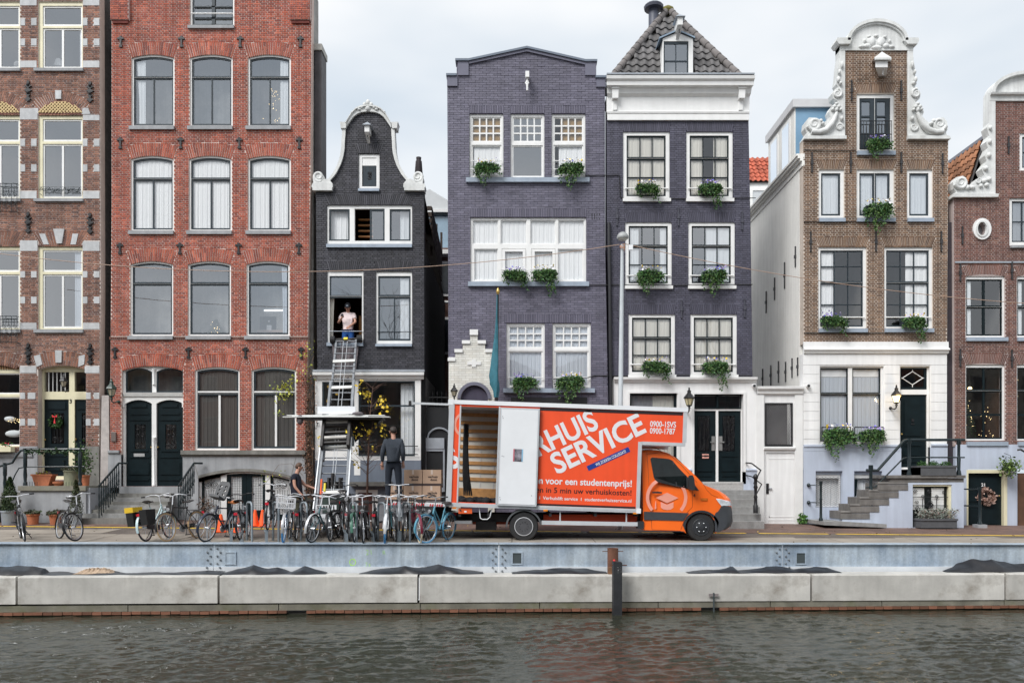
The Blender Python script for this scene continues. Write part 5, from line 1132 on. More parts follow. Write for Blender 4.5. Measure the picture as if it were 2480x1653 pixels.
for j in range(int(HL/.265)):
 for i in range(14):
  o=link('roof_tile',me,hH.root);o.matrix_basis=Matrix.Translation(Vector((HX0,FY+3.9,HZ0))+Vector((0,-1,0))*(i*.25+.02)+ey*(j*.265)+Vector((-.03,0,.02)))@Mx
  # street, quay, water
QA=math.atan2(1.0,23.0)
def quay_y(x):return 18.4+math.tan(QA)*x
def gz(x,y):
 """street level: nearly flat beside the quay, rising to the houses, falling a little to the right"""
 t=min(max((x+15.7)/31.4,-.3),1.3);zw=.02-.09*t;zf=.29-.21*t
 s=min(max((y-quay_y(x))/(FY-quay_y(x)),0),1);return zw+(zf-zw)*s
def strip(name,xs,yfun,dz,m,parent=None,ny=6):
 """sheet laid on the street between y0(x) and y1(x)"""
 V=[];F=[];n=len(xs)
 for x in xs:
  y0,y1=yfun(x)
  for j in range(ny+1):
   y=y0+(y1-y0)*j/ny;V.append((x,y,gz(x,y)+dz))
 for i in range(n-1):
  for j in range(ny):a=i*(ny+1)+j;F.append((a,a+ny+1,a+ny+2,a+1))
 mb=MB();mb.add(V,F);return mb.build(name,m,parent)
def paving_mat(name,c1,c2,mort,sx,sy,rough=.75,rot=0.0):
 m=bpy.data.materials.new(name);m.use_nodes=True;n=m.node_tree.nodes;l=m.node_tree.links.new;p=n['Principled BSDF'];p.inputs['Roughness'].default_value=rough
 tc=n.new('ShaderNodeTexCoord');mp=n.new('ShaderNodeMapping');mp.inputs['Rotation'].default_value=(0,0,rot);l(tc.outputs['Object'],mp.inputs[0])
 b=n.new('ShaderNodeTexBrick');b.inputs['Color1'].default_value=(*c1,1);b.inputs['Color2'].default_value=(*c2,1);b.inputs['Mortar'].default_value=(*mort,1);b.inputs['Scale'].default_value=1
 b.inputs['Brick Width'].default_value=sx;b.inputs['Row Height'].default_value=sy;b.inputs['Mortar Size'].default_value=.006;l(mp.outputs[0],b.inputs['Vector'])
 t=n.new('ShaderNodeTexNoise');t.inputs['Scale'].default_value=1.2;t.inputs['Detail'].default_value=8;t.inputs['Roughness'].default_value=.7;l(tc.outputs['Object'],t.inputs['Vector'])
 mr=n.new('ShaderNodeMapRange');mr.inputs['From Min'].default_value=.3;mr.inputs['From Max'].default_value=.7;mr.inputs['To Min'].default_value=.6;mr.inputs['To Max'].default_value=1.35;l(t.outputs[0],mr.inputs['Value'])
 mx=n.new('ShaderNodeVectorMath');mx.operation='SCALE';l(b.outputs['Color'],mx.inputs[0]);l(mr.outputs[0],mx.inputs['Scale']);l(mx.outputs[0],p.inputs['Base Color'])
 bp=n.new('ShaderNodeBump');bp.inputs['Strength'].default_value=.5;bp.inputs['Distance'].default_value=.01;l(b.outputs['Fac'],bp.inputs['Height']);bp.invert=True;l(bp.outputs[0],p.inputs['Normal']);return m
PAVE=paving_mat('clinker_paving',(.19,.11,.085),(.13,.08,.066),(.08,.07,.06),.2,.1,rot=R(45))
PAVE2=paving_mat('worn_clinker_road',(.165,.135,.115),(.12,.10,.085),(.08,.07,.065),.2,.07)
CONC=mat('stelcon_concrete',(.29,.255,.215),.8,.18,1.5,bump=.12,dirt=.45,dcol=(.20,.17,.14))
xs=[-40,-28,-20,-15.7,-12,-8,-4,0,4,8,12,15.7,20,28,40]
tag(strip('street',xs,lambda x:(quay_y(x)+.05,FY+.3),0,PAVE2,ny=8),kind='structure')
yl=lambda x:22.3+(x+15.7)/31.4*(-1.15)
tag(strip('pavement',xs,lambda x:(yl(x),FY+.35),.005,PAVE),kind='structure')
q=MB().quad((-150,FY+.3,-.02),(150,FY+.3,-.02),(150,200,-.02),(-150,200,-.02));tag(q.build('ground',mat('pale_bounce_ground',(.34,.32,.30),.9,.2)),kind='structure')  # unseen ground behind the houses, made pale to bounce light onto the side wall
YEL=mat('yellow_road_paint',(.75,.50,.05),.7,.25,4);rr=random.Random(2)
x=-15.7
while x<16.5:
 L_=rr.uniform(.5,1.9)if(-3<x<7)else rr.uniform(3,6)
 xe=min(x+L_,17)
 tag(strip('yellow_line',[x+(xe-x)*k/4 for k in range(5)],lambda x:(yl(x)-.17,yl(x)-.0),.010,YEL,ny=1),kind='structure');x=xe+(rr.uniform(.05,.35)if-3<x<7 else rr.uniform(.0,.05))
WPT=mat('worn_white_road_paint',(.6,.6,.58),.8,.3,6)
for xc in(-1.4,1.15,4.1):
 q=MB()
 for k in range(6):
  y0=20.55+k*.17
  pts=[(xc-.9+i*.16,y0+(.06 if i%2 else 0))for i in range(12)]
  for(a,b),(c,d)in zip(pts[:-1],pts[1:]):q.add([(a,b,gz(a,b)+.009),(c,d,gz(c,d)+.009),(c,d+.11,gz(c,d)+.009),(a,b+.11,gz(a,b)+.009)],[(0,1,2,3)])
 tag(q.build('road_marking',WPT),kind='structure')
slabs=[]
for k in range(-9,10):
 x0=k*2.0;y0=quay_y(x0)+.35
 if-9.0<x0<6.5 or k>=4:w=1.1 if k>-5 else 1.8
 else:w=2.0
 mb=MB();g=.012;a,b=x0+g,x0+2-g;d=quay_y(2)-quay_y(0)
 V=[(a,y0,gz(a,y0)+.012),(b,y0+d,gz(b,y0+d)+.012),(b,y0+d+w,gz(b,y0+d+w)+.012),(a,y0+w,gz(a,y0+w)+.012)]
 V+=[(p[0],p[1],p[2]-.05)for p in V];mb.add(V,[(0,1,2,3),(4,5,1,0),(5,6,2,1),(6,7,3,2),(7,4,0,3)])
 o=mb.build('concrete_slab',CONC);tag(o,kind='structure')
for x0,x1,y0,y1 in((-14.2,-10.6,20.1,21.2),(5.2,7.2,19.3,20.2),(9.8,12.6,19.6,20.5)):
 tag(strip('concrete_patch',[x0+(x1-x0)*k/6 for k in range(7)],lambda x:(y0+.12*(x-x0),y1+.12*(x-x0)),.007,CONC,ny=3),kind='structure')
ca,sa=math.cos(QA),math.sin(QA)
QZ=lambda u:-.004*u-.0
def qpt(u,d,z):return(u*ca-d*sa,18.4+u*sa+d*ca,z)
def q_u(px,d):
 """distance along the quay of a photograph column, for a plane d behind the quay face"""
 k=(px-1240)/FPX;return(k*(18.4+d*ca)+d*sa)/(ca-k*sa)
GALV=bpy.data.materials.new('galvanised_steel');GALV.use_nodes=True
def setup_galv():
 n=GALV.node_tree.nodes;l=GALV.node_tree.links.new;p=n['Principled BSDF'];p.inputs['Roughness'].default_value=.5;p.inputs['Metallic'].default_value=.15
 tc=n.new('ShaderNodeTexCoord');v=n.new('ShaderNodeTexVoronoi');v.inputs['Scale'].default_value=28;l(tc.outputs['Object'],v.inputs['Vector'])
 t=n.new('ShaderNodeTexNoise');t.inputs['Scale'].default_value=1.1;t.inputs['Detail'].default_value=8;t.inputs['Roughness'].default_value=.65;l(tc.outputs['Object'],t.inputs['Vector'])
 r=n.new('ShaderNodeValToRGB');r.color_ramp.elements[0].position=.35;r.color_ramp.elements[0].color=(.31,.39,.49,1);r.color_ramp.elements[1].position=.65;r.color_ramp.elements[1].color=(.50,.575,.64,1);l(t.outputs[0],r.inputs[0])
 mr=n.new('ShaderNodeMapRange');mr.inputs['To Min'].default_value=.9;mr.inputs['To Max'].default_value=1.1;l(v.outputs['Color'],mr.inputs['Value'])
 mx=n.new('ShaderNodeVectorMath');mx.operation='SCALE';l(r.outputs[0],mx.inputs[0]);l(mr.outputs[0],mx.inputs['Scale'])
 mp=n.new('ShaderNodeMapping');mp.inputs['Scale'].default_value=(6,6,.5);l(tc.outputs['Object'],mp.inputs[0]);t2=n.new('ShaderNodeTexNoise');t2.inputs['Scale'].default_value=1.3;t2.inputs['Detail'].default_value=6;l(mp.outputs[0],t2.inputs['Vector'])
 m2=n.new('ShaderNodeMapRange');m2.inputs['From Min'].default_value=.35;m2.inputs['From Max'].default_value=.65;m2.inputs['To Min'].default_value=.80;m2.inputs['To Max'].default_value=1.08;l(t2.outputs[0],m2.inputs['Value'])
 m3=n.new('ShaderNodeVectorMath');m3.operation='SCALE';l(mx.outputs[0],m3.inputs[0]);l(m2.outputs[0],m3.inputs['Scale']);l(m3.outputs[0],p.inputs['Base Color'])
setup_galv()
quay=thing('steel_quay_wall','pale blue galvanised steel retaining wall along the canal edge','quay wall',(0,18.4,-.7));quay.rotation_euler=(0,R(.25),QA)
us=[-22,q_u(518,0),q_u(1208,0),q_u(1895,0),22]
for a,b in zip(us[:-1],us[1:]):
 pan=MB().box(a+.006,b-.006,0,.02,.0,.70).build('wall_panel',GALV,quay)
 MB().box(a+.006,b-.006,-.06,.40,.70,.715).build('wall_cap',GALV,quay)
 MB().box(a+.006,b-.006,-.035,-.002,-.06,.185).build('wall_foot',mat('pale_galvanised',(.66,.69,.72),.5,.1,2),quay)
bolt=MB().lathe([(.022,0),(.022,-.02),(.012,-.03)],(0,0,0),8,'y').mesh('bolt',mat('zinc_bolt',(.22,.24,.26),.4,.1,metal=.4))
for u in us[1:-1]:
 for sx in(-1,1):
  for k in range(7):
   o=link('bolt',bolt,quay);o.location=(u+sx*(.075+.07*(k%2)),-.002 if k<5 else-.037,.60-k*.085)
for px,op in((558,False),(1252,True),(1939,True)):
 u=q_u(px,0);w,h=.13,.15;z=.38
 o=MB().slab([(u-w,z-h),(u+w,z-h),(u+w,z+h),(u-w,z+h)],[[(u-w+.03,z-h+.03),(u+w-.03,z-h+.03),(u+w-.03,z+h-.03),(u-w+.03,z+h-.03)]],-.022,-.001).build('hatch_frame',GALV,quay)
 MB().box(u-w+.03,u+w-.03,-.006 if op else-.012,-.001,z-h+.03,z+h-.03).build('hatch_cover',mat('hatch_dark',(.06,.075,.08),.5,.2)if op else GALV,quay)
GRAF=mat('lime_spray_paint',(.45,.85,.08),.6,.1)
gm=MB()
for t,px,py,sz in(('21',886,1345,.17),('R',926,1345,.15),('Ø',845,1372,.24),('7a',884,1374,.15)):
 tm=text_mesh(t,sz,-.004,.9,1.1);u=q_u(px,0);z=Z(py,18.2)+.7
 tm.move(Matrix.Translation((u,-.004,z))@Matrix.Rotation(R(-4),4,'Y'));gm.add(tm.v,tm.f)
gm.build('sprayed_marking',GRAF,quay)
BLK=mat('barrier_concrete',(.56,.545,.51),.85,.26,.8,bump=.15,bscale=30,streak=.06,dirt=.85,dcol=(.23,.20,.165),rnd_obj=.08)
edges=[-380,40,529,1013,1489,1965,2435,2900]
desc=['pale concrete quay block cut by the left edge of the picture','concrete quay block second from left, below the bicycles','concrete quay block third from left, under green graffiti','concrete quay block left of the dark mooring post','concrete quay block right of the dark mooring post','concrete quay block below the orange van front and gate','concrete quay block at the right edge of the picture']
for k,(a,b)in enumerate(zip(edges[:-1],edges[1:])):
 ua,ub=q_u(a,-.62)+.025,q_u(b,-.62)-.025;mb=MB();c=.02
 pr=[(0,0),(0,.57),(c,.60),(.5,.60),(.52,.58),(.52,0)]
 n=len(pr);V=[(-(ub-ua)/2,y,z)for y,z in pr]+[((ub-ua)/2,y,z)for y,z in pr]
 mb.add(V,[tuple(range(n)),tuple(range(2*n-1,n-1,-1))]+[(i,n+i,n+(i+1)%n,(i+1)%n)for i in range(n)])
 um=(ua+ub)/2;o=mb.build('quay_block',BLK,fix=True);o.location=qpt(um,-.62,-1.235+QZ(um)*.5+rnd.uniform(-.006,.006));o.rotation_euler=(0,R(.12)+rnd.uniform(-.001,.001),QA)
 tag(o,desc[k],'concrete block','concrete blocks along the quay')
oq=thing('old_quay_wall','mossy old quay wall with brick course at the waterline','quay wall',(0,18.4,-1.55));oq.rotation_euler=(0,0,QA)
MOSS=mat('mossy_ledge_concrete',(.19,.18,.145),.9,.3,2.5,bump=.3,dirt=.75,dcol=(.10,.11,.035))
rr=random.Random(12)
u=-20.0
while u<22:
 w=rr.uniform(2.5,3.6);mb=MB().box(u,u+w-.02,-.60,-.1,.16,.29+rr.uniform(-.01,.01));mb.build('ledge_stone',MOSS,oq);u+=w
bme=MB().box(-.098,.098,-.63,-.50,.095,.155).mesh('brick',mat('wet_quay_brick',(.20,.085,.05),.7,.3,8,rnd_obj=.35,dirt=.4,dcol=(.06,.05,.03)))
n_=0;u=-13.5
while u<14.5:
 if not(q_u(690,-.6)<u<q_u(740,-.6)or q_u(1708,-.6)<u<q_u(1752,-.6)):
  o=link('brick',bme,oq);o.location=(u,rr.uniform(-.012,.012),rr.uniform(-.006,.006));n_+=1
 u+=.21
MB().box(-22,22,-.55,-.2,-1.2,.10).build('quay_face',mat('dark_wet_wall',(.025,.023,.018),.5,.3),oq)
pl=thing('mooring_post','dark tarred wooden mooring post with chalk scrawl standing in the canal','mooring post',qpt(q_u(1494,-.95),-.95,-1.6));pl.rotation_euler=(0,0,QA)
MB().slab([(-.095,-1),(.095,-1),(.10,1.28),(-.09,1.30)],[],-.10,.10).build('post',mat('tarred_wood',(.022,.024,.028),.6,.35,5,bump=.3),pl)
MB().box(-.16,.22,-.015,.015,1.2,1.22).build('bolt',mat('rust',(.12,.05,.025),.8,.3),pl)
tm=text_mesh('PAZ',.12,-.006,.7);tm.move(Matrix.Translation((-.03,-.104,1.18))@Matrix.Rotation(R(75),4,'Y'));tm.build('chalk_mark',mat('chalk',(.6,.6,.6),.9,.2),pl)
MB().ball((-.06,0,1.31),.03,8).build('red_cap',mat('red_paint',(.6,.03,.03),.5,.1),pl)
pr_=thing('rusty_pile','short rusty steel tube pile beside the dark mooring post','steel pile',qpt(q_u(1486,-.40),-.30,-.75));pr_.rotation_euler=(0,0,QA)
MB().lathe([(.125,0),(.125,.68),(.10,.68),(.10,.5)],(0,0,0),18).build('tube',mat('rusty_steel',(.15,.065,.04),.85,.35,4,bump=.2),pr_,smooth=40)
MB().box(-.24,.24,-.012,.012,.60,.615).build('crossbar',MATS['rust'],pr_)
MB().box(-.13,-.03,-.2,-.13,-.02,.26).build('wedge',mat('brown_wood',(.20,.10,.05),.8,.3),pr_)
cl=thing('mooring_bracket','small steel strap bracket bolted low on a concrete quay block','bracket',qpt(q_u(1728,-.66),-.66,-1.5));cl.rotation_euler=(0,0,QA)
MB().box(-.11,.11,-.02,.0,.37,.43).build('plate',mat('dull_steel',(.25,.22,.22),.6,.2),cl);MB().box(-.015,.015,-.03,-.0,-.1,.45).build('strap',MATS['hatch_dark'],cl)
TARP=mat('black_rubber_sheet',(.014,.014,.017),.38,.3,3,bump=.25,bscale=9)
def tarp(label,prof,seed,d0=-.10):
 """prof: list of (photo column, height above the block tops)"""
 r=random.Random(seed);V=[];F=[];n=60;m=5;us_=[q_u(p[0],-.3)for p in prof];hs=[p[1]for p in prof];um=sum(us_)/len(us_)
 for i in range(n+1):
  u=us_[0]+(us_[-1]-us_[0])*i/n;h=float(np.interp(u,us_,hs));h*=1+.02*math.sin(u*9+seed)
  for j in range(m+1):
   t=j/m;dd=d0-.30*(1-t)+.04*math.sin(u*7+t*3);V.append((u-um,dd+(.05*math.sin(u*6)+.03*abs(math.sin(u*11+t*2)))*t,.72*h*(t**.6)*(1-.10*abs(math.sin(u*8+seed)))+.004*math.sin(u*9+j)))
 w=m+1
 for i in range(n):
  for j in range(m):a=i*w+j;F.append((a,a+w,a+w+1,a+1))
 b=len(V);V+=[(p[0],p[1]+.008,p[2]-.004)for p in V];F+=[tuple(q+b for q in f[::-1])for f in list(F)]
 mb=MB();mb.add(V,F);o=mb.build('rubber_sheet',TARP,smooth=180);o.location=qpt(um,0,-.645+QZ(um)*.5+.015);o.rotation_euler=(0,0,QA);tag(o,label,'rubber sheet','black sheeting behind the quay blocks')
tarp('black sheet folded at the far left end of the quay wall',[(-150,.22),(0,.24),(40,.25),(80,.24),(100,.18),(108,.02)],1)
tarp('low flattened black sheet lying between the two hatches at left',[(100,.05),(130,.07),(180,.02),(260,.09),(300,.02),(450,.04),(500,.09),(540,.05)],2)
tarp('black sheet with one hump right of the square hatch cover',[(535,.02),(570,.14),(608,.25),(645,.14),(668,.2),(700,.03),(730,.22),(790,.03)],3)
tarp('long black sheet with two humps below the green graffiti',[(870,.01),(920,.13),(980,.22),(1015,.16),(1060,.25),(1090,.2),(1120,.08),(1170,.02)],4)
tarp('low arched black sheet left of the rusty pile',[(1240,.01),(1300,.08),(1360,.14),(1420,.11),(1470,.02)],5)
tarp('black sheet with several small peaks right of the rusty pile',[(1665,.01),(1745,.08),(1780,.18),(1795,.03),(1850,.12),(1885,.2),(1915,.13),(1930,.06),(1980,.15),(2010,.13),(2035,.01)],6)
tarp('large black sheet humped high at the right end of the quay wall',[(2290,.01),(2320,.16),(2345,.28),(2368,.40),(2420,.37),(2470,.24),(2560,.2)],7)
q=MB();n=40;V=[];rr=random.Random(3)
for i in range(n+1):
 for j in range(6):
  u=-.45+.9*i/n;t=j/5;V.append((u,-.32+.3*t,max(0,.11*(1-(u/.45)**2))*math.sin(t*2.2)*(1+.3*rr.uniform(-1,1))))
q.add(V,[(i*6+j,i*6+6+j,i*6+7+j,i*6+j+1)for i in range(n)for j in range(5)]);o=q.build('sand_heap',mat('tan_sand',(.42,.31,.22),.95,.3,12,bump=.6));o.location=qpt(q_u(226,-.3),0,-.60);o.rotation_euler=(0,0,QA);tag(o,'small heap of tan sand on the quay ledge at left','sand')
WAT=bpy.data.materials.new('canal_water');WAT.use_nodes=True
def setup_water():
 n=WAT.node_tree.nodes;l=WAT.node_tree.links.new;p=n['Principled BSDF'];p.inputs['Base Color'].default_value=(.026,.028,.018,1);p.inputs['Roughness'].default_value=.045;p.inputs['IOR'].default_value=1.333;p.inputs['Specular IOR Level'].default_value=.85
 tc=n.new('ShaderNodeTexCoord');t=n.new('ShaderNodeTexNoise');t.inputs['Scale'].default_value=11;t.inputs['Detail'].default_value=3;t.inputs['Roughness'].default_value=.62;t.inputs['Distortion'].default_value=.6
 mp=n.new('ShaderNodeMapping');mp.inputs['Scale'].default_value=(.6,1.25,1);mp.inputs['Rotation'].default_value=(0,0,R(-12));l(tc.outputs['Object'],mp.inputs[0]);l(mp.outputs[0],t.inputs['Vector'])
 b=n.new('ShaderNodeBump');b.inputs['Strength'].default_value=.32;b.inputs['Distance'].default_value=.03;l(t.outputs[0],b.inputs['Height']);l(b.outputs[0],p.inputs['Normal'])
setup_water()
nx,ny=900,240;gx=np.linspace(-16,16,nx);gy=np.linspace(8.5,19.5,ny);GX,GY=np.meshgrid(gx,gy,indexing='ij');r_=np.random.RandomState(4);H=np.zeros_like(GX)
for k in range(64):
 wl=.16*(4.5**r_.uniform(0,1));th=r_.normal(math.radians(100),.55);ph=r_.uniform(0,6.28);am=.0062*wl;kx,ky=math.cos(th)*6.283/wl,math.sin(th)*6.283/wl
 w_=np.sin(kx*GX+ky*GY+ph+.8*np.sin(.35*GX+.2*GY+k));H+=am*(1-np.abs(w_))*1.7 if k%3==0 else am*w_
calm=np.clip((quay_y(0)+math.tan(QA)*GX-.4-GY)/1.5,.35,1);H=H*calm*(.75+.35*np.sin(GX*.7+1)*np.sin(GY*.9+GX*.2))
V=np.stack([GX,GY,H],-1).reshape(-1,3);I=np.arange(nx*ny).reshape(nx,ny);F=np.stack([I[:-1,:-1],I[1:,:-1],I[1:,1:],I[:-1,1:]],-1).reshape(-1,4)
me=np_mesh('canal_water',V,F,WAT);me.shade_smooth();o=link('canal_water',me);o.location=(0,0,-1.49);tag(o,kind='structure')
for a,b,c,d in((-60,-16,-2,22),(16,60,-2,22),(-16,16,-2,8.5)):
 tag(MB().quad((a,c,-1.49),(b,c,-1.49),(b,d,-1.49),(a,d,-1.49)).build('canal_water',WAT),kind='structure')
 # the bank the picture is taken from (seen mirrored in glass and water)
tag(MB().box(-60,60,-60,1.2,-2.2,-.1).build('near_quay',PAVE2),kind='structure')
hb=[(.17,.08,.055),(.10,.09,.09),(.22,.15,.10),(.14,.06,.045),(.30,.28,.24),(.12,.08,.07),(.19,.10,.07)]
x=-48.0;rr=random.Random(21);nm=['outermost left red brown','left charcoal','left tan','left dark red','left grey stucco','left umber','central russet','central red brown','right charcoal','right tan','right dark red','right grey stucco','outermost right umber'];hb=hb+hb
for k in range(13):
 w=rr.uniform(6.4,8.4);h=rr.uniform(9.2,11.2);t=thing('opposite_house','%s canal house on the near bank, only mirrored in the windows'%nm[k],'house',(x+w/2,-11,-.1),worldcoords=True)
 MB().slab([(x+.03,-.1),(x+w-.03,-.1),(x+w-.03,h),(x+w/2,h+1.6),(x+.03,h)],[],-19,-11).build('wall',mat('opposite_brick_%d'%k,hb[k],.85,.2,2),t)
 for r_i in range(3):
  for c_i in range(3):
   wx=x+w*(.2+.3*c_i);wz=1.2+r_i*3.1
   f=MB().box(wx-.55,wx+.55,-11,-10.95,wz,wz+1.9).build('window',STONED,t);MB().box(wx-.46,wx+.46,-10.95,-10.94,wz+.1,wz+1.8).build('pane',mat('dark_pane',(.02,.025,.03),.1,0),f)
 x+=w
 # the removal van
YT=19.3
def tx_(px):return X(px,YT)
def tz_(py):return Z(py,YT)
van=thing('removal_van','orange removal box van with sliding side door open, parked side-on facing right','van',(tx_(1430),YT+1,gz(0,YT)),worldcoords=True)
ORG=mat('orange_vinyl',(.90,.095,.028),.42,.06,1.2,streak=.05)
ORGC=mat('orange_car_paint',(.92,.155,.018),.3,.05,1.5,coat=.5,dirt=.10,dcol=(.35,.10,.04))
ALU=mat('brushed_aluminium',(.62,.645,.67),.42,.08,3,metal=.25)
PWHITE=mat('white_panel',(.82,.84,.865),.4,.04,1.5,dirt=.06,dcol=(.5,.5,.5))
BLKP=mat('black_plastic',(.022,.024,.028),.55,.15,6)
TYRE=mat('tyre_rubber',(.018,.018,.019),.75,.2,10)
PINKV=mat('pale_pink_vinyl',(.86,.36,.27),.42,.02)
LETW=mat('white_vinyl_lettering',(.80,.80,.82),.45,0)
LETB=mat('dark_vinyl_lettering',(.02,.012,.014),.5,0)
VW=2.15;BH=2.57;PIT=R(2.0)
BM=Matrix.Translation((tx_(1080),YT,tz_(1224)))@Matrix.Rotation(PIT,4,'Y')
def vb(name,x0,x1,y0,y1,z0,z1,m,parent=None):return MB().box(x0,x1,y0,y1,z0,z1).move(BM).build(name,m,parent or van)
def vp(name,pts,y0,y1,m,holes=(),parent=None):return MB().slab(pts,holes,y0,y1).move(BM).build(name,m,parent or van)
prof=[(0,0),(4.68,0),(4.68,1.69),(5.72,1.66),(5.76,BH),(0,BH)]
DO0,DO1=.29,1.20
side=vp('body_side',[(.02,.05),(4.66,.05),(4.66,1.72),(5.68,1.70),(5.70,BH-.05),(.02,BH-.05)],0.0,.04,ORG,holes=[[(DO0,.10),(DO1,.10),(DO1,2.42),(DO0,2.42)]])
vp('body_side',[(.02,.05),(4.66,.05),(4.66,1.72),(5.68,1.70),(5.70,BH-.05),(.02,BH-.05)],VW-.04,VW,ORG)
vb('roof',.0,5.74,.0,VW,BH-.05,BH-.02,PWHITE);vb('floor',.0,4.66,.045,VW-.045,.02,.09,mat('plywood_floor',(.10,.085,.075),.7,.2));vb('front_wall',4.60,4.655,.045,VW-.045,.1,BH-.06,PWHITE);vb('luton_floor',4.67,5.66,.045,VW-.045,1.70,1.74,PWHITE);vb('luton_front',5.65,5.70,.045,VW-.045,1.75,BH-.06,PWHITE)
for y0,y1 in((-.025,.05),(VW-.05,VW+.025)):
 vb('top_rail',-.0,5.78,y0,y1,BH-.10,BH,PWHITE if y0<0 else ALU);vb('bottom_rail',.0,4.70,y0,y1,-.01,.085,ALU)
 vb('rear_post',-.005,.125,y0-.004,y1,.0,BH-.11,ALU);vb('front_post',4.60,4.69,y0-.004,y1,.0,1.71,ALU);vb('luton_rail',4.695,5.74,y0-.002,y1,1.64,1.72,ALU);vb('luton_post',5.67,5.765,y0-.003,y1,1.73,BH-.11,ALU)
vb('rear_header',-.01,.1,.06,VW-.06,BH-.16,BH-.03,ALU);vb('rail_cap',-.03,.10,-.035,.06,BH-.13,BH+.01,PWHITE);vb('rail_cap',4.61,4.72,-.034,.06,-.02,.10,PWHITE)
vb('dark_stripe',2.20,5.66,-.004,.0,BH-.185,BH-.115,LETB);vb('dark_stripe',2.20,4.59,-.004,.0,.09,.135,LETB)
vb('door_jamb',DO0-.035,DO0,-.03,.06,.09,2.44,ALU);vb('door_jamb',DO1,DO1+.035,-.03,.06,.09,2.44,ALU)
sd=vb('sliding_door',1.24,2.19,-.085,-.045,.06,2.42,ALU);vb('door_skin',1.275,2.155,-.092,-.085,.10,2.375,PWHITE,sd);vb('door_edge',2.19,2.205,-.09,-.03,.05,2.43,LETB,sd)
pos=vb('poster',1.60,1.82,-.096,-.093,1.13,1.43,mat('photo_print',(.20,.19,.22),.5,.9,9),sd)
vb('poster_strip',1.585,1.615,-.0975,-.0965,1.13,1.43,mat('pink_print',(.6,.15,.2),.5,.2),pos);vb('poster_strip',1.79,1.82,-.0975,-.0965,1.13,1.43,mat('lightblue_print',(.25,.5,.7),.5,.2),pos)
for x,z in((1.30,2.2),(1.31,2.16),(1.30,.25),(1.31,.2),(2.06,.32),(1.32,1.25),(1.36,1.24)):q=MB().lathe([(.009,0),(.009,-.006)],(x,-.092,z),8,'y').move(BM);q.build('rivet',BLKP,sd)
vb('door_track',1.2,4.58,-.03,-.005,.03,.075,ALU)
yb=VW-.05
vb('inner_wall',.13,4.59,yb-.02,yb-.002,.10,BH-.06,mat('inner_grp_panel',(.62,.61,.56),.6,.06))
SLAT=mat('pine_slat',(.46,.235,.085),.6,.22,9)
for k in range(10):vb('load_slat',.15,4.58,yb-.05,yb-.021,.62+k*.215,.62+k*.215+.092,SLAT)
vb('load_board',.15,4.58,yb-.05,yb-.021,.10,.42,SLAT)
for k in range(9):vb('wall_joint',.35+k*.36,.37+k*.36,yb-.03,yb-.0205,.42,BH-.07,ALU)
q=MB();rr=random.Random(6)
for i in range(5):
 x=.34+i*.018;q.tube([(x,.7+i*.03,2.05),(x+.01,.7,1.4),(x+.02+.01*i,.7,.8),(x+.05+.03*i,.7,.25)],[.025,.035,.035,.018],6)
q.move(BM).build('hanging_strap',mat('black_webbing',(.01,.01,.011),.8,.2),van)
q=MB()
for i in range(9):q.ball((.30+i*.13,.35+rr.uniform(0,.8),.13),1,10,.14,.22,rr.uniform(.05,.12))
q.move(BM).build('folded_blanket',mat('black_moving_blanket',(.015,.015,.018),.9,.4,12,bump=.4),van,smooth=180)
def clip_mb(mb,x0,x1):
 me=mb.mesh('tmp');b=bmesh.new();b.from_mesh(me)
 for co,no in(((x0,0,0),(-1,0,0)),((x1,0,0),(1,0,0))):
  bmesh.ops.bisect_plane(b,geom=list(b.verts)+list(b.edges)+list(b.faces),plane_co=co,plane_no=no,clear_outer=True)
 b.to_mesh(me);b.free();o=MB();o.v=[tuple(v.co)for v in me.vertices];o.f=[tuple(p.vertices)for p in me.polygons];bpy.data.meshes.remove(me);return o
def lettering(name,txt,cap,length,xr,zb,ang,m,bold=.0,y=-.004,parent=None,right=True):
 """cap height, overall length, right (or left) end of the baseline, angle"""
 size=cap/.729;t=text_mesh(txt,size,bold*cap);xs_=[v[0]for v in t.v];w=max(xs_)-min(xs_);mn=min(xs_);k=length/w
 t.v=[((v[0]-mn)*k-(length if right else 0),0,v[2])for v in t.v]
 t.move(Matrix.Translation((xr,y,zb))@Matrix.Rotation(-R(ang),4,'Y'));t.move(BM);return t.build(name,m,parent or van)
def loc(px,py):
 v=BM.inverted()@Vector((tx_(px),YT,tz_(py)));return v.x,v.z
for txt,L_,(px,py),ang in(('VERHUIS',2.36,(1452,1035),27.0),('SERVICE',2.40,(1566,1044),27.4)):
 x,z=loc(px,py);lettering('lettering',txt,.515,L_,x,z,ang,LETW,.038)
x,z=loc(1530,1178);lettering('lettering','Verhuizen voor een studentenprijs!',.165,3.02,x,z,0,LETW,.030)
x,z=loc(1529,1199);lettering('lettering','Bereken in 5 min uw verhuiskosten!',.135,2.76,x,z,0,LETB,.012)
x,z=loc(1529,1216);lettering('lettering','Offreren  I  Verhuislift service  I  studentverhuisservice.nl',.082,2.72,x,z,0,LETW,.018)
x,z=loc(1637,1034.5);lettering('lettering','0900-1SVS',.142,.63,x,z,0,LETW,.028)
x,z=loc(1635,1051);lettering('lettering','0900-1787',.142,.615,x,z,0,LETW,.028)
a,b=loc(1423,1134),loc(1524,1087);c=(Vector((b[0]-a[0],0,b[1]-a[1]))).normalized();nrm=Vector((-c.z,0,c.x))*.062
q=MB();P0,P1=Vector((a[0],-.0045,a[1])),Vector((b[0],-.0045,b[1]));q.add([P0-nrm,P1-nrm,P1+nrm,P0+nrm],[(0,1,2,3)]);q.move(BM).build('blue_label',mat('royal_blue_vinyl',(.015,.05,.28),.4,0),van)
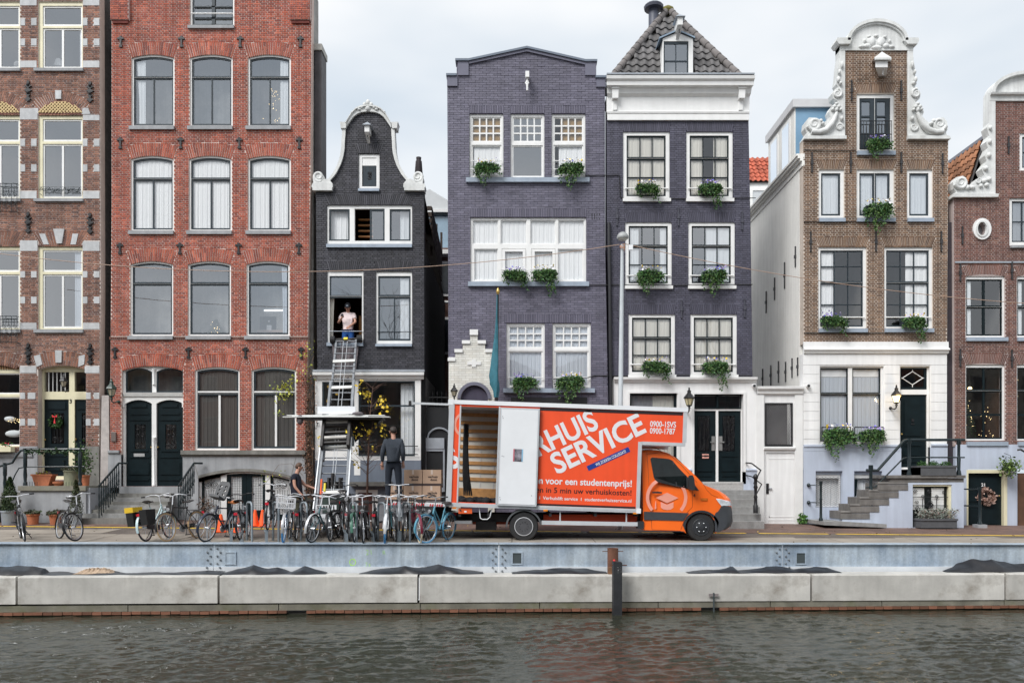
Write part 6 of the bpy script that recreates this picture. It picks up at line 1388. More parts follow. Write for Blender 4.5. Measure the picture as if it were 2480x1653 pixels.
e=P0+(P1-P0)*.91-nrm*.62;lettering('lettering',"WIJ ZOEKEN COLLEGA'S!",.072,.80,e.x,e.z,math.degrees(math.atan2(c.z,c.x)),LETW,.02,-.008)
q=MB();cx,cz=.45,1.98
ring=[(cx+.33*math.cos(t),cz+.33*math.sin(t))for t in[2*math.pi*k/40 for k in range(40)]];r2=[(cx+.27*math.cos(t),cz+.27*math.sin(t))for t in[2*math.pi*k/40 for k in range(40)]]
q.slab(ring,[r2],-.004,-.003);clip_mb(q,.13,.252).move(BM).build('emblem_ring',PINKV,van)
t=text_mesh('S',.72,.02,.9);t.move(Matrix.Translation((.09,-.0045,.88))@Matrix.Rotation(-R(27),4,'Y'));clip_mb(t,.13,.252).move(BM).build('lettering',LETW,van)
def wheel(xc,zc,yc,r,w,hub,front):
 tw=MB().lathe([(r*.62,-w/2),(r*.93,-w/2),(r,-w/2+.03),(r,w/2-.03),(r*.93,w/2),(r*.62,w/2)],(xc,yc,zc),36,'y').build('wheel',TYRE,van,smooth=35)
 rim=MB().lathe([(r*.63,-w/2-.006),(r*.60,-w/2-.012),(r*.56,-w/2+.02),(r*.44,-w/2+(.06 if not front else .0)),(r*.40,-w/2+(.03 if not front else-.02)),(r*.22,-w/2+(.02 if not front else-.03)),(r*.18,-w/2-(.01 if not front else .045)),(.001,-w/2-(.012 if not front else .05))],(xc,yc,zc),30,'y').build('rim',hub,tw,smooth=35)
 for k in range(10 if not front else 6):
  a=2*math.pi*k/(10 if not front else 6);rr_=r*(.30 if not front else .33);MB().lathe([(.014,0),(.014,-.03),(.006,-.035)],(xc+rr_*math.cos(a),yc-w/2+(.02 if not front else-.02),zc+rr_*math.sin(a)),7,'y').build('wheel_nut',ALU if front else BLKP,tw)
 if not front:MB().lathe([(r*.64,-w/2-.014),(r*.60,-w/2-.018),(r*.585,-w/2+.005)],(xc,yc,zc),36,'y',caps=False).build('rim_ring',mat('pale_rim',(.55,.56,.58),.4,.05),tw)
 else:
  q=MB()
  for k in range(18):a=2*math.pi*k/18;q.ball((xc+r*.49*math.cos(a),yc-w/2+.004,zc+r*.49*math.sin(a)),.022,6,1,.4,1)
  q.build('rim_slot',ALU,tw)
HUBD=mat('dark_steel_wheel',(.07,.07,.075),.5,.2,6)
RW=.345;wz=gz(0,YT+.2)+RW-.012
wheel(tx_(1268.5),wz+.01,YT+.16,RW+.01,.22,HUBD,False);wheel(tx_(1268.5),wz+.01,YT+1.95,RW+.01,.30,HUBD,False)
wheel(tx_(1700),wz-.01,YT+.20,RW-.005,.22,BLKP,True);wheel(tx_(1692),wz-.01,YT+1.85,RW-.005,.22,BLKP,True)
q=MB();cx,cz=tx_(1268.5),wz
arcp=[(cx+.44*math.cos(t),cz+.43*math.sin(t))for t in[R(8+172*k/18)for k in range(19)]];arci=[(cx+.40*math.cos(t),cz+.39*math.sin(t))for t in[R(8+172*k/18)for k in range(19)]]
q.slab(arcp+arci[::-1],[],YT+.02,YT+.42).build('mudguard',mat('grey_mudguard',(.085,.09,.095),.6,.1),van)
fz=tz_(1244)
CH=mat('black_chassis',(.02,.019,.02),.7,.3,5)
for y in(.55,1.45):MB().box(tx_(1085),tx_(1570),YT+y,YT+y+.08,fz-.22,fz-.02).build('chassis_rail',CH,van)
for px in(1110,1180,1330,1440,1540):MB().box(tx_(px),tx_(px)+.06,YT+.05,YT+2.1,fz-.06,fz+.02).build('chassis_crossmember',CH,van)
MB().box(tx_(1150),tx_(1200),YT+.5,YT+1.6,fz-.42,fz-.2).build('battery_box',CH,van);MB().cyl((tx_(1268),YT+.3,wz),(tx_(1268),YT+1.9,wz),.07).build('rear_axle',CH,van)
MB().box(tx_(1318),tx_(1550),YT+.44,YT+.47,fz-.30,fz-.03).build('chassis_skirt',mat('orange_skirt',(.55,.06,.015),.5,.15),van)
MB().box(tx_(1140),tx_(1260),YT+.9,YT+.93,fz-.30,fz-.03).build('chassis_skirt',MATS['orange_skirt'],van)
q=MB().slab([(tx_(1312),tz_(1270)),(tx_(1546),tz_(1273.5)),(tx_(1546),tz_(1264)),(tx_(1312),tz_(1260))],[],YT+.04,YT+.08);q.build('side_guard',ALU,van)
q=MB()
for px in(1357,1518):q.cyl((tx_(px),YT+.07,tz_(1236)),(tx_(px),YT+.07,tz_(1265)),.018,n=8)
q.build('guard_bracket',ALU,van);MB().box(tx_(1545),tx_(1560),YT+.03,YT+.3,tz_(1280),tz_(1262)).build('guard_end',BLKP,van)
bx=MB().box(tx_(1110),tx_(1143),YT+.02,YT+.14,tz_(1243),tz_(1230)).build('lift_control_box',mat('orange_box',(.75,.12,.03),.45,.05),van)
q=MB();q.box(tx_(1124),tx_(1130),YT+.016,YT+.02,tz_(1240),tz_(1236));q.build('box_label',LETW,bx);MB().lathe([(.02,0),(.02,-.02)],(tx_(1115),YT+.02,tz_(1235)),10,'y').build('box_switch',BLKP,bx)
q=MB().tube([(tx_(1160),YT+.06,tz_(1227)),(tx_(1163),YT+.06,tz_(1254)),(tx_(1168),YT+.06,tz_(1257)),(tx_(1180),YT+.06,tz_(1257)),(tx_(1186),YT+.06,tz_(1252)),(tx_(1192),YT+.06,tz_(1230))],.012,7);q.build('step_loop',PWHITE,van)
MB().box(tx_(1100),tx_(1142),YT+.1,YT+.5,tz_(1268),tz_(1261)).build('tail_lift_foot',mat('dull_grey_steel',(.22,.225,.23),.6,.2),van)
AMB=mat('amber_lens',(.80,.25,.02),.3,.05)
for px,py in((1316,1233),(1533,1240),(1095,1227)):MB().box(tx_(px),tx_(px+10),YT-.03,YT+.02,tz_(py+4),tz_(py)).build('side_marker',AMB,van)
pf=vb('tail_lift',-1.52,-.02,.12,VW-.12,-.03,.03,PWHITE)
for k in range(24):q=MB();q.add([(-1.42+k*.056+.0,.105,-.028),(-1.42+k*.056+.028,.105,-.028),(-1.42+k*.056+.048,.105,.032),(-1.42+k*.056+.02,.105,.032)],[(0,1,2,3)]);(q.move(BM).build('hazard_stripe',mat('hazard_red',(.70,.02,.03),.4,.05),pf)if k%9<7 else None)
vp('lift_arm',[(-.95,-.03),(-.25,-.03),(-.55,-.32),(-.75,-.26)],.3,.36,PWHITE);vp('lift_arm',[(-.5,-.03),(.1,-.05),(.05,-.4),(-.25,-.36)],.6,.66,CH)
vb('rear_bar',-.95,.02,.0,.05,BH-.14,BH-.09,ALU);vb('rear_bar_end',-.99,-.93,-.02,.07,BH-.17,BH-.06,CH);vb('rear_door',-.02,.0,.1,.16,.1,BH-.2,mat('dark_door_edge',(.04,.045,.05),.5,.2))
def cz(u,v):return(1460+u/3.92,930+v/3.92)
belt,roof_z=tz_(1172),tz_(1088)
def yin(z):return .15*max(0,min(1,(z-belt)/(roof_z-belt)))**1.2
def CX(pts):return[(tx_(cz(u,v)[0]),tz_(cz(u,v)[1]))for u,v in pts]
out=CX([(388,1384),(388,618),(470,612),(560,622),(640,645),(700,682),(800,775),(900,880),(962,948),(1000,963),(1070,985),(1140,1014),(1200,1052),(1236,1085),(1250,1120),(1260,1220),(1263,1300),(1245,1355),(1190,1388),(1105,1405)])
wc=(tx_(1700),tz_(1279));arch=[(wc[0]+.395*math.cos(t),wc[1]+.395*math.sin(t))for t in[R(-18+216*k/14)for k in range(15)]]
out+=arch+CX([(775,1396)])
N=len(out);V=[];F=[];CW=2.0;Y0=YT+.06
xf=tx_(1781);xr=tx_(1560)
lv=[(0,.0),(.035,.4),(.14,.85),(.35,1.0),(CW-.35,1.0),(CW-.14,.85),(CW-.035,.4),(CW,.0)]
for y,s_ in lv:
 yy=y if y<1 else CW-y
 for(x,z)in out:
  nose=max(0,(x-tx_(1715))/(xf-tx_(1715)));top=max(0,(z-belt)/(roof_z-belt));hood=max(0,min(1,(x-tx_(1700))/.3))*max(0,min(1,(z-tz_(1215))/.15))
  ins=yin(z)*(1-yy/.36 if yy<.36 else 0)
  px_=x-nose**1.5*.20*(1-s_);pz_=z-(top**3)*.07*(1-s_)-hood*.035*(1-s_)
  yo=y+ins if y<1 else y-ins
  V.append((px_,Y0+yo,pz_))
M_=len(lv)
for j in range(M_-1):
 for i in range(N):F.append((j*N+i,j*N+(i+1)%N,(j+1)*N+(i+1)%N,(j+1)*N+i))
mb=MB();mb.add(V,F)
for j,flip in((0,False),(M_-1,True)):
 for t in tessellate_polygon([[Vector((p[0],p[1],0))for p in out]]):mb.f.append(tuple(j*N+k for k in(t if not flip else t[::-1])))
cab=mb.build('cab',ORGC,van,smooth=32,fix=True)
def skin(name,pts,off,m,parent=cab,th=.006,holes=()):
 """plate lying on the cab side"""
 q=MB().slab(CX(pts),[CX(h)for h in holes],0,th)
 def yy(x,z):
  nose=max(0,(x-tx_(1715))/(xf-tx_(1715)));return yin(z)
 q.v=[(v[0],Y0+yy(v[0],v[2])-off+v[1],v[2])for v in q.v];return q.build(name,m,parent)
VG=mat('van_window_glass',(.008,.012,.013),.08,.6,2.5,spec=.35)
skin('door_window',[(462,705),(478,692),(560,698),(640,706),(672,722),(735,800),(800,868),(800,986),(700,968),(530,930),(500,905),(488,880)],.008,VG)
skin('quarter_trim',[(800,868),(862,930),(918,1010),(850,998),(800,986)],.0085,BLKP);skin('window_post',[(672,722),(682,730),(710,970),(700,968)],.011,BLKP)
skin('rub_strip',[(394,1208),(820,1222),(768,1296),(394,1286)],.014,mat('grey_bumper_plastic',(.045,.049,.056),.5,.12,6),th=.02)
fl=[(1700+(wc_r)*math.cos(R(a)),1279-wc_r*math.sin(R(a)))for wc_r,a in[]]
a_o=[(940+178*math.cos(R(a)),1368-172*math.sin(R(a)))for a in range(20,171,10)];a_i=[(940+154*math.cos(R(a)),1368-152*math.sin(R(a)))for a in range(-12,193,12)]
skin('wheel_arch_trim',a_o+a_i[::-1],.012,BLKP,th=.02)
def wrap(name,pts,m,push):
 q=MB();P=CX(pts);n=len(P);r1,r2=[],[]
 for ring in range(5):
  y=(0,.035,.14,.35,1.0)[ring];s_=(0,.4,.85,1,1)[ring]
  for(x,z)in P:
   nose=max(0,(x-tx_(1715))/(xf-tx_(1715)));hood=max(0,min(1,(x-tx_(1700))/.3))*max(0,min(1,(z-tz_(1215))/.15));q.v.append((x-nose**1.5*.20*(1-s_)+push,Y0+y-push*(1 if ring<2 else .5),z-hood*.035*(1-s_)))
 for j in range(4):
  for i in range(n):q.f.append((j*n+i,j*n+(i+1)%n,(j+1)*n+(i+1)%n,(j+1)*n+i))
 for t in tessellate_polygon([[Vector((p[0],p[1],0))for p in P]]):q.f.append(tuple(t))
 return q.build(name,m,cab,smooth=35,fix=True)
wrap('bumper',[(1078,1400),(1076,1320),(1062,1262),(1085,1222),(1120,1205),(1165,1158),(1205,1150),(1246,1160),(1256,1222),(1261,1300),(1242,1352),(1188,1385),(1110,1403)],mat('grey_bumper_plastic',(.045,.049,.056),.5,.12,6),.012)
wrap('headlamp',[(1088,1078),(1150,1082),(1205,1096),(1236,1110),(1246,1152),(1205,1150),(1165,1155),(1122,1122)],mat('headlamp_lens',(.66,.70,.74),.12,.4,5,spec=.8),.018)
skin('indicator',[(933,1078),(998,1080),(996,1104),(935,1102)],.02,mat('amber_dark',(.55,.14,.02),.3,.2),th=.03)
skin('door_handle',[(472,1020),(520,1016),(566,1022),(560,1036),(475,1034)],.035,BLKP,th=.03)
ring=lambda r:[(610+r*math.cos(2*math.pi*k/48),1075+r*math.sin(2*math.pi*k/48))for k in range(48)]
def clip_poly(pts,f):return[p for p in pts if f(p)]
la=[R(a)for a in range(137,224,4)];emb=[(610+197*math.cos(a),1075-197*math.sin(a))for a in la]+[(610+166*math.cos(a),1075-166*math.sin(a))for a in la[::-1]]
skin('emblem_ring',emb,.004,PINKV,th=.003)
ra=[R(a)for a in range(-42,36,4)];skin('emblem_ring',[(610+197*math.cos(a),1075-197*math.sin(a))for a in ra]+[(610+166*math.cos(a),1075-166*math.sin(a))for a in ra[::-1]],.004,PINKV,th=.003)
ta=[R(a)for a in range(117,138,4)];skin('emblem_ring',[(610+197*math.cos(a),1075-197*math.sin(a))for a in ta]+[(610+166*math.cos(a),1075-166*math.sin(a))for a in ta[::-1]],.004,PINKV,th=.003)
skin('emblem_cap',[(508,1077),(614,1028),(722,1079),(614,1128)],.004,PINKV,th=.003);skin('emblem_cap',[(553,1116),(612,1142),(676,1118),(674,1172),(650,1188),(614,1194),(575,1186),(555,1170)],.004,PINKV,th=.003);skin('emblem_tassel',[(503,1108),(509,1108),(512,1182),(496,1185)],.004,PINKV,th=.003)
def seam(pts):
 q=MB();P=CX(pts);q.tube([(x,Y0+yin(z)-.001,z)for x,z in P],.004,4);q.build('panel_seam',LETB,cab)
seam([(430,640),(436,800),(445,1000),(470,1376)]);seam([(858,1005),(855,1165),(800,1222),(745,1382)]);seam([(470,1380),(745,1392)]);seam([(962,950),(990,1000),(1040,1050),(1095,1072)]);seam([(430,660),(560,640),(660,672),(760,770),(900,930)])
t=text_mesh('4',.10,.003);o=CX([(864,1068)])[0];t.move(Matrix.Translation((o[0],Y0-.004,o[1])));t.build('lettering',LETB,cab)
skin('sill_trim',[(392,1384),(470,1388),(775,1396),(775,1402),(392,1392)],.01,BLKP,th=.05)
q=MB();P=CX([(800,990),(796,905),(806,866),(832,862),(846,885),(856,960),(852,1000),(826,1004)]);q.slab(P,[],YT-.22,YT-.10);q.build('mirror',BLKP,cab);MB().box(P[0][0]+.02,P[0][0]+.12,YT-.12,YT+.12,P[0][1]-.0,P[0][1]+.05).build('mirror_arm',BLKP,cab)
q=MB();A=CX([(712,690),(958,942)]);q.add([(A[0][0]+.015,Y0+.25,A[0][1]+.01),(A[0][0]+.015,Y0+CW-.25,A[0][1]+.01),(A[1][0]+.02,Y0+CW-.1,A[1][1]+.01),(A[1][0]+.02,Y0+.1,A[1][1]+.01)],[(0,1,2,3)]);q.build('windscreen',VG,cab)
MB().tube([(tx_(1612),YT+.5,tz_(1091)),(tx_(1598),YT+.5,tz_(1082)),(tx_(1580),YT+.5,tz_(1078))],.006,5).build('aerial',BLKP,cab)
# people
SKINQ=[]
def skin_obj(name,nodes,edges,m,parent,root=None,sub=2):
 """nodes: {key: (pos, radius or (rx, ry))}; grown with a Skin modifier, turned into a mesh afterwards"""
 keys=list(nodes);idx={k:i for i,k in enumerate(keys)};me=bpy.data.meshes.new(name)
 me.from_pydata([nodes[k][0]for k in keys],[(idx[a],idx[b])for a,b in edges],[])
 o=bpy.data.objects.new(name,me);COL.objects.link(o);o.parent=parent
 o.modifiers.new('Skin','SKIN');sv=me.skin_vertices[0].data
 for k in keys:
  r=nodes[k][1];sv[idx[k]].radius=r if isinstance(r,tuple)else(r,r);sv[idx[k]].use_root=(k==(root or keys[0]))
 s_=o.modifiers.new('Sub','SUBSURF');s_.levels=sub;s_.render_levels=sub;SKINQ.append((o,m));return o
def skin_finish():
 bpy.context.view_layer.update();dg=bpy.context.evaluated_depsgraph_get();res=[]
 for o,m in SKINQ:res.append((o,bpy.data.meshes.new_from_object(o.evaluated_get(dg)),m))
 for o,me,m in res:
  o.modifiers.clear();me.shade_smooth();me.materials.clear();me.materials.append(m);o.data=me
 SKINQ.clear()
SKIN=mat('skin',(.50,.265,.19),.5,.06,8)
def person(label,loc,rz,J,shirt,trousers,shoes,hair,sleeve=.55,hatm=None,legs='long',height=1.0):
 """J: joint positions, local metres, facing -Y; keys head, neck, chest, waist, pelvis, sl/el/hl (left), sr/er/hr, tl/kl/al/fl, tr/kr/ar/fr"""
 p=thing('person',label,'person',loc,rz);p.scale=(height,)*3
 V={k:Vector(v)for k,v in J.items()};n={};e=[]
 n['pelvis']=(V['pelvis'],.075);n['waist']=(V['waist'],.07);n['chest']=(V['chest'],.07);n['neck0']=(V['neck']-Vector((0,0,.04)),.07);n['neck']=(V['neck']+Vector((0,0,.03)),.052)
 hd=V['head'];up=(hd-V['neck']).normalized()
 n['jaw']=(hd-up*.055+Vector(J.get('look',(0,-1,0)))*.02,(.060,.066));n['head']=(hd+up*.02,(.078,.092));n['crown']=(hd+up*.075,(.062,.074))
 e+=[('pelvis','waist'),('waist','chest'),('chest','neck0'),('neck0','neck'),('neck','jaw'),('jaw','head'),('head','crown')]
 for s_ in 'lr':
  sh,el,ha=V['s'+s_],V['e'+s_],V['h'+s_];d=(ha-el).normalized();side=d.cross(Vector((0,-1,.2))if abs(d.y)<.8 else Vector((1,0,0))).normalized()
  n['s'+s_]=(sh,.05);n['e'+s_]=(el,.042);n['w'+s_]=(ha-d*.05,.029);n['p'+s_]=(ha+d*.02,(.040,.022))
  e+=[('chest','s'+s_),('s'+s_,'e'+s_),('e'+s_,'w'+s_),('w'+s_,'p'+s_)]
  for q,(off,ln)in enumerate(((-.03,.065),(-.010,.08),(.010,.076),(.03,.06))):
   a=ha+d*.05+side*off;b=a+d*ln*.55+Vector((0,0,-.006));c=a+d*ln+Vector((0,0,-.016))
   n['f%d%s'%(q,s_)]=(a,.0105);n['g%d%s'%(q,s_)]=(b,.009);n['h%d%s'%(q,s_)]=(c,.0075)
   e+=[('p'+s_,'f%d%s'%(q,s_)),('f%d%s'%(q,s_),'g%d%s'%(q,s_)),('g%d%s'%(q,s_),'h%d%s'%(q,s_))]
  th=d.cross(side)*-.02;a=ha-d*.0+side*(-.045)+th;b=a+d*.04-side*.012+th*.5
  n['ta'+s_]=(a,.0115);n['tb'+s_]=(b,.009);e+=[('p'+s_,'ta'+s_),('ta'+s_,'tb'+s_)]
  n['t'+s_]=(V['t'+s_],.055);n['k'+s_]=(V['k'+s_],.045);n['a'+s_]=(V['a'+s_],.042);n['o'+s_]=(V['f'+s_],.04)
  e+=[('pelvis','t'+s_),('t'+s_,'k'+s_),('k'+s_,'a'+s_),('a'+s_,'o'+s_)]
 body=skin_obj('body',n,e,SKIN,p,'pelvis',2)
 g=.018
 T={'waist':(V['waist'],.165),'chest':(V['chest'],.185),'neck0':(n['neck0'][0],.078)}
 T['hem']=(V['pelvis']+Vector((0,0,.0)),.17);te=[('hem','waist'),('waist','chest'),('chest','neck0')];T['neck0']=(T['neck0'][0],.078)
 for s_ in 'lr':
  sh,el,ha=V['s'+s_],V['e'+s_],V['h'+s_];T['s'+s_]=(sh,.084)
  if sleeve<=1:T['q'+s_]=(sh+(el-sh)*sleeve,.068);te+=[('chest','s'+s_),('s'+s_,'q'+s_)]
  else:T['q'+s_]=(el,.062);T['v'+s_]=(el+(ha-el)*.78,.046);te+=[('chest','s'+s_),('s'+s_,'q'+s_),('q'+s_,'v'+s_)]
 skin_obj('shirt',T,te,shirt,p,'waist',2)
 B={'pelvis':(V['pelvis']-Vector((0,0,.02)),.155),'band':(V['waist']-Vector((0,0,.06)),.145)};be=[('band','pelvis')]
 for s_ in 'lr':
  B['t'+s_]=(V['t'+s_],.105);B['k'+s_]=(V['k'+s_],.078);be+=[('pelvis','t'+s_),('t'+s_,'k'+s_)]
  if legs=='long':B['c'+s_]=(V['k'+s_]+(V['a'+s_]-V['k'+s_])*.45,.072);B['a'+s_]=(V['a'+s_]+Vector((0,0,.02)),.064);be+=[('k'+s_,'c'+s_),('c'+s_,'a'+s_)]
 skin_obj('trousers',B,be,trousers,p,'pelvis',2)
 for s_ in 'lr':
  a,f=V['a'+s_],V['f'+s_];d=(f-a);d.z=0;d=d.normalized()if d.length>.01 else Vector((0,-1,0));z=Vector((a.x,a.y,f.z-.0))
  skin_obj('shoe',{'heel':(z-d*.045,(.045,.042)),'mid':(z+d*.06,(.05,.040)),'toe':(z+d*.16,(.045,.030))},[('heel','mid'),('mid','toe')],shoes,p,'mid',2)
 lk=Vector(J.get('look',(0,-1,0))).normalized();rt=lk.cross(Vector((0,0,1))).normalized()
 hc=hd+up*.045-lk*.018
 H=MB();H.ball((0,0,0),1,14,.088,.100,.098);
 H.v=[v for v in H.v];Mh=Matrix((rt,-lk,Vector((0,0,1)))).transposed().to_4x4()
 nv=[]
 for x,y,z in H.v:
  if y<-.035 and z<.03:y=-.035-(abs(y)-.035)*.3;z=max(z,-.02)
  if z<-.045:z=-.045-(-.045-z)*.3
  nv.append((x,y,z))
 H.v=nv;H.move(Matrix.Translation(hc)@Mh).build('hair',hair,p,smooth=180)
 F=MB();fc=hd+lk*.085-up*.0
 F.ball(tuple(hd+lk*.098-up*.018),.016,8,1,1,1.3);F.build('nose',SKIN,p,smooth=180)
 F=MB()
 for sx in(-1,1):F.ball(tuple(hd+rt*sx*.082-up*.005),.022,8,.5 if abs(rt.x)>.5 else 1,.5 if abs(rt.y)>.5 else 1,1.35)
 F.build('ear',SKIN,p,smooth=180)
 F=MB()
 for sx in(-1,1):F.ball(tuple(hd+lk*.086+rt*sx*.03+up*.012),.010,8)
 F.build('eye',mat('eye_dark',(.02,.015,.012),.3,0),p,smooth=180)
 F=MB().ball(tuple(hd+lk*.083-up*.06),.018,8,1 if abs(rt.x)>.5 else .4,1 if abs(rt.y)>.5 else .4,.35);F.build('mouth',mat('lip',(.42,.16,.13),.5,0),p,smooth=180)
 if hatm:
  q=MB();cc=hd+up*.07-lk*.005;q.ball((0,0,0),1,16,.098,.112,.085);q.v=[(x,y,max(z,-.012))for x,y,z in q.v];q.slab([(-.075,0),(.075,0),(.07,.06),(.04,.10),(-.04,.10),(-.07,.06)],[],0,.012)
  k=len(q.v)-12;q.v=q.v[:k]+[(x,-.085-z,.0+y-.01)for x,y,z in q.v[k:]]
  q.move(Matrix.Translation(cc)@Mh).build('cap',hatm,p,smooth=60)
  MB().box(-.03,.03,-.116,-.108,.02,.05).move(Matrix.Translation(cc)@Mh).build('cap_badge',mat('pale_badge',(.55,.65,.75),.5,0),p)
 return p
STD=dict(pelvis=(0,0,.96),waist=(0,.0,1.12),chest=(0,.01,1.34),neck=(0,.01,1.52),head=(0,-.01,1.66),sl=(.185,.01,1.44),sr=(-.185,.01,1.44),el=(.25,.02,1.16),er=(-.25,.02,1.16),hl=(.27,-.06,.92),hr=(-.27,-.06,.92),tl=(.10,0,.86),tr=(-.10,0,.86),kl=(.11,-.01,.49),kr=(-.11,-.01,.49),al=(.12,.02,.09),ar=(-.12,.02,.09),fl=(.13,-.10,.045),fr=(-.13,-.10,.045))
HAIRB=mat('dark_brown_hair',(.025,.016,.012),.6,.3,30,bump=.4);HAIRM=mat('brown_hair',(.09,.045,.025),.6,.3,30,bump=.4)
D1=FY+.42;j=dict(STD);j.update(head=(.0,-.045,1.65),look=(.05,-.8,-.45),chest=(0,.0,1.34),er=(-.30,-.06,1.17),hr=(-.13,-.27,1.30),el=(.25,-.10,1.19),hl=(.10,-.36,1.00))
m1=person('man in pink t-shirt and dark cap looking at his phone in the open window',(X(843,D1),D1,Z(735,D1)-1.79),0,j,mat('dusty_pink_jersey',(.84,.71,.71),.85,.10,6,bump=.4,bscale=12),mat('royal_blue_cloth',(.015,.09,.32),.8,.15,6),BLKP,HAIRB,.62,mat('navy_cap',(.012,.014,.022),.7,.1))
ph=MB().box(-.04,.04,-.006,.006,-.07,.07);o=ph.build('phone',BLKP);o.location=Vector(m1.location)+Vector((-.11,-.36,1.36));o.rotation_euler=(R(-50),0,R(15));tag(o,'black mobile phone held by the man in the window','phone')
pz=(BM@Vector((-1.2,.4,.03))).z
j=dict(STD);j.update(look=(.42,-.8,.18),head=(.01,-.015,1.665),el=(.255,.05,1.17),hl=(.27,-.03,.90),er=(-.235,.06,1.17),hr=(-.215,-.10,.92),tl=(.105,0,.86),kl=(.13,-.02,.49),al=(.13,.03,.085),fl=(.16,-.09,.04),kr=(-.12,-.03,.49),ar=(-.16,.02,.085),fr=(-.20,-.10,.04))
D2=19.85
m2=person('man in grey jumper and dark jeans standing with his back turned on the tail lift',(X(953,D2),D2,pz),R(180),j,mat('charcoal_wool',(.036,.044,.058),.95,.2,25,bump=.3),mat('dark_denim',(.012,.017,.028),.9,.25,10),mat('brown_leather',(.06,.03,.025),.5,.2),HAIRB,2,height=1.05)
j=dict(STD);j.update(pelvis=(0,.03,.98),waist=(0,.05,1.13),chest=(0,.08,1.35),neck=(0,.03,1.53),head=(.02,-.02,1.67),look=(.25,-.95,.08),sl=(.17,.07,1.45),sr=(-.17,.07,1.45),er=(-.21,.03,1.18),hr=(-.20,-.14,.97),el=(.2,-.12,1.22),hl=(.16,-.42,1.12),kr=(-.10,-.02,.50),ar=(-.10,.04,.09),fr=(-.11,-.08,.045),tl=(.10,-.02,.86),kl=(.12,-.32,.80),al=(.12,-.22,.44),fl=(.12,-.34,.40))
D3=21.2
m3=person('man in dark t-shirt and olive trousers in profile, reaching for the furniture lift',(X(722,D3),D3,gz(X(722,D3),D3)),R(90),j,mat('navy_jersey',(.018,.020,.035),.9,.15,6),mat('olive_cloth',(.07,.068,.045),.9,.2,8),mat('olive_shoe',(.05,.048,.035),.7,.2),HAIRM,.5,height=1.02)
skin_finish()
# furniture lift
lf=thing('furniture_lift','aluminium furniture hoist ladder leaning up to the open window of the black house','furniture lift',(-4.7,20.5,.1),worldcoords=True)
LB=Vector((X(800,20.6),20.6,Z(1262,20.6)));LT=Vector((X(838,FY-.12),FY-.12,Z(822,FY-.12)));ax=(LT-LB);Ln=ax.length;ax.normalize()
sx=Vector((1,0,0));sx=(sx-ax*sx.dot(ax)).normalized();nrm=sx.cross(ax);nrm=nrm if nrm.y<0 else-nrm
def lp(s_,u,o=0):return LB+ax*s_+sx*u+nrm*o
GAL=mat('ladder_aluminium',(.20,.215,.235),.5,.2,6,metal=.1);DST=mat('grimy_steel',(.035,.032,.032),.6,.4,8)
def railx(name,s0,s1,u0,u1,w,d,o,m):
 a,b=lp(s0,u0,o),lp(s1,u1,o);c=(a+b)/2;MB().obox(c,(b-a)/2,sx*w/2,nrm*d/2).build(name,m,lf)
for sg in(-1,1):
 railx('ladder_rail',-.1,Ln*.42,sg*.385,sg*.36,.065,.11,.06,GAL);railx('ladder_rail',Ln*.30,Ln*.74,sg*.345,sg*.335,.07,.10,.0,GAL);railx('ladder_rail',Ln*.62,Ln,sg*.31,sg*.30,.055,.085,-.05,GAL)
 railx('guide_rail',-.1,Ln*.40,sg*.44,sg*.42,.03,.05,.13,ALU)
k=0;s_=.22
rung=MB().cyl((-.36,0,0),(.36,0,0),.019,n=8).mesh('rung',GAL,40)
while s_<Ln-.05:
 o=link('rung',rung,lf);o.location=lp(s_,0,0);o.rotation_euler=(0,0,0);o.scale.x=1-.14*s_/Ln;s_+=.262
for s_ in(.9,2.4,Ln*.55,Ln*.70,Ln*.86):
 a=lp(s_,0,.02);MB().obox(a,sx*.33,ax*.05,nrm*.02).build('cross_plate',mat('pale_plate',(.62,.62,.60),.5,.1),lf)
for s_ in(.9,):
 for u in(-.28,.28):MB().obox(lp(s_,u,.045),sx*.025,ax*.025,nrm*.006).build('reflector',mat('red_lens',(.6,.03,.05),.3,0),lf)
for u in(-.07,.05):q=MB().tube([lp(.1,u*.4,.03),lp(Ln*.5,u*.8,.04),lp(Ln-.1,u,.02)],.008,5);q.build('hoist_cable',ALU,lf)
for sg in(-1,1):
 q=MB();q.cyl(lp(Ln+.02,sg*.34,.0),lp(Ln+.02,sg*.48,.0),.11,n=18);q.build('head_wheel',TYRE,lf,smooth=40)
q=MB();q.cyl(lp(Ln+.03,-.35),lp(Ln+.03,.35),.025,n=8);q.build('head_axle',DST,lf);MB().obox(lp(Ln-.02,0,.06),sx*.06,ax*.04,nrm*.02).build('head_tag',mat('yellow_tag',(.75,.62,.04),.5,.05),lf)
sc=Ln*.505
c=lp(sc,0,.30)
MB().box(c.x-.53,c.x+.53,c.y-.06,c.y-.03,c.z+.03,c.z+.24).build('carriage_board',PWHITE,lf)
for dy,dz,x0,x1 in((-.10,.0,-1.38,1.35),(-.35,-.06,-1.42,1.52),(.15,.02,-1.30,1.3),(-.22,-.03,-1.2,.9)):
 MB().box(c.x+x0,c.x+x1,c.y+dy,c.y+dy+.22,c.z+dz-.025,c.z+dz).build('platform_plank',mat('platform_aluminium',(.66,.67,.66),.45,.12,4),lf)
q=MB();q.box(c.x-.95,c.x+1.3,c.y-.3,c.y+.3,c.z-.13,c.z-.07)
for u in(-.36,.36):q.obox(lp(sc-.45,u,.22),ax*.62,sx*.035,nrm*.09)
for s_ in(sc-.9,sc-.55,sc-.3):q.obox(lp(s_,0,.2),sx*.36,ax*.025,nrm*.05)
q.build('carriage_frame',DST,lf)
q=MB()
for s_ in(sc-.75,sc-.2,sc-.05):q.cyl(lp(s_,-.3,.24),lp(s_,.3,.24),.055,n=10)
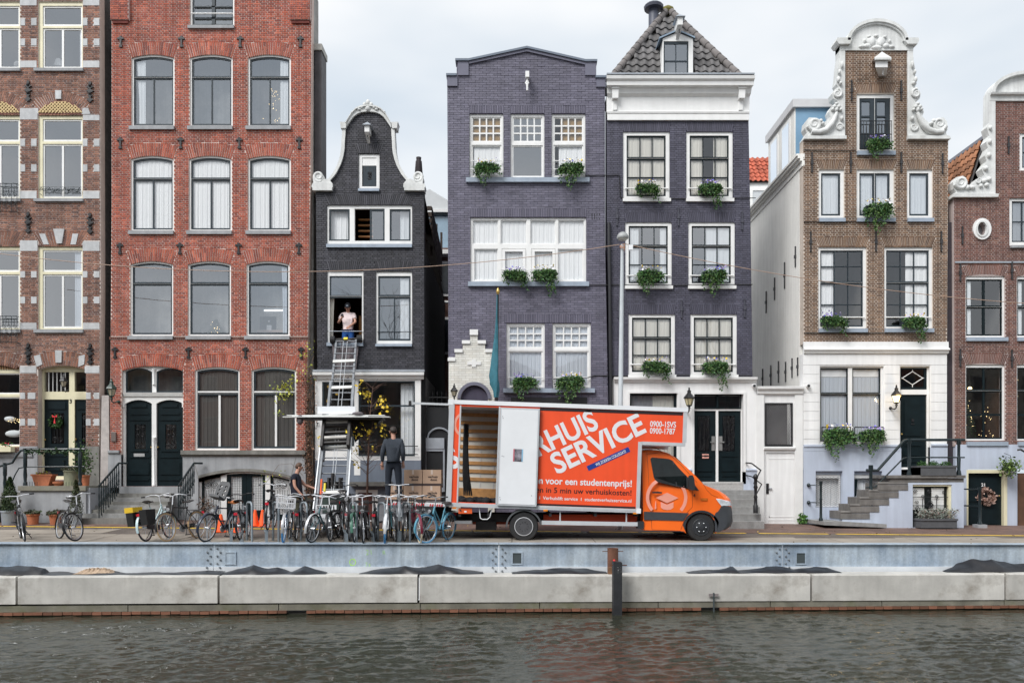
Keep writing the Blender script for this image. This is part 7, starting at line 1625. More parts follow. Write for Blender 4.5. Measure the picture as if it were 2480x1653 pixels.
q.build('carriage_roller',mat('pale_drum',(.5,.48,.45),.5,.2),lf,smooth=40)
q=MB();P=[Vector((c.x+.35,c.y,c.z-.10)),Vector((c.x+1.25,c.y,c.z-.12)),Vector((c.x+.45,c.y+.25,c.z-.75))];q.add([*P,*(p+Vector((0,.02,.0))for p in P)],[(0,1,2),(5,4,3)]);q.build('dark_net',mat('black_netting',(.015,.014,.014),.9,.3),lf)
q=MB();q.ball((c.x-.98,c.y-.2,c.z-.14),1,10,.10,.1,.14);q.ball((c.x+.62,c.y-.2,c.z+.03),1,10,.16,.1,.05);q.build('rag',mat('grey_blanket',(.16,.14,.15),.95,.3,9,bump=.4),lf,smooth=180)
tz0=gz(-4.6,20.6)
q=MB();q.box(-5.25,-4.15,20.45,20.55,tz0+.42,tz0+.52);q.box(-5.25,-4.0,20.0,20.06,tz0+.34,tz0+.46);q.build('trailer_bar',PWHITE,lf)
for x in(-5.3,-3.95):MB().lathe([(.14,-.09),(.27,-.09),(.29,-.06),(.29,.06),(.27,.09),(.14,.09)],(x,20.9,tz0+.29),24,'x').build('trailer_wheel',TYRE,lf,smooth=35)
q=MB();q.box(-5.1,-4.1,20.2,22.0,tz0+.3,tz0+.36);q.box(-4.15,-3.75,20.3,20.8,tz0+.25,tz0+.75);q.cyl((-5.3,20.9,tz0+.29),(-3.95,20.9,tz0+.29),.04);q.build('trailer_frame',DST,lf)
MB().box(-5.0,-4.35,21.0,21.5,tz0+.36,tz0+1.05).build('motor_housing',DST,lf);MB().box(-4.95,-4.4,20.8,20.95,tz0+.55,tz0+.95).build('winch_drum',mat('dark_green_winch',(.03,.045,.04),.5,.3),lf)
for k in range(5):MB().box(-5.02+.1*k,-4.98+.1*k,21.2,21.6,tz0+1.05,tz0+1.35+.12*(k%3)).build('stored_strut',DST,lf)
pl=MB().box(-4.95,-4.43,20.1,20.11,tz0+.66,tz0+.78).build('number_plate',PWHITE,lf);t=text_mesh('57-RF-1',.11,.004);t.move(Matrix.Translation((-4.92,20.095,tz0+.68)));t.build('plate_lettering',LETB,pl)
MB().cyl((X(776,20.4),20.4,Z(1205,20.4)),(X(779,20.6),20.6,Z(1160,20.6)),.025,n=8).build('orange_lever',mat('orange_handle',(.8,.12,.02),.4,.05),lf);MB().cyl((X(786,20.4),20.4,Z(1190,20.4)),(X(787,20.5),20.5,Z(1170,20.5)),.03,n=8).build('yellow_lever',MATS['yellow_tag'],lf)
q=MB();n=24;m=10;V=[]
for jx in range(m+1):
 for i in range(n+1):
  u=i/n;t=jx/m;hw=(33-8*t+(4 if t<.15 else 0));V.append((X(838-2*t+(u-.5)*2*hw),FY-.045-.03*math.sin(u*19+t*2)-.01*math.sin(u*41),Z(822+100*t*(1-.12*abs(u-.5)))))
q.add(V,[(jx*(n+1)+i,jx*(n+1)+i+1,(jx+1)*(n+1)+i+1,(jx+1)*(n+1)+i)for jx in range(m)for i in range(n)]);o=q.build('moving_blanket',MATS['grey_blanket'],smooth=180);tag(o,'grey moving blanket hanging from the open window sill behind the ladder','blanket')
# removal boxes
CARD=mat('brown_cardboard',(.42,.285,.20),.85,.06,4)
DB_=20.35
def carton(label,px0,px1,py0,py1,D=DB_):
 x0,x1,z0,z1=X(px0,D),X(px1,D),Z(py1,D),Z(py0,D);b=thing('removal_box',label,'box',((x0+x1)/2,D,z0),worldcoords=True,group='cardboard removal boxes on the tail lift')
 MB().box(x0+.006,x1-.006,D,D+.42,z0+.002,z1-.004).build('carton',CARD,b);MB().box(x0+.004,x1-.004,D-.003,D+.423,z0+.001,z0+.055).build('tape_band',mat('dark_brown_tape',(.05,.032,.03),.5,.1),b);MB().box((x0+x1)/2-.025,(x0+x1)/2+.025,D-.004,D-.0005,z1-.12,z1-.006).build('tape',mat('clear_tape',(.55,.46,.40),.3,.05),b)
 for i,w in enumerate(('verhuis','doos')):t=text_mesh(w,.085,.002);t.move(Matrix.Translation(((x0+x1)/2-(.10 if i==0 else .04),D-.004,z1-.21-i*.075)));t.build('lettering',LETB,b)
lo=pz+.0
zb=HPX-(pz+.005-EYE)*FPX/DB_
carton('left cardboard removal box of the bottom row, behind the legs of the standing man',933,976,zb-38,zb);carton('middle cardboard removal box of the bottom row on the tail lift',977,1022,zb-38,zb);carton('right cardboard removal box of the bottom row, nearest the van',1022.5,1067,zb-38,zb)
carton('left cardboard removal box of the top row on the tail lift',978,1022.5,zb-77,zb-38.2);carton('right cardboard removal box of the top row, nearest the van',1023,1069,zb-77,zb-38.2)
# bicycles
def ring_pts(r,n=28):return[(r*math.cos(2*math.pi*k/n),0,r*math.sin(2*math.pi*k/n))for k in range(n)]
CHROME=mat('dull_chrome',(.55,.56,.58),.3,.15,8,metal=.6)
def col_mat(name,c,rough=.35):return mat(name,c,rough,.12,6)
def bicycle(label,px,Y,head,lean,fcol,tcol=None,ftyre=None,style='step',bars='dutch',fend=None,basket=None,rack=True,seat=(.02,.018,.018),steer=0,child=False,bag=False,lift=0.0,frontrack=False,barcol=None,pitch=0):
 """local x forward, wheels in the x-z plane; head = compass direction of the front (0 = right, -90 = towards the viewer)"""
 x=X(px,Y);b=thing('bicycle',label,'bicycle',(x,Y,gz(x,Y)+.012+lift),0,'bicycles parked along the quay')
 b.rotation_euler=(R(lean),R(pitch),R(head)-math.atan2(x,Y))
 F=fcol;TY=tcol or TYRE;FT=ftyre or TY;FE=fend or F;r=.335;wb=1.10;BC=barcol or CHROME
 hub_r,hub_f=Vector((-.48,0,r)),Vector((.62,0,r));bb=Vector((0,0,.28));hs=Vector((.36,0,.82));st=Vector((-.17,0,.80));fk=Vector((.44,0,.58));steer_ax=(hs-fk).normalized()
 def wheel_(c,tyre,M=None):
  def mk(mb,nm,m,par=None,sm=40):
   if M is not None:mb.move(M)
   return mb.build(nm,m,par or b,smooth=sm)
  w=mk(MB().tube([(c.x+p[0],0,c.z+p[2])for p in ring_pts(r-.018,32)],.0205,7,closed=True),'wheel',tyre)
  mk(MB().tube([(c.x+p[0],0,c.z+p[2])for p in ring_pts(r-.042,32)],.011,6,closed=True),'rim',CHROME,w)
  q=MB()
  for k in range(18):a=2*math.pi*k/18;q.cyl((c.x+.02*math.cos(a+.6),.025*(-1)**k,c.z+.02*math.sin(a+.6)),(c.x+(r-.05)*math.cos(a),0,c.z+(r-.05)*math.sin(a)),.0022,n=3,caps=False)
  mk(q,'spokes',CHROME,w);mk(MB().cyl((c.x,-.05,c.z),(c.x,.05,c.z),.022,n=8),'hub',CHROME,w);return w
 Ms=Matrix.Translation(fk)@Matrix.Rotation(R(steer),4,steer_ax)@Matrix.Translation(-fk)
 wheel_(hub_r,TY);wheel_(hub_f,FT,Ms)
 q=MB()
 if style=='step':
  q.tube([tuple(hs-steer_ax*.10),(.22,0,.50),(.08,0,.33),tuple(bb)],.019,8);q.tube([tuple(hs-steer_ax*.02),(.18,0,.62),(-.02,0,.44),(-.08,0,.42)],.015,8)
 else:
  q.cyl(tuple(hs-steer_ax*.03),(-.16,0,.76),.016,n=8);q.cyl(tuple(hs-steer_ax*.14),tuple(bb),.019,n=8)
 q.cyl(tuple(bb),tuple(st),.017,n=8);q.cyl(tuple(hs+steer_ax*.03),tuple(hs-steer_ax*.16),.022,n=8)
 for sy in(-.055,.055):q.tube([tuple(bb+Vector((0,sy*.6,0))),(-.25,sy,.30),tuple(hub_r+Vector((0,sy,0)))],.010,6);q.tube([(-.15,sy*.4,.72),(-.35,sy,.48),tuple(hub_r+Vector((0,sy,0)))],.009,6)
 q.build('frame',F,b,smooth=50)
 q=MB()
 for sy in(-.055,.055):q.tube([tuple(fk+Vector((0,sy*.8,.02))),(.50,sy,.48),tuple(hub_f+Vector((0,sy,0)))],.012,6)
 q.cyl(tuple(fk+Vector((0,-.05,.02))),tuple(fk+Vector((0,.05,.02))),.016,n=6);q.move(Ms).build('fork',F,b,smooth=50)
 if FE is not None:
  for c,a0,a1,M in((hub_r,20,200,None),(hub_f,-15,120,Ms)):
   q=MB();n=14;V=[]
   for k in range(n+1):
    a=R(a0+(a1-a0)*k/n)
    for sy,rr_ in((-.03,r+.012),(0,r+.022),(.03,r+.012)):V.append((c.x+rr_*math.cos(a),sy,c.z+rr_*math.sin(a)))
   q.add(V,[(k*3+i,k*3+i+1,k*3+i+4,k*3+i+3)for k in range(n)for i in range(2)])
   if M is not None:q.move(M)
   q.build('mudguard',FE,b,smooth=180)
 SM=mat('saddle_%.2f_%.2f'%(seat[0],seat[2]),seat,.5,.1);q=MB();V=[]
 for k in range(7):
  t=k/6;w=.095*(1-t)**.7+.022;xx=-.30+.28*t;zz=.90+.02*math.cos(t*5)
  for i in range(7):a=math.pi*i/6;V.append((xx,w*math.cos(a),zz+.04*math.sin(a)))
 q.add(V,[(k*7+i,k*7+i+1,k*7+i+8,k*7+i+7)for k in range(6)for i in range(6)]+[tuple(range(7)),tuple(range(42,49))[::-1]]);s_=q.build('saddle',SM,b,smooth=60)
 MB().cyl((-.17,0,.78),(-.19,0,.91),.013,n=8).build('seat_post',CHROME,s_)
 q=MB();hz=1.07;tp=hs+steer_ax*.10;stx=tp.x-.02
 q.cyl(tuple(hs+steer_ax*.02),(stx,0,hz-.02),.013,n=8)
 if bars=='dutch':
  for sy in(-1,1):q.tube([(stx,0,hz-.02),(stx+.06,sy*.10,hz+.01),(stx+.05,sy*.22,hz+.02),(stx-.06,sy*.30,hz-.01),(stx-.20,sy*.31,hz-.02)],.012,7)
  gp=[((stx-.10,sy*.308,hz-.015),(stx-.24,sy*.31,hz-.02))for sy in(-1,1)]
 else:
  for sy in(-1,1):q.tube([(stx,0,hz-.02),(stx-.01,sy*.15,hz+.0),(stx-.05,sy*.31,hz)],.012,7)
  gp=[((stx-.03,sy*.24,hz),(stx-.06,sy*.34,hz))for sy in(-1,1)]
 hb=q.move(Ms).build('handlebar',BC,b,smooth=50)
 for a_,c_ in gp:MB().cyl(a_,c_,.017,n=8).move(Ms).build('grip',BLKP,hb)
 MB().lathe([(.02,-.04),(.045,0),(.04,.012)],(.52,0,.74),12,'x').move(Ms).build('front_lamp',CHROME,b,smooth=50)
 q=MB();q.cyl((0,-.07,.28),(0,.07,.28),.02,n=8)
 for sy in(-1,1):q.cyl((0,sy*.075,.28),(sy*.05,sy*.085,.28-sy*.16),.009,n=6);q.box(sy*.05-.045,sy*.05+.045,sy*.13-.045,sy*.13+.045,.27-sy*.16,.29-sy*.16)
 q.build('crank',BLKP,b);MB().lathe([(.095,-.008),(.095,.008)],(0,-.05,.28),20,'y').build('chainring',CHROME,b)
 MB().slab([(.09,.24),(.09,.36),(-.44,.385),(-.50,.37),(-.50,.30),(-.44,.28)],[],-.066,-.052).build('chain_case',BLKP,b)
 MB().cyl((-.10,.06,.26),(-.16,.20,.0),.010,n=6).build('kickstand',BLKP,b)
 if rack:
  q=MB()
  for sy in(-.06,0,.06):q.cyl((-.24,sy,.70),(-.72,sy,.70),.007,n=5)
  for sy in(-.06,.06):q.cyl((-.62,sy,.70),(-.48,sy*1.1,.34),.006,n=5)
  q.cyl((-.72,-.06,.70),(-.72,.06,.70),.007,n=5);q.cyl((-.30,-.06,.70),(-.30,.06,.70),.007,n=5);q.build('carrier',BLKP,b);MB().box(-.745,-.725,-.04,.04,.60,.66).build('rear_lamp',mat('red_lens',(.6,.03,.05),.3,0),b)
 if basket:
  q=MB();x0,x1,y0,y1,z0,z1=.48,.80,-.20,.20,.80,1.04
  for z in(z0,(z0+z1)/2,z1):q.tube([(x0,y0,z),(x1,y0,z),(x1,y1,z),(x0,y1,z)],.006,4,closed=True)
  for k in range(9):
   y=y0+(y1-y0)*k/8
   for xx in(x0,x1):q.cyl((xx,y,z0),(xx,y,z1),.004,n=4)
   q.cyl((x0,y,z0),(x1,y,z0),.004,n=4)
  for k in range(1,6):
   xx=x0+(x1-x0)*k/6
   for y in(y0,y1):q.cyl((xx,y,z0),(xx,y,z1),.004,n=4)
  q.move(Ms).build('basket',basket,b)
 if frontrack:
  q=MB();z=.74
  for y in(-.16,-.08,0,.08,.16):q.cyl((.46,y,z),(.80,y,z),.007,n=5)
  for xx in(.46,.63,.80):q.cyl((xx,-.16,z),(xx,.16,z),.007,n=5)
  q.tube([(.46,-.16,z),(.44,-.15,z+.24),(.44,.15,z+.24),(.46,.16,z)],.008,5)
  for sy in(-.10,.10):q.cyl((.75,sy,z),(.62,sy*.6,.34),.006,n=5)
  q.move(Ms).build('front_carrier',BLKP,b)
 if child:
  q=MB();ang=Matrix.Translation((.34,0,1.0))@Matrix.Rotation(R(-24),4,'Y')
  shell=[(-.15,0),(.15,0),(.17,.18),(.15,.38),(.10,.45),(-.10,.45),(-.15,.38),(-.17,.18)]
  hl=[[(-.03+dx,z),(.03+dx,z),(.03+dx,z+.05),(-.03+dx,z+.05)]for dx in(-.07,.07)for z in(.10,.20,.30)]
  k=MB().slab(shell,hl,-.02,.02);k.v=[(v[1],v[0],v[2])for v in k.v];k.move(ang);k2=MB().box(.0,.22,-.14,.14,-.02,.03).move(ang);k.add(k2.v,k2.f);k.move(Ms).build('child_seat',mat('charcoal_plastic',(.03,.033,.038),.5,.1),b)
 if bag:
  q=MB();q.slab([(-.78,.38),(-.42,.38),(-.38,.74),(-.82,.74)],[],.08,.24);o=q.build('pannier',mat('black_canvas',(.012,.012,.012),.8,.1),b);MB().box(-.82,-.40,.06,.26,.70,.82).build('pannier_flap',mat('yellow_canvas',(.75,.48,.02),.7,.05),o);MB().slab([(-.78,.38),(-.42,.38),(-.38,.74),(-.82,.74)],[],-.24,-.08).build('pannier',MATS['black_canvas'],b)
 return b
BK=col_mat('bike_black',(.014,.014,.016));MINT=col_mat('bike_mint',(.52,.66,.68));NAVY=col_mat('bike_navy',(.015,.022,.045));TEAL=col_mat('bike_teal',(.05,.13,.15));GRN=col_mat('bike_green',(.09,.22,.16));WHB=col_mat('bike_white',(.62,.63,.65));MAR=col_mat('bike_maroon',(.17,.02,.04));LBL=col_mat('bike_blue',(.10,.30,.40));GRYB=col_mat('bike_grey',(.20,.22,.24));BLT=mat('blue_tyre',(.05,.28,.60),.6,.08);TAN=mat('tan_tyre',(.55,.37,.20),.7,.1);CRT=mat('cream_tyre',(.68,.58,.42),.7,.08);LBT=mat('pale_blue_tyre',(.12,.36,.58),.6,.1)
SILV=mat('silver_guard',(.5,.51,.53),.35,.1,metal=.4);PB_=mat('pale_bars',(.66,.67,.70),.3,.05)
bicycle('black bicycle with white handlebar seen head-on at the far left',55,18.95,-86,7,BK,bars='flat',barcol=PB_,rack=True,fend=BK)
bicycle('black bicycle with its front wheel turned sideways, second from the left',160,19.0,-72,-8,BK,bars='dutch',steer=-58,fend=BK)
bicycle('mint white bicycle with black and yellow pannier seen from behind',380,19.05,62,-6,MINT,fend=MINT,bag=True,barcol=PB_)
bicycle('black bicycle with tan tyres and pale curved handlebar',448,19.15,-128,5,BK,tcol=TAN,style='diamond',barcol=PB_,fend=None,frontrack=False)
bicycle('navy bicycle with black child seat and orange saddle',540,19.1,-128,-9,NAVY,style='diamond',seat=(.50,.16,.04),child=True,bars='flat',barcol=PB_,fend=None)
bicycle('dark bicycle lifted in the rack beside the white basket',655,19.25,82,2,BK,lift=.26,fend=BK,barcol=PB_)
bicycle('dark bicycle with white wire basket and blue front tyre',694,19.05,-97,-4,GRYB,ftyre=BLT,basket=PB_,barcol=PB_,fend=SILV)
bicycle('dark teal bicycle with silver mudguard left of the green bicycle',786,19.05,-118,-6,TEAL,style='diamond',fend=SILV,barcol=PB_)
bicycle('dark bicycle lifted high in the rack in front of the furniture lift',834,19.15,-84,1,BK,lift=.26,fend=BK,barcol=BK)
bicycle('green bicycle with broad green frame between two dark bicycles',865,19.2,-96,4,GRN,fend=GRN,barcol=PB_)
bicycle('black bicycle with dark wire front carrier and pale handlebar',886,19.0,-95,3,BK,frontrack=True,barcol=PB_,fend=None)
bicycle('white bicycle with bright blue front tyre below the boxes',934,19.0,-92,-3,WHB,ftyre=BLT,barcol=PB_,fend=WHB)
bicycle('grey bicycle lifted in the rack with flat pale handlebar',968,19.15,-90,1,GRYB,lift=.28,bars='flat',barcol=PB_,fend=None)
bicycle('maroon bicycle with front carrier and cream front tyre',1006,19.05,-80,4,MAR,ftyre=CRT,frontrack=True,barcol=PB_,fend=MAR,seat=(.6,.5,.42))
bicycle('pale blue bicycle with blue tyres, rightmost, beside the van',1062,19.05,-118,-6,LBL,tcol=LBT,bars='flat',steer=-22,barcol=GRYB,fend=None)
bicycle('black step-through bicycle squeezed between the teal and lifted bicycles',812,19.35,-100,5,BK,barcol=PB_,fend=BK)
bicycle('black bicycle with dark saddle left of the white bicycle',912,19.3,88,-4,BK,barcol=BK,fend=BK)
bicycle('dark green bicycle behind the grey lifted bicycle',952,19.4,-84,5,TEAL,barcol=PB_,fend=BK)
bicycle('black bicycle with wire basket behind the maroon bicycle',988,19.4,-98,-3,BK,basket=BK,barcol=PB_,fend=BK)
bicycle('navy bicycle between the wire basket and the hoop by the furniture lift',722,19.4,84,4,NAVY,barcol=PB_,fend=BK)
bicycle('dark grey bicycle behind the navy child seat bicycle',590,19.5,80,-5,GRYB,barcol=BK,fend=BK)
bicycle('black bicycle leaning between the hoop and the teal bicycle',757,19.5,-96,6,BK,barcol=BK,fend=BK)
bicycle('black bicycle with black handlebar behind the green bicycle',849,19.5,86,-5,BK,barcol=BK,fend=BK)
bicycle('black bicycle half hidden left of the pale blue bicycle',1030,19.45,-88,5,BK,barcol=BK,fend=BK)
RK=mat('galvanised_hoop',(.26,.30,.33),.5,.15,5,metal=.3)
for k,(px,lab)in enumerate(((604,'first steel bicycle hoop from the left, beside the orange cones'),(668,'steel bicycle hoop beside the white wire basket'),(736,'steel bicycle hoop in front of the man in the dark t-shirt'),(856,'steel bicycle hoop beside the green bicycle'),(924,'steel bicycle hoop beside the white bicycle with blue tyre'),(984,'steel bicycle hoop beside the maroon bicycle'))):
 Y=18.95;x=X(px,Y);o=thing('bike_rack',lab,'bike rack',(x,Y,gz(x,Y)),R(-52),'bicycle hoops along the quay')
 MB().tube([(-.17,0,-.05),(-.17,0,.84),(-.14,0,.90),(-.08,0,.93),(.08,0,.93),(.14,0,.90),(.17,0,.84),(.17,0,-.05)],.027,10).build('hoop',RK,o,smooth=50)
for k,(px,lift,lab)in enumerate(((412,0,'curved wheel holder under the pale handlebar bicycle'),(505,0,'curved wheel holder left of the child seat bicycle'),(560,.2,'raised curved wheel holder right of the child seat bicycle'),(585,0,'low curved wheel holder beside the first hoop'),(645,.24,'raised curved wheel holder of the lifted dark bicycle'),(705,0,'low curved wheel holder right of the white basket'),(760,0,'low curved wheel holder of the teal bicycle'),(838,.24,'raised curved wheel holder in front of the furniture lift'),(905,.2,'raised curved wheel holder beside the white bicycle'),(966,.24,'raised curved wheel holder beside the maroon bicycle'))):
 Y=18.85;x=X(px,Y);o=thing('wheel_rack',lab,'bike rack',(x,Y,gz(x,Y)+lift),R(-70),'curved wheel holders of the rack');q=MB()
 for sy in(-.035,.035):q.tube([(-.38*math.cos(R(a)),sy,.38-.38*math.sin(R(a)))for a in range(-10,120,10)],.012,6)
 q.build('gutter',RK,o);
 for xx in(-.12,.12):MB().box(xx-.02,xx+.02,-.03,.03,-lift-.02,.06).build('leg',RK,o)
for px,py,lab in((618,1272,'orange traffic cone left of its pair by the basement door'),(636,1271,'orange traffic cone right of its pair by the basement door'),(576,1288,'orange traffic cone behind the navy bicycle wheel'),(535,1296,'orange traffic cone lying low behind the navy bicycle')):
 Y=22.6 if py<1280 else 21.0;x=X(px,Y);o=thing('traffic_cone',lab,'traffic cone',(x,Y,gz(x,Y)+.006),rr.uniform(0,3),'orange traffic cones')
 MB().lathe([(.115,.02),(.035,.46),(.02,.47)],(0,0,0),16).build('cone',mat('cone_orange',(.95,.12,.02),.5,.05),o,smooth=40);MB().box(-.16,.16,-.16,.16,0,.025).build('base',MATS['cone_orange'],o)
 # stoops, plants, lamps and the rest of the street
LEAF=mat('leaf',attr=True,rough=.55,var=.0)
def leaf_mesh(name,P,size,cols,seed=0,flat=0.0,drop=0.0):
 """one small folded leaf (two triangles pairs) at every point of P"""
 r=np.random.RandomState(seed);P=np.asarray(P,float);n=len(P);sz=size*r.uniform(.6,1.3,n)
 d=r.normal(size=(n,3));d[:,2]=d[:,2]*(1-flat)-drop;d/=np.linalg.norm(d,axis=1)[:,None];u=np.cross(d,r.normal(size=(n,3)));u/=np.linalg.norm(u,axis=1)[:,None];w=np.cross(d,u)
 V=np.zeros((n,5,3));s=sz[:,None]
 V[:,0]=P;V[:,1]=P+d*s*.5+u*s*.38+w*s*.10;V[:,2]=P+d*s;V[:,3]=P+d*s*.5-u*s*.38+w*s*.10;V[:,4]=P+d*s*.5
 f=np.array([[0,1,4,4],[1,2,4,4],[2,3,4,4],[3,0,4,4]])[:,:3];F=(f[None]+(np.arange(n)*5)[:,None,None]).reshape(-1,3)
 C=np.asarray(cols)[r.randint(0,len(cols),n)]*r.uniform(.7,1.35,(n,1));C=np.concatenate([C,np.ones((n,1))],1)
 return np_mesh(name,V.reshape(-1,3),F,LEAF,np.repeat(C,5,0))
IVY=[(.045,.125,.03),(.07,.165,.045),(.028,.075,.022),(.12,.20,.055)]
def ivy_points(seed,w=.72,n=620):
 r=np.random.RandomState(seed);a=r.uniform(-1,1,n);b=r.uniform(-1,1,n);top=np.stack([a*w/2*(1-.2*np.abs(b)),b*.14-.08,r.uniform(-.03,.13,n)*np.sqrt(np.clip(1-a*a*.8,0,1))],1)
 tr=[]
 for k in range(22):
  x=r.uniform(-w/2,w/2);L=r.uniform(.12,.72)*(1.0+.8*math.sin(x*7+seed*2.1))*.5+.1;m=int(L*62);t=np.sort(r.uniform(0,1,m));tr.append(np.stack([x+.05*np.sin(t*5+k)+r.normal(0,.028*(1.2-t),m),-.20-.04*r.uniform(-1,1,m),-t*L],1))
 sk=r.uniform(-.5,.5)
 fr=np.stack([r.uniform(-w/2,w/2,n//3),-.20+r.normal(0,.03,n//3),r.uniform(-.24,.08,n//3)],1);return np.concatenate([top]+tr+[fr])
IV=[leaf_mesh('foliage',ivy_points(k),.062,IVY,k)for k in range(4)]
FLC=[(.55,.45,.75),(.12,.10,.55),(.75,.75,.78),(.80,.58,.04),(.45,.35,.70)]
def fl_mesh(seed):
 r=np.random.RandomState(seed);P=np.stack([r.uniform(-.30,.30,34),r.uniform(-.24,0,34),r.uniform(.14,.24,34)],1);pal=[FLC[i]for i in r.choice(5,3,replace=False)];return leaf_mesh('flowers',P,.072,pal,seed,.3)
FL=[fl_mesh(30+k)for k in range(5)]
boxm=MB().box(-.33,.33,-.16,.03,-.12,.06).mesh('planter',mat('dark_blue_planter',(.018,.022,.035),.6,.1))
spots=[('left ivy window box under the top row of the purple house',1181,410,1.0),('right ivy window box under the top row of the purple house',1382,412,1.05),('left of the paired ivy boxes on the wide purple house window',1248,668,1.0),('right of the paired ivy boxes on the wide purple house window',1318,666,1.05),('left ivy box above the open van door',1272,925,1.0),('right ivy box above the van lettering',1380,925,1.15),('top left ivy window box of the indigo house',1566,460,.95),('top right ivy window box of the indigo house',1716,460,1.0),('middle left ivy window box of the indigo house beside the lamp post',1573,668,1.05),('middle right ivy window box of the indigo house',1726,668,1.05),('lower left ivy window box of the indigo house',1586,888,1.1),('lower right ivy window box of the indigo house',1728,888,1.1),('topmost ivy window box, under the balcony door of the brown house',2122,352,.95),('ivy window box under the middle small window of the brown house',2121,510,1.2),('left ivy box below the tall windows of the brown house',2013,778,1.0),('right ivy box below the tall windows of the brown house',2205,780,1.0),('large trailing ivy box left on the white ground floor front',2028,1052,1.3),('trailing ivy box right on the white ground floor front',2106,1052,1.05)]
for k,(lab,px,py,sc_)in enumerate(spots):
 o=thing('flower_box',lab,'flower box',(X(px),FY-.06,Z(py)),0,'ivy window boxes');o.scale=(sc_*(1 if k%2 else-1),1,sc_)
 link('planter',boxm,o);link('foliage',IV[k%4],o);link('flowers',FL[(k*3)%5],o)
SD=FY-1.3
stA=thing('stone_stoop','mossy bluestone stoop with iron handrail before the cream doorway at far left','stoop',(X(125,SD),SD,gz(-14,SD)),worldcoords=True)
MB().box(X(47,SD),X(206,SD),SD+.04,FY-.04,gz(-14,SD)-.05,Z(1186,SD)).build('base',STONE,stA);MB().box(X(44,SD),X(208,SD),SD-.02,FY-.04,Z(1190,SD)+.03,Z(1176,SD)).build('platform',mat('mossy_platform',(.22,.21,.17),.85,.25,3,bump=.2,dirt=.6,dcol=(.09,.11,.04)),stA)
for k in range(4):MB().box(X(0-k*14,SD),X(46-k*14,SD),SD+.05,FY-.1,gz(-15,SD)-.05,Z(1192+k*17,SD)).build('step',STONED,stA)
q=MB();y=SD+.08
pp=lambda x,t,b_:q.lathe([(.06,0),(.06,.05),(.045,.10),(.04,.12),(.055,.3),(.04,.5),(.055,.55),(.055,(b_-t)*SD/FPX-.1),(.04,(b_-t)*SD/FPX-.06),(.06,(b_-t)*SD/FPX)],(X(x,y),y,Z(b_,y)),10)
pp(61,1085,1175);pp(194,1087,1175);pp(12,1120,1195)
q.tube([(X(206,y),y,Z(1087,y)),(X(64,y),y,Z(1087,y)),(X(50,y),y,Z(1091,y)),(X(40,y),y,Z(1103,y)),(X(30,y),y,Z(1120,y)),(X(14,y),y,Z(1124,y)),(X(-6,y),y,Z(1130,y))],.035,8);q.tube([(X(204,y),y,Z(1129,y)),(X(62,y),y,Z(1130,y)),(X(46,y),y,Z(1133,y)),(X(36,y),y,Z(1150,y)),(X(30,y),y,Z(1165,y))],.018,7);q.build('handrail',IRONG,stA,smooth=45)
q=MB()
for x in list(range(66,92,6))+list(range(160,190,7)):q.cyl((X(x,y),y,Z(1176,y)),(X(x,y),y,Z(1166,y)),.007,n=5)
q.build('low_railing',IRONG,stA)
r_=np.random.RandomState(3);tt=r_.uniform(0,1,330);P=np.stack([X(60,y)+(X(200,y)-X(60,y))*tt,y+r_.normal(0,.05,330),Z(1090,y)-.07*np.abs(np.sin(tt*16))+r_.normal(0,.03,330)],1);g=link('garland',leaf_mesh('garland',P,.075,[(.02,.05,.018),(.03,.07,.025)],4));tag(g,'green leafy garland wound along the iron handrail of the left stoop','garland')
stB=thing('stone_steps','worn stone steps with iron baluster rails to the green double door','steps',(X(335),FY-.8,gz(-11.5,FY-1)),worldcoords=True)
MB().box(X(290),X(446),FY-.06,FY+.08,gz(-11.5,FY),Z(1177)).build('threshold',STONE,stB)
for k,yt in enumerate((1194,1204,1214,1223,1233,1243,1254)):
 D=FY-.08-.21*(k+1);MB().box(X(252-3.2*k),X(424+3.2*k),D,D+.23,gz(-11.5,D)-.03,Z(yt,D)).build('step',stp if k%2 else STONED,stB)
for xn,sg in((X(240,FY-1.5),1),(X(432,FY-1.5),1)):
 q=MB();A=Vector((xn,FY-1.5,Z(1176,FY-1.5)));B_=Vector((xn-.05,FY-.25,Z(1121,FY-.25)));q.tube([A,B_,B_+Vector((.22,.12,.0))],.03,8);n=9
 for i in range(n+1):
  p=A+(B_-A)*i/n;zb=Z(1254,FY-1.5)+(Z(1195,FY-.25)-Z(1254,FY-1.5))*i/n;q.lathe([(.016,0),(.016,(p.z-zb)*.35),(.03,(p.z-zb)*.42),(.018,(p.z-zb)*.5),(.026,(p.z-zb)*.7),(.016,(p.z-zb)*.78),(.016,p.z-zb)],(p.x,p.y,zb),6)
 q.tube([A+Vector((0,0,-.62)),B_+Vector((0,0,-.62))],.014,6);q.build('baluster_rail',IRONG,stB,smooth=45)
MB().box(X(226,FY-.5),X(248,FY-.5),FY-1.2,FY-.04,gz(-12,FY-1),Z(1181,FY-1.2)).build('side_block',mat('pale_stone_block',(.42,.44,.48),.8,.12,3),stB)
o=MB().slab([(X(244,FY+.05),Z(1262)),(X(266),Z(1262)),(X(264),Z(957)),(X(247),Z(957))],[],FY-.02,FY+.2).build('stone_pillar',mat('flaking_plaster',(.48,.44,.42),.9,.2,4,bump=.4,dirt=.5,dcol=(.2,.18,.17)));tag(o,'narrow flaking plaster pillar in the gap between banded and red houses','pillar')
o=MB().box(X(212,FY-.6),X(222,FY-.6),FY-.7,FY-.55,gz(-13,FY-.6),Z(1180,FY-.6)).build('wooden_post',mat('weathered_wood',(.10,.075,.055),.9,.3,6,bump=.3));tag(o,'short weathered wooden post beside the left stoop','post')
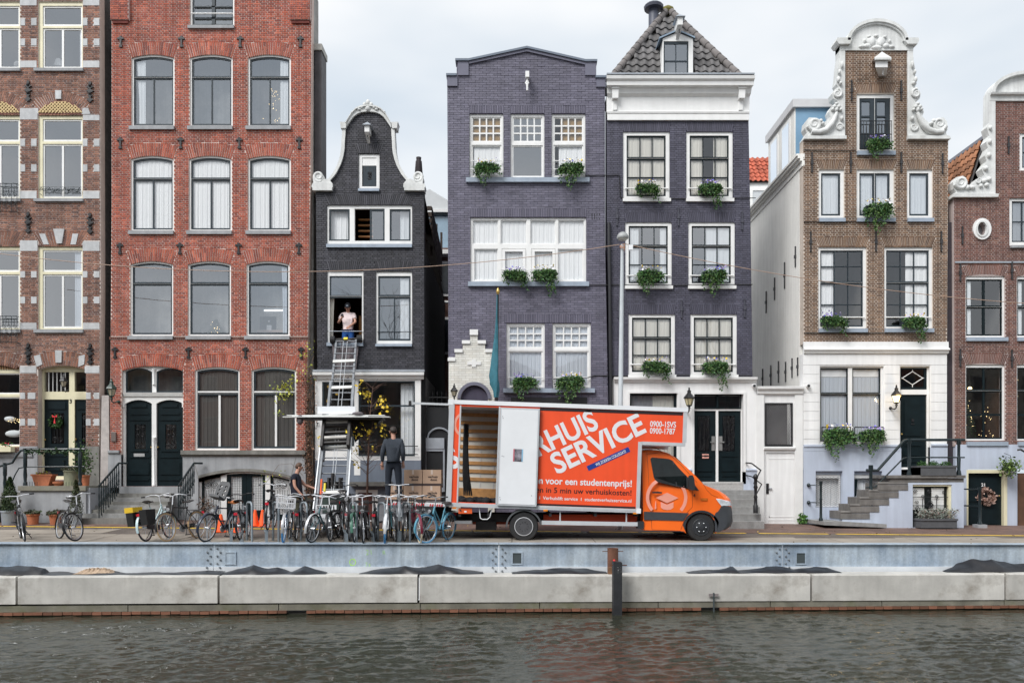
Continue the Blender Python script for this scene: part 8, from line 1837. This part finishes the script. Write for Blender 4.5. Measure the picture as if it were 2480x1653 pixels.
o=MB().box(X(271),X(282),FY-.05,FY,Z(1068),Z(1046)).build('intercom',mat('bronze_panel',(.16,.13,.12),.4,.1));tag(o,'bronze doorbell panel left of the green double door','doorbell')
TERRA=mat('terracotta',(.42,.14,.065),.8,.2,6,bump=.2,rnd_obj=.12);BUCK=mat('zinc_bucket',(.30,.34,.38),.45,.15,5,metal=.4)
def pot(name,label,px,D,zb,r0,r1,h,m,cat='flower pot',pts=None,lsz=.05,cols=IVY,group=None,square=False,seed=0):
 x=X(px,D);o=thing(name,label,cat,(x,D,zb),0,group)
 if square:q=MB().slab([(-r0,0),(r0,0),(r1,h),(-r1,h)],[],-r0*.7,r0*.7);q.box(-r1-.02,r1+.02,-r0*.75,r0*.75,h-.05,h+.005);q.build('pot',m,o)
 else:MB().lathe([(r0,0),(r1*.96,h-.05),(r1+.012,h-.045),(r1+.012,h),(r1-.01,h),(r1-.02,h-.03)],(0,0,0),18).build('pot',m,o,smooth=40)
 if pts is not None:link('foliage',leaf_mesh('foliage',np.asarray(pts),lsz,cols,seed),o)
 return o
def mound(n,w,h,z0,seed,d=None):
 r=np.random.RandomState(seed);a=r.uniform(0,6.28,n);rr_=np.sqrt(r.uniform(0,1,n));return np.stack([rr_*w*np.cos(a),rr_*(d or w)*np.sin(a),z0+h*r.uniform(.2,1,n)*np.sqrt(1-rr_**2*.8)],1)
def conifer(n,w,h,z0,seed):
 r=np.random.RandomState(seed);t=r.uniform(0,1,n)**1.3;a=r.uniform(0,6.28,n);rad=w*(1-t)**.8*(.55+.45*r.uniform(0,1,n))*(1+.18*np.sin(a*5+t*17));return np.stack([rad*np.cos(a),rad*np.sin(a),z0+h*t+.02],1)
FIR=[(.025,.055,.018),(.04,.075,.02),(.05,.07,.02),(.018,.038,.014)]
DG=FY-1.75
gzl=gz(X(30,DG),DG)
pot('potted_conifer','taller potted conifer in zinc tub at the far left edge',24,DG,gzl,.20,.235,.40,BUCK,'plant',conifer(2600,.30,.96,.36,1),.045,FIR,'potted conifers',seed=1)
pot('potted_conifer','smaller brownish conifer in zinc tub behind the second bicycle',184,DG,gz(X(184,DG),DG),.13,.17,.33,BUCK,'plant',conifer(2000,.21,.95,.30,2),.04,[(.06,.06,.02),(.04,.06,.02),(.03,.045,.015)],'potted conifers',seed=2)
GV=[(.05,.07,.03),(.07,.06,.035),(.035,.06,.025)]
pot('flower_pot','terracotta pot of low plants right of the first bicycle',80,DG,gzl,.135,.165,.30,TERRA,pts=mound(240,.2,.14,.28,3),lsz=.07,cols=GV,group='terracotta pots')
pot('flower_pot','terracotta pot of low plants behind the second bicycle handlebar',135,DG,gz(X(135,DG),DG),.14,.175,.30,TERRA,pts=mound(260,.24,.14,.28,4),lsz=.07,cols=GV,group='terracotta pots')
zp=Z(1176,SD)
pot('flower_pot','large woven terracotta trough on the left stoop',107,SD+.45,zp,.20,.30,.34,TERRA,pts=mound(160,.22,.10,.32,5,.12),lsz=.06,cols=[(.10,.10,.06),(.35,.38,.04),(.14,.07,.07)],square=True,group='terracotta pots')
pot('flower_pot','small shallow terracotta bowl on the left stoop',142,SD+.4,zp,.10,.15,.12,TERRA,group='terracotta pots')
pot('flower_pot','big mossy stone pot on the left stoop before the door',172,SD+.5,zp,.19,.20,.46,mat('mossy_stone_pot',(.28,.29,.20),.9,.3,4,bump=.3,dirt=.5,dcol=(.10,.13,.04)),pts=mound(200,.26,.16,.44,7),lsz=.06,cols=GV)
pot('flower_pot','tall round terracotta pot with climbing plant at the stoop end',207,SD+.5,zp,.10,.12,.32,TERRA,pts=np.random.RandomState(8).normal(0,1,(420,3))*(.14,.10,.22)+(-.05,0,.75),lsz=.07,cols=[(.05,.12,.025),(.08,.15,.03),(.03,.07,.02)],group='terracotta pots')
pot('flower_pot','zinc bucket of dried flowers behind the tan-tyred bicycle',497,FY-.9,gz(X(497),FY-.9),.16,.19,.30,BUCK,pts=np.random.RandomState(9).normal(0,1,(260,3))*(.12,.1,.13)+(0,0,.48),lsz=.05,cols=[(.10,.05,.035),(.15,.09,.05),(.06,.04,.03)])
o=pot('planter_trough','dark grey trough with three clipped box balls on the right landing',2257,LD+.35,Z(1151,LD),.52,.52,.29,mat('dark_fibre_clay',(.085,.088,.095),.8,.15,8),'planter',square=True)
MB().box(-.52,.52,-.371,.371,0,.285).build('trough',MATS['dark_fibre_clay'],o)
for dx in(-.32,.02,.38):link('foliage',leaf_mesh('foliage',mound(420,.15,.20,.24,int(dx*100)+50)+np.array([dx,-.05,0]),.035,[(.04,.12,.025),(.06,.16,.03),(.03,.08,.02)],6),o)
o=pot('planter_trough','dark trough of pale grey lavender under the right landing',2258,LD+.1,gz(X(2258,LD),LD)+.03,.52,.52,.26,MATS['dark_fibre_clay'],'planter',square=True)
r_=np.random.RandomState(11);P=[]
for k in range(150):
 x0,y0=r_.uniform(-.5,.5),r_.uniform(-.3,.1);dx,dy=r_.normal(0,.10),r_.normal(-.05,.08)
 for t in np.linspace(0,1,11):P.append((x0+dx*t,y0+dy*t,.2+.34*t*(1-.2*abs(dx))-.1*(dx*t)**2))
link('foliage',leaf_mesh('foliage',P,.05,[(.28,.31,.28),(.36,.38,.34),(.20,.24,.20),(.22,.16,.14)],12),o)
o=pot('hanging_basket','hanging basket of green mistletoe-like leaves on the blue wall at right',2447,FY-.35,Z(1152),.05,.10,.14,mat('grey_basket',(.2,.2,.2),.8,.2),'plant',pts=np.random.RandomState(13).normal(0,1,(420,3))*(.13,.1,.12)+(-.02,0,.26),lsz=.085,cols=[(.10,.17,.04),(.15,.22,.05),(.05,.09,.03)])
MB().tube([(0,0,.05),(0,0,.62),(0,.3,.70)],.008,5).build('hanger',IRON,o)
o=thing('weed_clump','small clump of green weeds at the foot of the garden gate','plant',(X(1941),FY-.12,gz(X(1941),FY)));link('foliage',leaf_mesh('foliage',mound(130,.13,.34,0,15),.09,[(.06,.15,.03),(.09,.2,.04)],15),o)
def wreath(label,px,py,yo,R_,cols,n,bow=None,sz=.07):
 o=thing('wreath',label,'wreath',(X(px),FY+yo,Z(py)));r=np.random.RandomState(n);a=r.uniform(0,6.28,n);rr_=R_+r.normal(0,R_*.16,n)
 link('foliage',leaf_mesh('foliage',np.stack([rr_*np.cos(a),r.normal(-.03,.025,n),rr_*np.sin(a)],1),sz,cols,n),o)
 if bow:MB().ball((0,-.08,R_*.9),.03,8).add([(0,-.08,R_),(.08,-.09,R_+.06),(.07,-.09,R_-.03),(-.08,-.09,R_+.06),(-.07,-.09,R_-.03),(.03,-.09,R_-.22),(-.03,-.09,R_-.2)],[(0,1,2),(0,4,3),(0,5,6)]).build('bow',bow,o)
wreath('green christmas wreath with red bow on the left dark door',125,1019,.24,.15,[(.03,.08,.02),(.05,.11,.03)],420,mat('red_ribbon',(.65,.03,.04),.5,.05))
wreath('wreath of dry pinkish leaves on the door at the far right',2391,1200,.08,.19,[(.34,.22,.18),(.42,.29,.24),(.24,.14,.11)],300,None,.12)
SP=thing('sapling_tree','bare sapling with a few yellow leaves beside the furniture lift','tree',(X(889,22.4),22.4,gz(-4,22.4)),worldcoords=True)
q=MB();r_=random.Random(5);D=22.4;base=Vector((X(889,D),D,gz(-4,D)));tips=[]
tr=[base,Vector((X(890,D),D,Z(1150,D))),Vector((X(893,D),D,Z(1080,D))),Vector((X(897,D),D,Z(1000,D))),Vector((X(903,D),D,Z(935,D)))];q.tube(tr,[.035,.03,.022,.014,.006],7)
trunk=q.build('trunk',mat('sapling_bark',(.11,.06,.045),.8,.3,12),SP,smooth=180)
q=MB()
for k in range(46):
 t=r_.uniform(.25,1);s_=t*4;i=min(3,int(s_));p=tr[i].lerp(tr[i+1],s_-i);a=r_.uniform(0,6.28);L=r_.uniform(.35,1.0)*(1.2-.7*t);up=r_.uniform(.3,.9);d=Vector((math.cos(a),math.sin(a)*.6,up)).normalized();m=p+d*L*.55+Vector((0,0,.02));e=p+d*L+Vector((r_.uniform(-.1,.1),0,r_.uniform(-.05,.1)));q.tube([p,m,e],[.009,.006,.003],4);tips+=[m,e,m.lerp(e,.5)]
q.build('branches',MATS['sapling_bark'],SP)
P=[];r2=np.random.RandomState(4)
for cx,cy,n in((875,930,12),(882,950,14),(892,965,8),(927,970,14),(937,985,8),(915,985,6),(869,1050,10),(885,1035,8),(895,1050,14),(918,1025,10),(925,1038,8),(930,1055,6),(860,1090,8),(870,1090,6),(906,1088,6),(865,1122,5),(852,1062,4),(776,1066,6),(838,1045,5),(783,1055,5)):
 for _ in range(n):P.append((X(cx+r2.normal(0,5),D),D+r2.normal(-.1,.2),Z(cy+r2.normal(0,6),D)))
link('crown',leaf_mesh('crown',P,.105,[(.72,.50,.03),(.80,.60,.05),(.55,.42,.05)],6,0,.35),SP)
CLB=thing('dry_climber','brown withered climbing plant with lime leaves up the corner of the red house','plant',(X(748),FY-.1,gz(-6,FY)),worldcoords=True);q=MB();r_=random.Random(9);P=[];P2=[]
for k in range(12):
 x=X(740+r_.uniform(0,18));pts=[]
 z=gz(-6,FY);top=Z(r_.uniform(830,1000))
 while z<top:pts.append((x,FY-.06-r_.uniform(0,.08),z));x+=r_.uniform(-.06,.06);x=min(max(x,X(732)),X(764));z+=.22
 q.tube(pts,.008,4)
 for p in pts:
  for _ in range(3):P.append((p[0]+r_.gauss(0,.05),p[1]-.03,p[2]+r_.gauss(0,.08)))
for cx,cy,n in((690,935,40),(700,950,40),(684,965,34),(710,925,20),(745,860,14),(750,890,12),(756,840,10),(748,915,8),(667,940,10),(722,905,14),(680,1000,8),(640,1145,5),(682,1148,6),(655,1160,5)):
 for _ in range(n):P2.append((X(cx+r_.gauss(0,8)),FY-.14+r_.gauss(0,.05),Z(cy+r_.gauss(0,6))))
q.tube([(X(740),FY-.1,Z(930)),(X(715),FY-.15,Z(925)),(X(690),FY-.16,Z(948)),(X(676),FY-.15,Z(975))],.006,4);q.tube([(X(735),FY-.1,Z(1150)),(X(710),FY-.2,Z(1122)),(X(680),FY-.22,Z(1125)),(X(655),FY-.2,Z(1160)),(X(640),FY-.2,Z(1180))],.006,4)
q.build('stems',mat('dry_stem',(.14,.09,.06),.9,.3),CLB);link('dry_leaves',leaf_mesh('dry_leaves',[p for p in P if p[2]<Z(905)],.07,[(.16,.075,.045),(.22,.11,.065),(.10,.055,.035)],8),CLB);link('lime_leaves',leaf_mesh('lime_leaves',P2,.075,[(.40,.42,.06),(.28,.36,.06),(.50,.48,.08)],9),CLB)
P=[(x,y,gz(x,y)+.012)for x,y in[(r_.uniform(-9,-3),r_.uniform(22.3,23.9))for _ in range(160)]+[(r_.uniform(-15,14),r_.uniform(18.7,23.5))for _ in range(220)]]
tag(link('leaf_litter',leaf_mesh('leaf_litter',P,.06,[(.20,.13,.05),(.30,.20,.06),(.12,.08,.04)],10,.9)),kind='stuff')
LP_=thing('lamp_post','tall pale grey street lamp post standing behind the van','lamp post',(X(1503,22.3),22.3,gz(3,22.3)),worldcoords=True);D=22.3;GP=mat('pale_grey_post',(.50,.535,.56),.5,.08,3)
MB().tube([(X(1502,D),D,gz(3,D)),(X(1503,D),D,Z(960,D)),(X(1506,D),D,Z(700,D)),(X(1507,D),D,Z(592,D))],[.075,.068,.055,.042],12).build('post',GP,LP_,smooth=60)
MB().lathe([(.02,-.02),(.15,0),(.165,.03),(.16,.07),(.12,.14),(.06,.18),(.01,.19)],(X(1508,D),D,Z(578,D)),18).build('lamp_head',mat('grey_lamp_head',(.33,.34,.34),.5,.1),LP_,smooth=50);MB().lathe([(.11,-.035),(.13,-.005)],(X(1508,D),D,Z(578,D)),16).build('lens',mat('lamp_lens',(.5,.5,.46),.3,.1),LP_)
q=MB()
for k in range(5):q.tube([(X(1507,D)+.07*math.cos(a*.7+k),D-.05+.05*math.sin(a*.7+k),Z(596+k*2,D)+.05*math.sin(a))for a in range(9)],.006,4)
q.build('cable_tie',mat('orange_cable',(.55,.28,.16),.6,.1),LP_)
q=MB().box(X(1522,D),X(1532,D),D-.06,D+.02,Z(606,D),Z(594,D));q.build('junction_box',PWHITE,LP_)
def wire(label,pts,r=.010,m=None):
 o=MB().tube(pts,r,5).build('overhead_wire',m or mat('pinkish_cable',(.42,.29,.22),.6,.1));tag(o,label,'wire')
def sag(p0,p1,s_,n=24):return[(p0[0]+(p1[0]-p0[0])*i/n,p0[1]+(p1[1]-p0[1])*i/n,p0[2]+(p1[2]-p0[2])*i/n-s_*4*(i/n)*(1-i/n))for i in range(n+1)]
Dw=22.3
wire('pale cable sagging from the left edge across to the lamp post',sag((X(-60,Dw),Dw,Z(606,Dw)),(X(1500,Dw),Dw,Z(592,Dw)),.68));wire('pale cable running from the lamp post to the right edge',sag((X(1512,Dw),Dw,Z(590,Dw)),(X(2540,Dw),Dw,Z(738,Dw)),.25))
CB=mat('black_cable',(.01,.01,.01),.6,0)
for lab,pts in(('black cable clipped between the top windows of the two painted houses',[(1418,426),(1500,425),(1502,478),(1512,481),(1662,482),(1830,480)]),('black cable clipped below the middle windows of the painted houses',[(1425,691),(1515,690),(1640,691),(1822,689)]),('black cable clipped below the lower windows of the painted houses',[(1340,918),(1420,915),(1440,909),(1530,911),(1640,908),(1820,909)]),('black cable clipped along the brown house at attic level',[(1946,364),(2000,365),(2072,366)]),('black cable clipped along the brown house below the small windows',[(1946,538),(2075,538),(2170,540)]),('black cable clipped along the brown house above the white band',[(1946,806),(2070,807),(2150,806)])):
 wire(lab,[(X(a),FY-.025,Z(b))for a,b in pts],.013,CB)
FG=thing('flag','furled teal flag on a dark pole with gilt knob before the purple house','flag',(X(1207,23.9),23.9,Z(960,23.9)),worldcoords=True);D=23.9
MB().cyl((X(1203,D),D+.3,Z(985,D)),(X(1206,D),D,Z(712,D)),.035,.028,10).build('pole',mat('dark_pole',(.02,.018,.018),.4,.1),FG);MB().lathe([(.03,0),(.05,.04),(.055,.10),(.03,.16),(.008,.20)],(X(1206,D),D,Z(712,D)),12).build('knob',mat('gilt',(.6,.40,.12),.3,.05,metal=.7),FG,smooth=50)
q=MB();V=[];n=22;prof_=[(715,1204,.8),(760,1203,1.6),(800,1202,3),(840,1200,5),(870,1199,7),(910,1197,9),(930,1199,9.5),(945,1202,6.5),(962,1201,4.5)]
for k,(py,cx,hw)in enumerate(prof_):
 for i in range(n):a=2*math.pi*i/n;w=1+.28*math.sin(3*a+k*.9)+.15*math.sin(5*a+k);V.append((X(cx,D)+hw*D/FPX*math.cos(a)*w,D-.05+hw*D/FPX*.8*math.sin(a)*w,Z(py,D)))
q.add(V,[(k*n+i,k*n+(i+1)%n,(k+1)*n+(i+1)%n,(k+1)*n+i)for k in range(len(prof_)-1)for i in range(n)]);q.build('cloth',mat('teal_flag_cloth',(.035,.16,.21),.75,.2,8),FG,smooth=180)
def lantern(label,px,pt,pb,D,frame,glassm,side=1,arm=None):
 s_=(pb-pt)*D/FPX;x=X(px,D);z0=Z(pb,D);o=thing('wall_lantern',label,'lantern',(x,D,z0))
 q=MB().lathe([(.20*s_,.52*s_),(.24*s_,.54*s_),(.21*s_,.60*s_),(.09*s_,.74*s_),(.07*s_,.80*s_),(.10*s_,.82*s_),(.05*s_,.87*s_),(.03*s_,.93*s_),(.045*s_,.96*s_),(.005*s_,s_)],(0,0,0),6);q.build('cap',frame,o)
 MB().lathe([(.10*s_,.24*s_),(.19*s_,.53*s_)],(0,0,0),6).build('globe',glassm,o)
 q=MB()
 for k in range(6):a=2*math.pi*k/6;q.cyl((.105*s_*math.cos(a),.105*s_*math.sin(a),.23*s_),(.2*s_*math.cos(a),.2*s_*math.sin(a),.54*s_),.012*s_,n=4)
 q.lathe([(.02*s_,.08*s_),(.06*s_,.12*s_),(.04*s_,.18*s_),(.11*s_,.22*s_),(.11*s_,.25*s_)],(0,0,0),8);q.tube([(0,0,.12*s_),(0,.02,.02*s_),(0,.12,-.03*s_),(0,FY-D,.06*s_)],.03*s_,6);q.ball((0,FY-D-.02,.05*s_),.07*s_,8);q.build('bracket',frame,o);return o
GLN=mat('lantern_glass',(.42,.38,.28),.25,.2,4)
lantern('green copper wall lantern at the left corner of the red house',270,915,972,FY-.45,mat('green_lantern',(.03,.06,.05),.4,.2),GLN);lantern('black wall lantern over the left doorway',154,903,946,FY-.25,IRON,GLN)
lantern('unlit black wall lantern between window and doors above the van',1669,937,995,FY-.45,IRON,mat('cream_lantern_glass',(.62,.55,.34),.3,.1));lantern('lit black wall lantern beside the dark door of the white front',2171,931,988,FY-.40,IRON,emit_mat('lit_lantern_glass',(1,.72,.34),1.6))
lg=bpy.data.lights.new('lantern_bulb','POINT');lg.energy=6;lg.color=(1,.7,.35);lg.shadow_soft_size=.08;lo_=bpy.data.objects.new('lantern_bulb',lg);COL.objects.link(lo_);lo_.location=(X(2171,FY-.4),FY-.62,Z(957,FY-.4))
lantern('small black lantern beside the white stepped porch',1100,928,968,FY-.4,IRON,GLN)
for px,py,lab in((1824,934,'small dome security camera left of the garden gate'),(1955,934,'small dome security camera right of the garden gate')):
 o=thing('security_camera',lab,'camera',(X(px),FY-.1,Z(py)));MB().lathe([(.06,0),(.06,-.05),(.05,-.07)],(0,.05,0),12,'y').build('mount',WHITE,o);MB().ball((0,-.03,-.01),.045,10).build('dome',BLKP,o)
ag=thing('alley_gate','black alley door with arched zinc top and iron spikes beside the shop front','gate',(X(1055),FY+.2,gz(-2.3,FY)),worldcoords=True);DA=FY+.35
AG=mat('black_alley_paint',(.012,.013,.015),.5,.2)
MB().box(X(1022,DA),X(1092,DA),DA+.05,DA+.12,gz(-2,FY),Z(985,DA)).build('panel',AG,ag);MB().box(X(1027,DA),X(1076,DA),DA-.02,DA+.04,Z(1086,DA),Z(1060,DA)).build('ledge',ZINC,ag);MB().slab([(X(1027,DA),Z(1190,DA)),(X(1077,DA),Z(1190,DA)),(X(1077,DA),Z(1086,DA)),(X(1027,DA),Z(1086,DA))],[[(X(1032,DA),Z(1180,DA)),(X(1073,DA),Z(1180,DA)),(X(1073,DA),Z(1092,DA)),(X(1032,DA),Z(1092,DA))]],DA,DA+.05).build('door_frame',ZINC,ag)
q=MB();c=X(1064,DA)
q.tube([(c+28*S*math.cos(R(a)),DA,Z(1060,DA)+24*S*math.sin(R(a)))for a in range(0,181,10)],.03,6);q.build('arch',ZINC,ag)
q=MB()
for k in range(6):x=X(1026+11*k,DA);q.cyl((x,DA,Z(985,DA)),(x,DA,Z(955,DA)),.012,n=5);q.cyl((x,DA,Z(955,DA)),(x,DA,Z(946,DA)),.024,.002,5)
q.cyl((X(1022,DA),DA,Z(962,DA)),(X(1090,DA),DA,Z(962,DA)),.012,n=5);q.build('spikes',IRON,ag)
rb=thing('rear_building','pale gabled rear building with roof terrace seen in the alley gap','house',(X(1056,33),33,0),worldcoords=True);D=33.0
W_=lambda a,b,t,u,y0,y1,nm,m:MB().box(X(a,D),X(b,D),D+y0,D+y1,Z(u,D),Z(t,D)).build(nm,m,rb)
BRB=mat('rear_brown_brick',(.15,.085,.065),.85,.3,14,bump=.3)
W_(1000,1110,600,1200,0,3,'wall',BRB)
MB().slab([(X(1000,D),Z(512,D)),(X(1110,D),Z(512,D)),(X(1110,D),Z(500,D)),(X(1040,D),Z(458,D)),(X(1000,D),Z(480,D))],[],D,D+3).build('gable',mat('pale_grey_cladding',(.60,.62,.63),.6,.05),rb);W_(1000,1110,510,516,-.15,.1,'eave',WHITE);W_(1000,1110,516,600,.05,.1,'glazing',mat('pale_sky_glass',(.30,.42,.52),.12,.1,spec=.8));W_(1000,1110,513,522,-.05,.04,'lintel',DGREY);W_(1028,1110,612,622,-.5,0,'balcony_slab',WHITE)
for t,u in((640,712),(775,852)):
 w=W_(1062,1110,t-6,u+6,-.1,-.01,'window',WHITE);W_(1067,1110,t,u,-.12,-.1,'pane',mat('dark_pane',(.02,.025,.03),.1,0)).parent=w
MB().tube([(X(1064,D),D-.3,Z(625,D)),(X(1063,D),D-.3,Z(728,D)),(X(1072,D),D-.3,Z(735,D)),(X(1100,D),D-.3,Z(736,D))],.06,7).build('pipe',WHITE,rb);W_(1056,1064,625,900,-.4,0,'white_pier',WHITE)
dk=thing('roof_terrace','dark slatted timber terrace fence on the roof of the black house','fence',(X(1045),FY+5,Z(560)),worldcoords=True);WD=mat('dark_terrace_wood',(.075,.055,.045),.85,.3,8)
for k in range(6):z=Z(524,29)-k*.22;MB().box(X(1030,28),X(1046,28),27.9,27.95,z-.14,z).build('slat',WD,dk)
for k in range(6):z=Z(524,29)-k*.22;V=[(X(1045,28),28.0,z),(X(1069,31),31.0,z-.7),(X(1069,31),31.0,z-.84),(X(1045,28),28.0,z-.14)];q=MB();q.add(V+[(a+.03,b,c_)for a,b,c_ in V],[(0,1,2,3),(7,6,5,4),(0,4,5,1)]);q.build('slat',WD,dk)
for px,dd in((1045,28),(1057,29.5),(1069,31)):MB().box(X(px,dd)-.04,X(px,dd)+.04,dd-.04,dd+.04,Z(620,dd),Z(520,dd)-(dd-28)*.23).build('post',WD,dk)
EM=emit_mat('warm_fairy_light',(1,.72,.35),2)
def fairy(h,x0,x1,y0,y1,n,seed,r=.0075,d=.35):
 q=MB();r_=random.Random(seed)
 for _ in range(n):
  t=r_.uniform(0,1);px=(x0+x1)/2+(r_.uniform(-.5,.5))*(x1-x0)*(.25+.75*t);q.ball((X(px),FY+d+r_.uniform(-.05,.15),Z(y0+(y1-y0)*t)),r*r_.uniform(.7,1.5),6)
 tag(q.build('fairy_lights',EM,h.root),kind='stuff')
fairy(hB,622,686,200,296,34,1);fairy(hB,490,525,772,808,18,2);fairy(hH,2343,2380,960,1040,20,3);fairy(hH,2385,2430,980,1060,26,4);fairy(hA,-5,40,1010,1022,26,5);fairy(hH,2470,2490,890,960,10,6)
for h,px,py,w,hh,sd in((hB,507,809,.28,.50,61),(hH,2362,1062,.34,1.2,62)):
 link('window_fir',leaf_mesh('window_fir',conifer(900,w,hh,0,sd)+np.array([X(px),FY+.55,Z(py)]),.06,FIR,sd),h.root)
MB().cyl((X(2376),FY+.6,Z(935)),(X(2376),FY+.6,Z(895)),.01).build('pendant_cord',BLKP,hH.root);MB().ball((X(2376),FY+.6,Z(935)),.06,10).build('pendant_bulb',EM,hH.root)
for px,py in((794,934),(814,952),(792,970)):
 st_=[((X(px)+(.065 if k%2 else .035)*math.cos(k*math.pi/8)),Z(py)+(.065 if k%2 else .035)*math.sin(k*math.pi/8))for k in range(16)];MB().slab(st_,[],FY+.1,FY+.11).build('paper_star',mat('gold_star',(.65,.38,.05),.5,.05),hC.root)
q=MB();rr=random.Random(3)
o=MB().ball((X(14),FY+.4,Z(1048)),1,12,22*S,.1,9*S).add([],[]).ball((X(34),FY+.4,Z(1042)),1,10,8*S,.08,6*S);o.build('bear_figure',CURW,hA.root,smooth=180);MB().ball((X(4),FY+.4,Z(1012)),1,10,14*S,.1,7*S).build('snow_figure',CURW,hA.root,smooth=180)
hA.box('window_box',-30,38,1082,1094,-.25,-.04,CREAM);link('box_flowers',leaf_mesh('box_flowers',np.random.RandomState(5).uniform((X(-20),FY-.25,Z(1084)),(X(34),FY-.08,Z(1070)),(90,3)),.07,[(.6,.02,.06),(.05,.12,.03),(.06,.1,.03),(.5,.5,.2)],5),hA.root)
o=thing('stair_post','dark green iron rail post before the far right cellar door','railing',(X(2373,FY-.9),FY-.9,gz(14,FY-.9)),worldcoords=True);D=FY-.9
MB().lathe([(.06,0),(.06,.05),(.04,.10),(.04,1.0),(.055,1.02),(.055,1.10)],(X(2373,D),D,gz(14,D)+.1),12).build('post',IRONG,o,smooth=40);q=MB()
for z in(1184,1225):q.cyl((X(2340,FY-.5),FY-.4,Z(z,D)),(X(2373,D),D,Z(z,D)),.022,n=7)
q.build('rail',IRONG,o);MB().box(X(2362,D),X(2384,D),D-.15,D+.15,gz(14,D)-.05,gz(14,D)+.1).build('base',STONE,o)
o=MB().tube([(X(2446),FY-.35,Z(1090)),(X(2452),FY-.4,Z(1089)),(X(2465),FY-.5,Z(1100)),(X(2476),FY-.55,Z(1125)),(X(2482),FY-.6,Z(1160)),(X(2484),FY-.6,Z(1270))],.03,8).build('curved_handrail',IRON);tag(o,'curved black handrail at the right edge beside the hanging basket','railing')
BARK=mat('grey_bark',(.06,.05,.042),.9,.3,6)
def bare_tree(label,x,y,h,seed):
 t=thing('bare_tree',label,'tree',(x,y,-.1),worldcoords=True,group='bare trees on the near bank');r=random.Random(seed);tm,cm=MB(),MB()
 def grow(p,d,L,rad,lev):
  n=3;pts=[p];rs=[rad]
  for i in range(n):d=(d+Vector((r.gauss(0,.13),r.gauss(0,.13),r.gauss(.05,.06)))).normalized();p=p+d*L/n;pts.append(p);rs.append(rad*(1-.42*(i+1)/n))
  (tm if lev==0 else cm).tube(pts,rs,6 if lev<2 else 3,caps=False)
  rs=[max(v,.012)for v in rs]
  if lev<5:
   for k in range(3 if lev<4 else 2):
    ax=d.orthogonal().normalized();ax.rotate(Matrix.Rotation(r.uniform(0,6.28),3,d));nd=(d+ax*r.uniform(.45,.85)).normalized();grow(pts[-1]if k<2 else pts[2],nd,L*r.uniform(.62,.78),rs[-1]*.75,lev+1)
 grow(Vector((x,y,-.1)),Vector((0,0,1)),h*.30,.22,0);tm.build('trunk',BARK,t,smooth=180);cm.build('crown',BARK,t)
bare_tree('bare elm on the near bank, left of the viewpoint, only mirrored',-9.5,-2.5,17,1);bare_tree('bare elm on the near bank behind the viewpoint, only mirrored',2.5,-4.0,18,2);bare_tree('bare elm on the near bank, right of the viewpoint, only mirrored',12.5,-3.0,17,3)
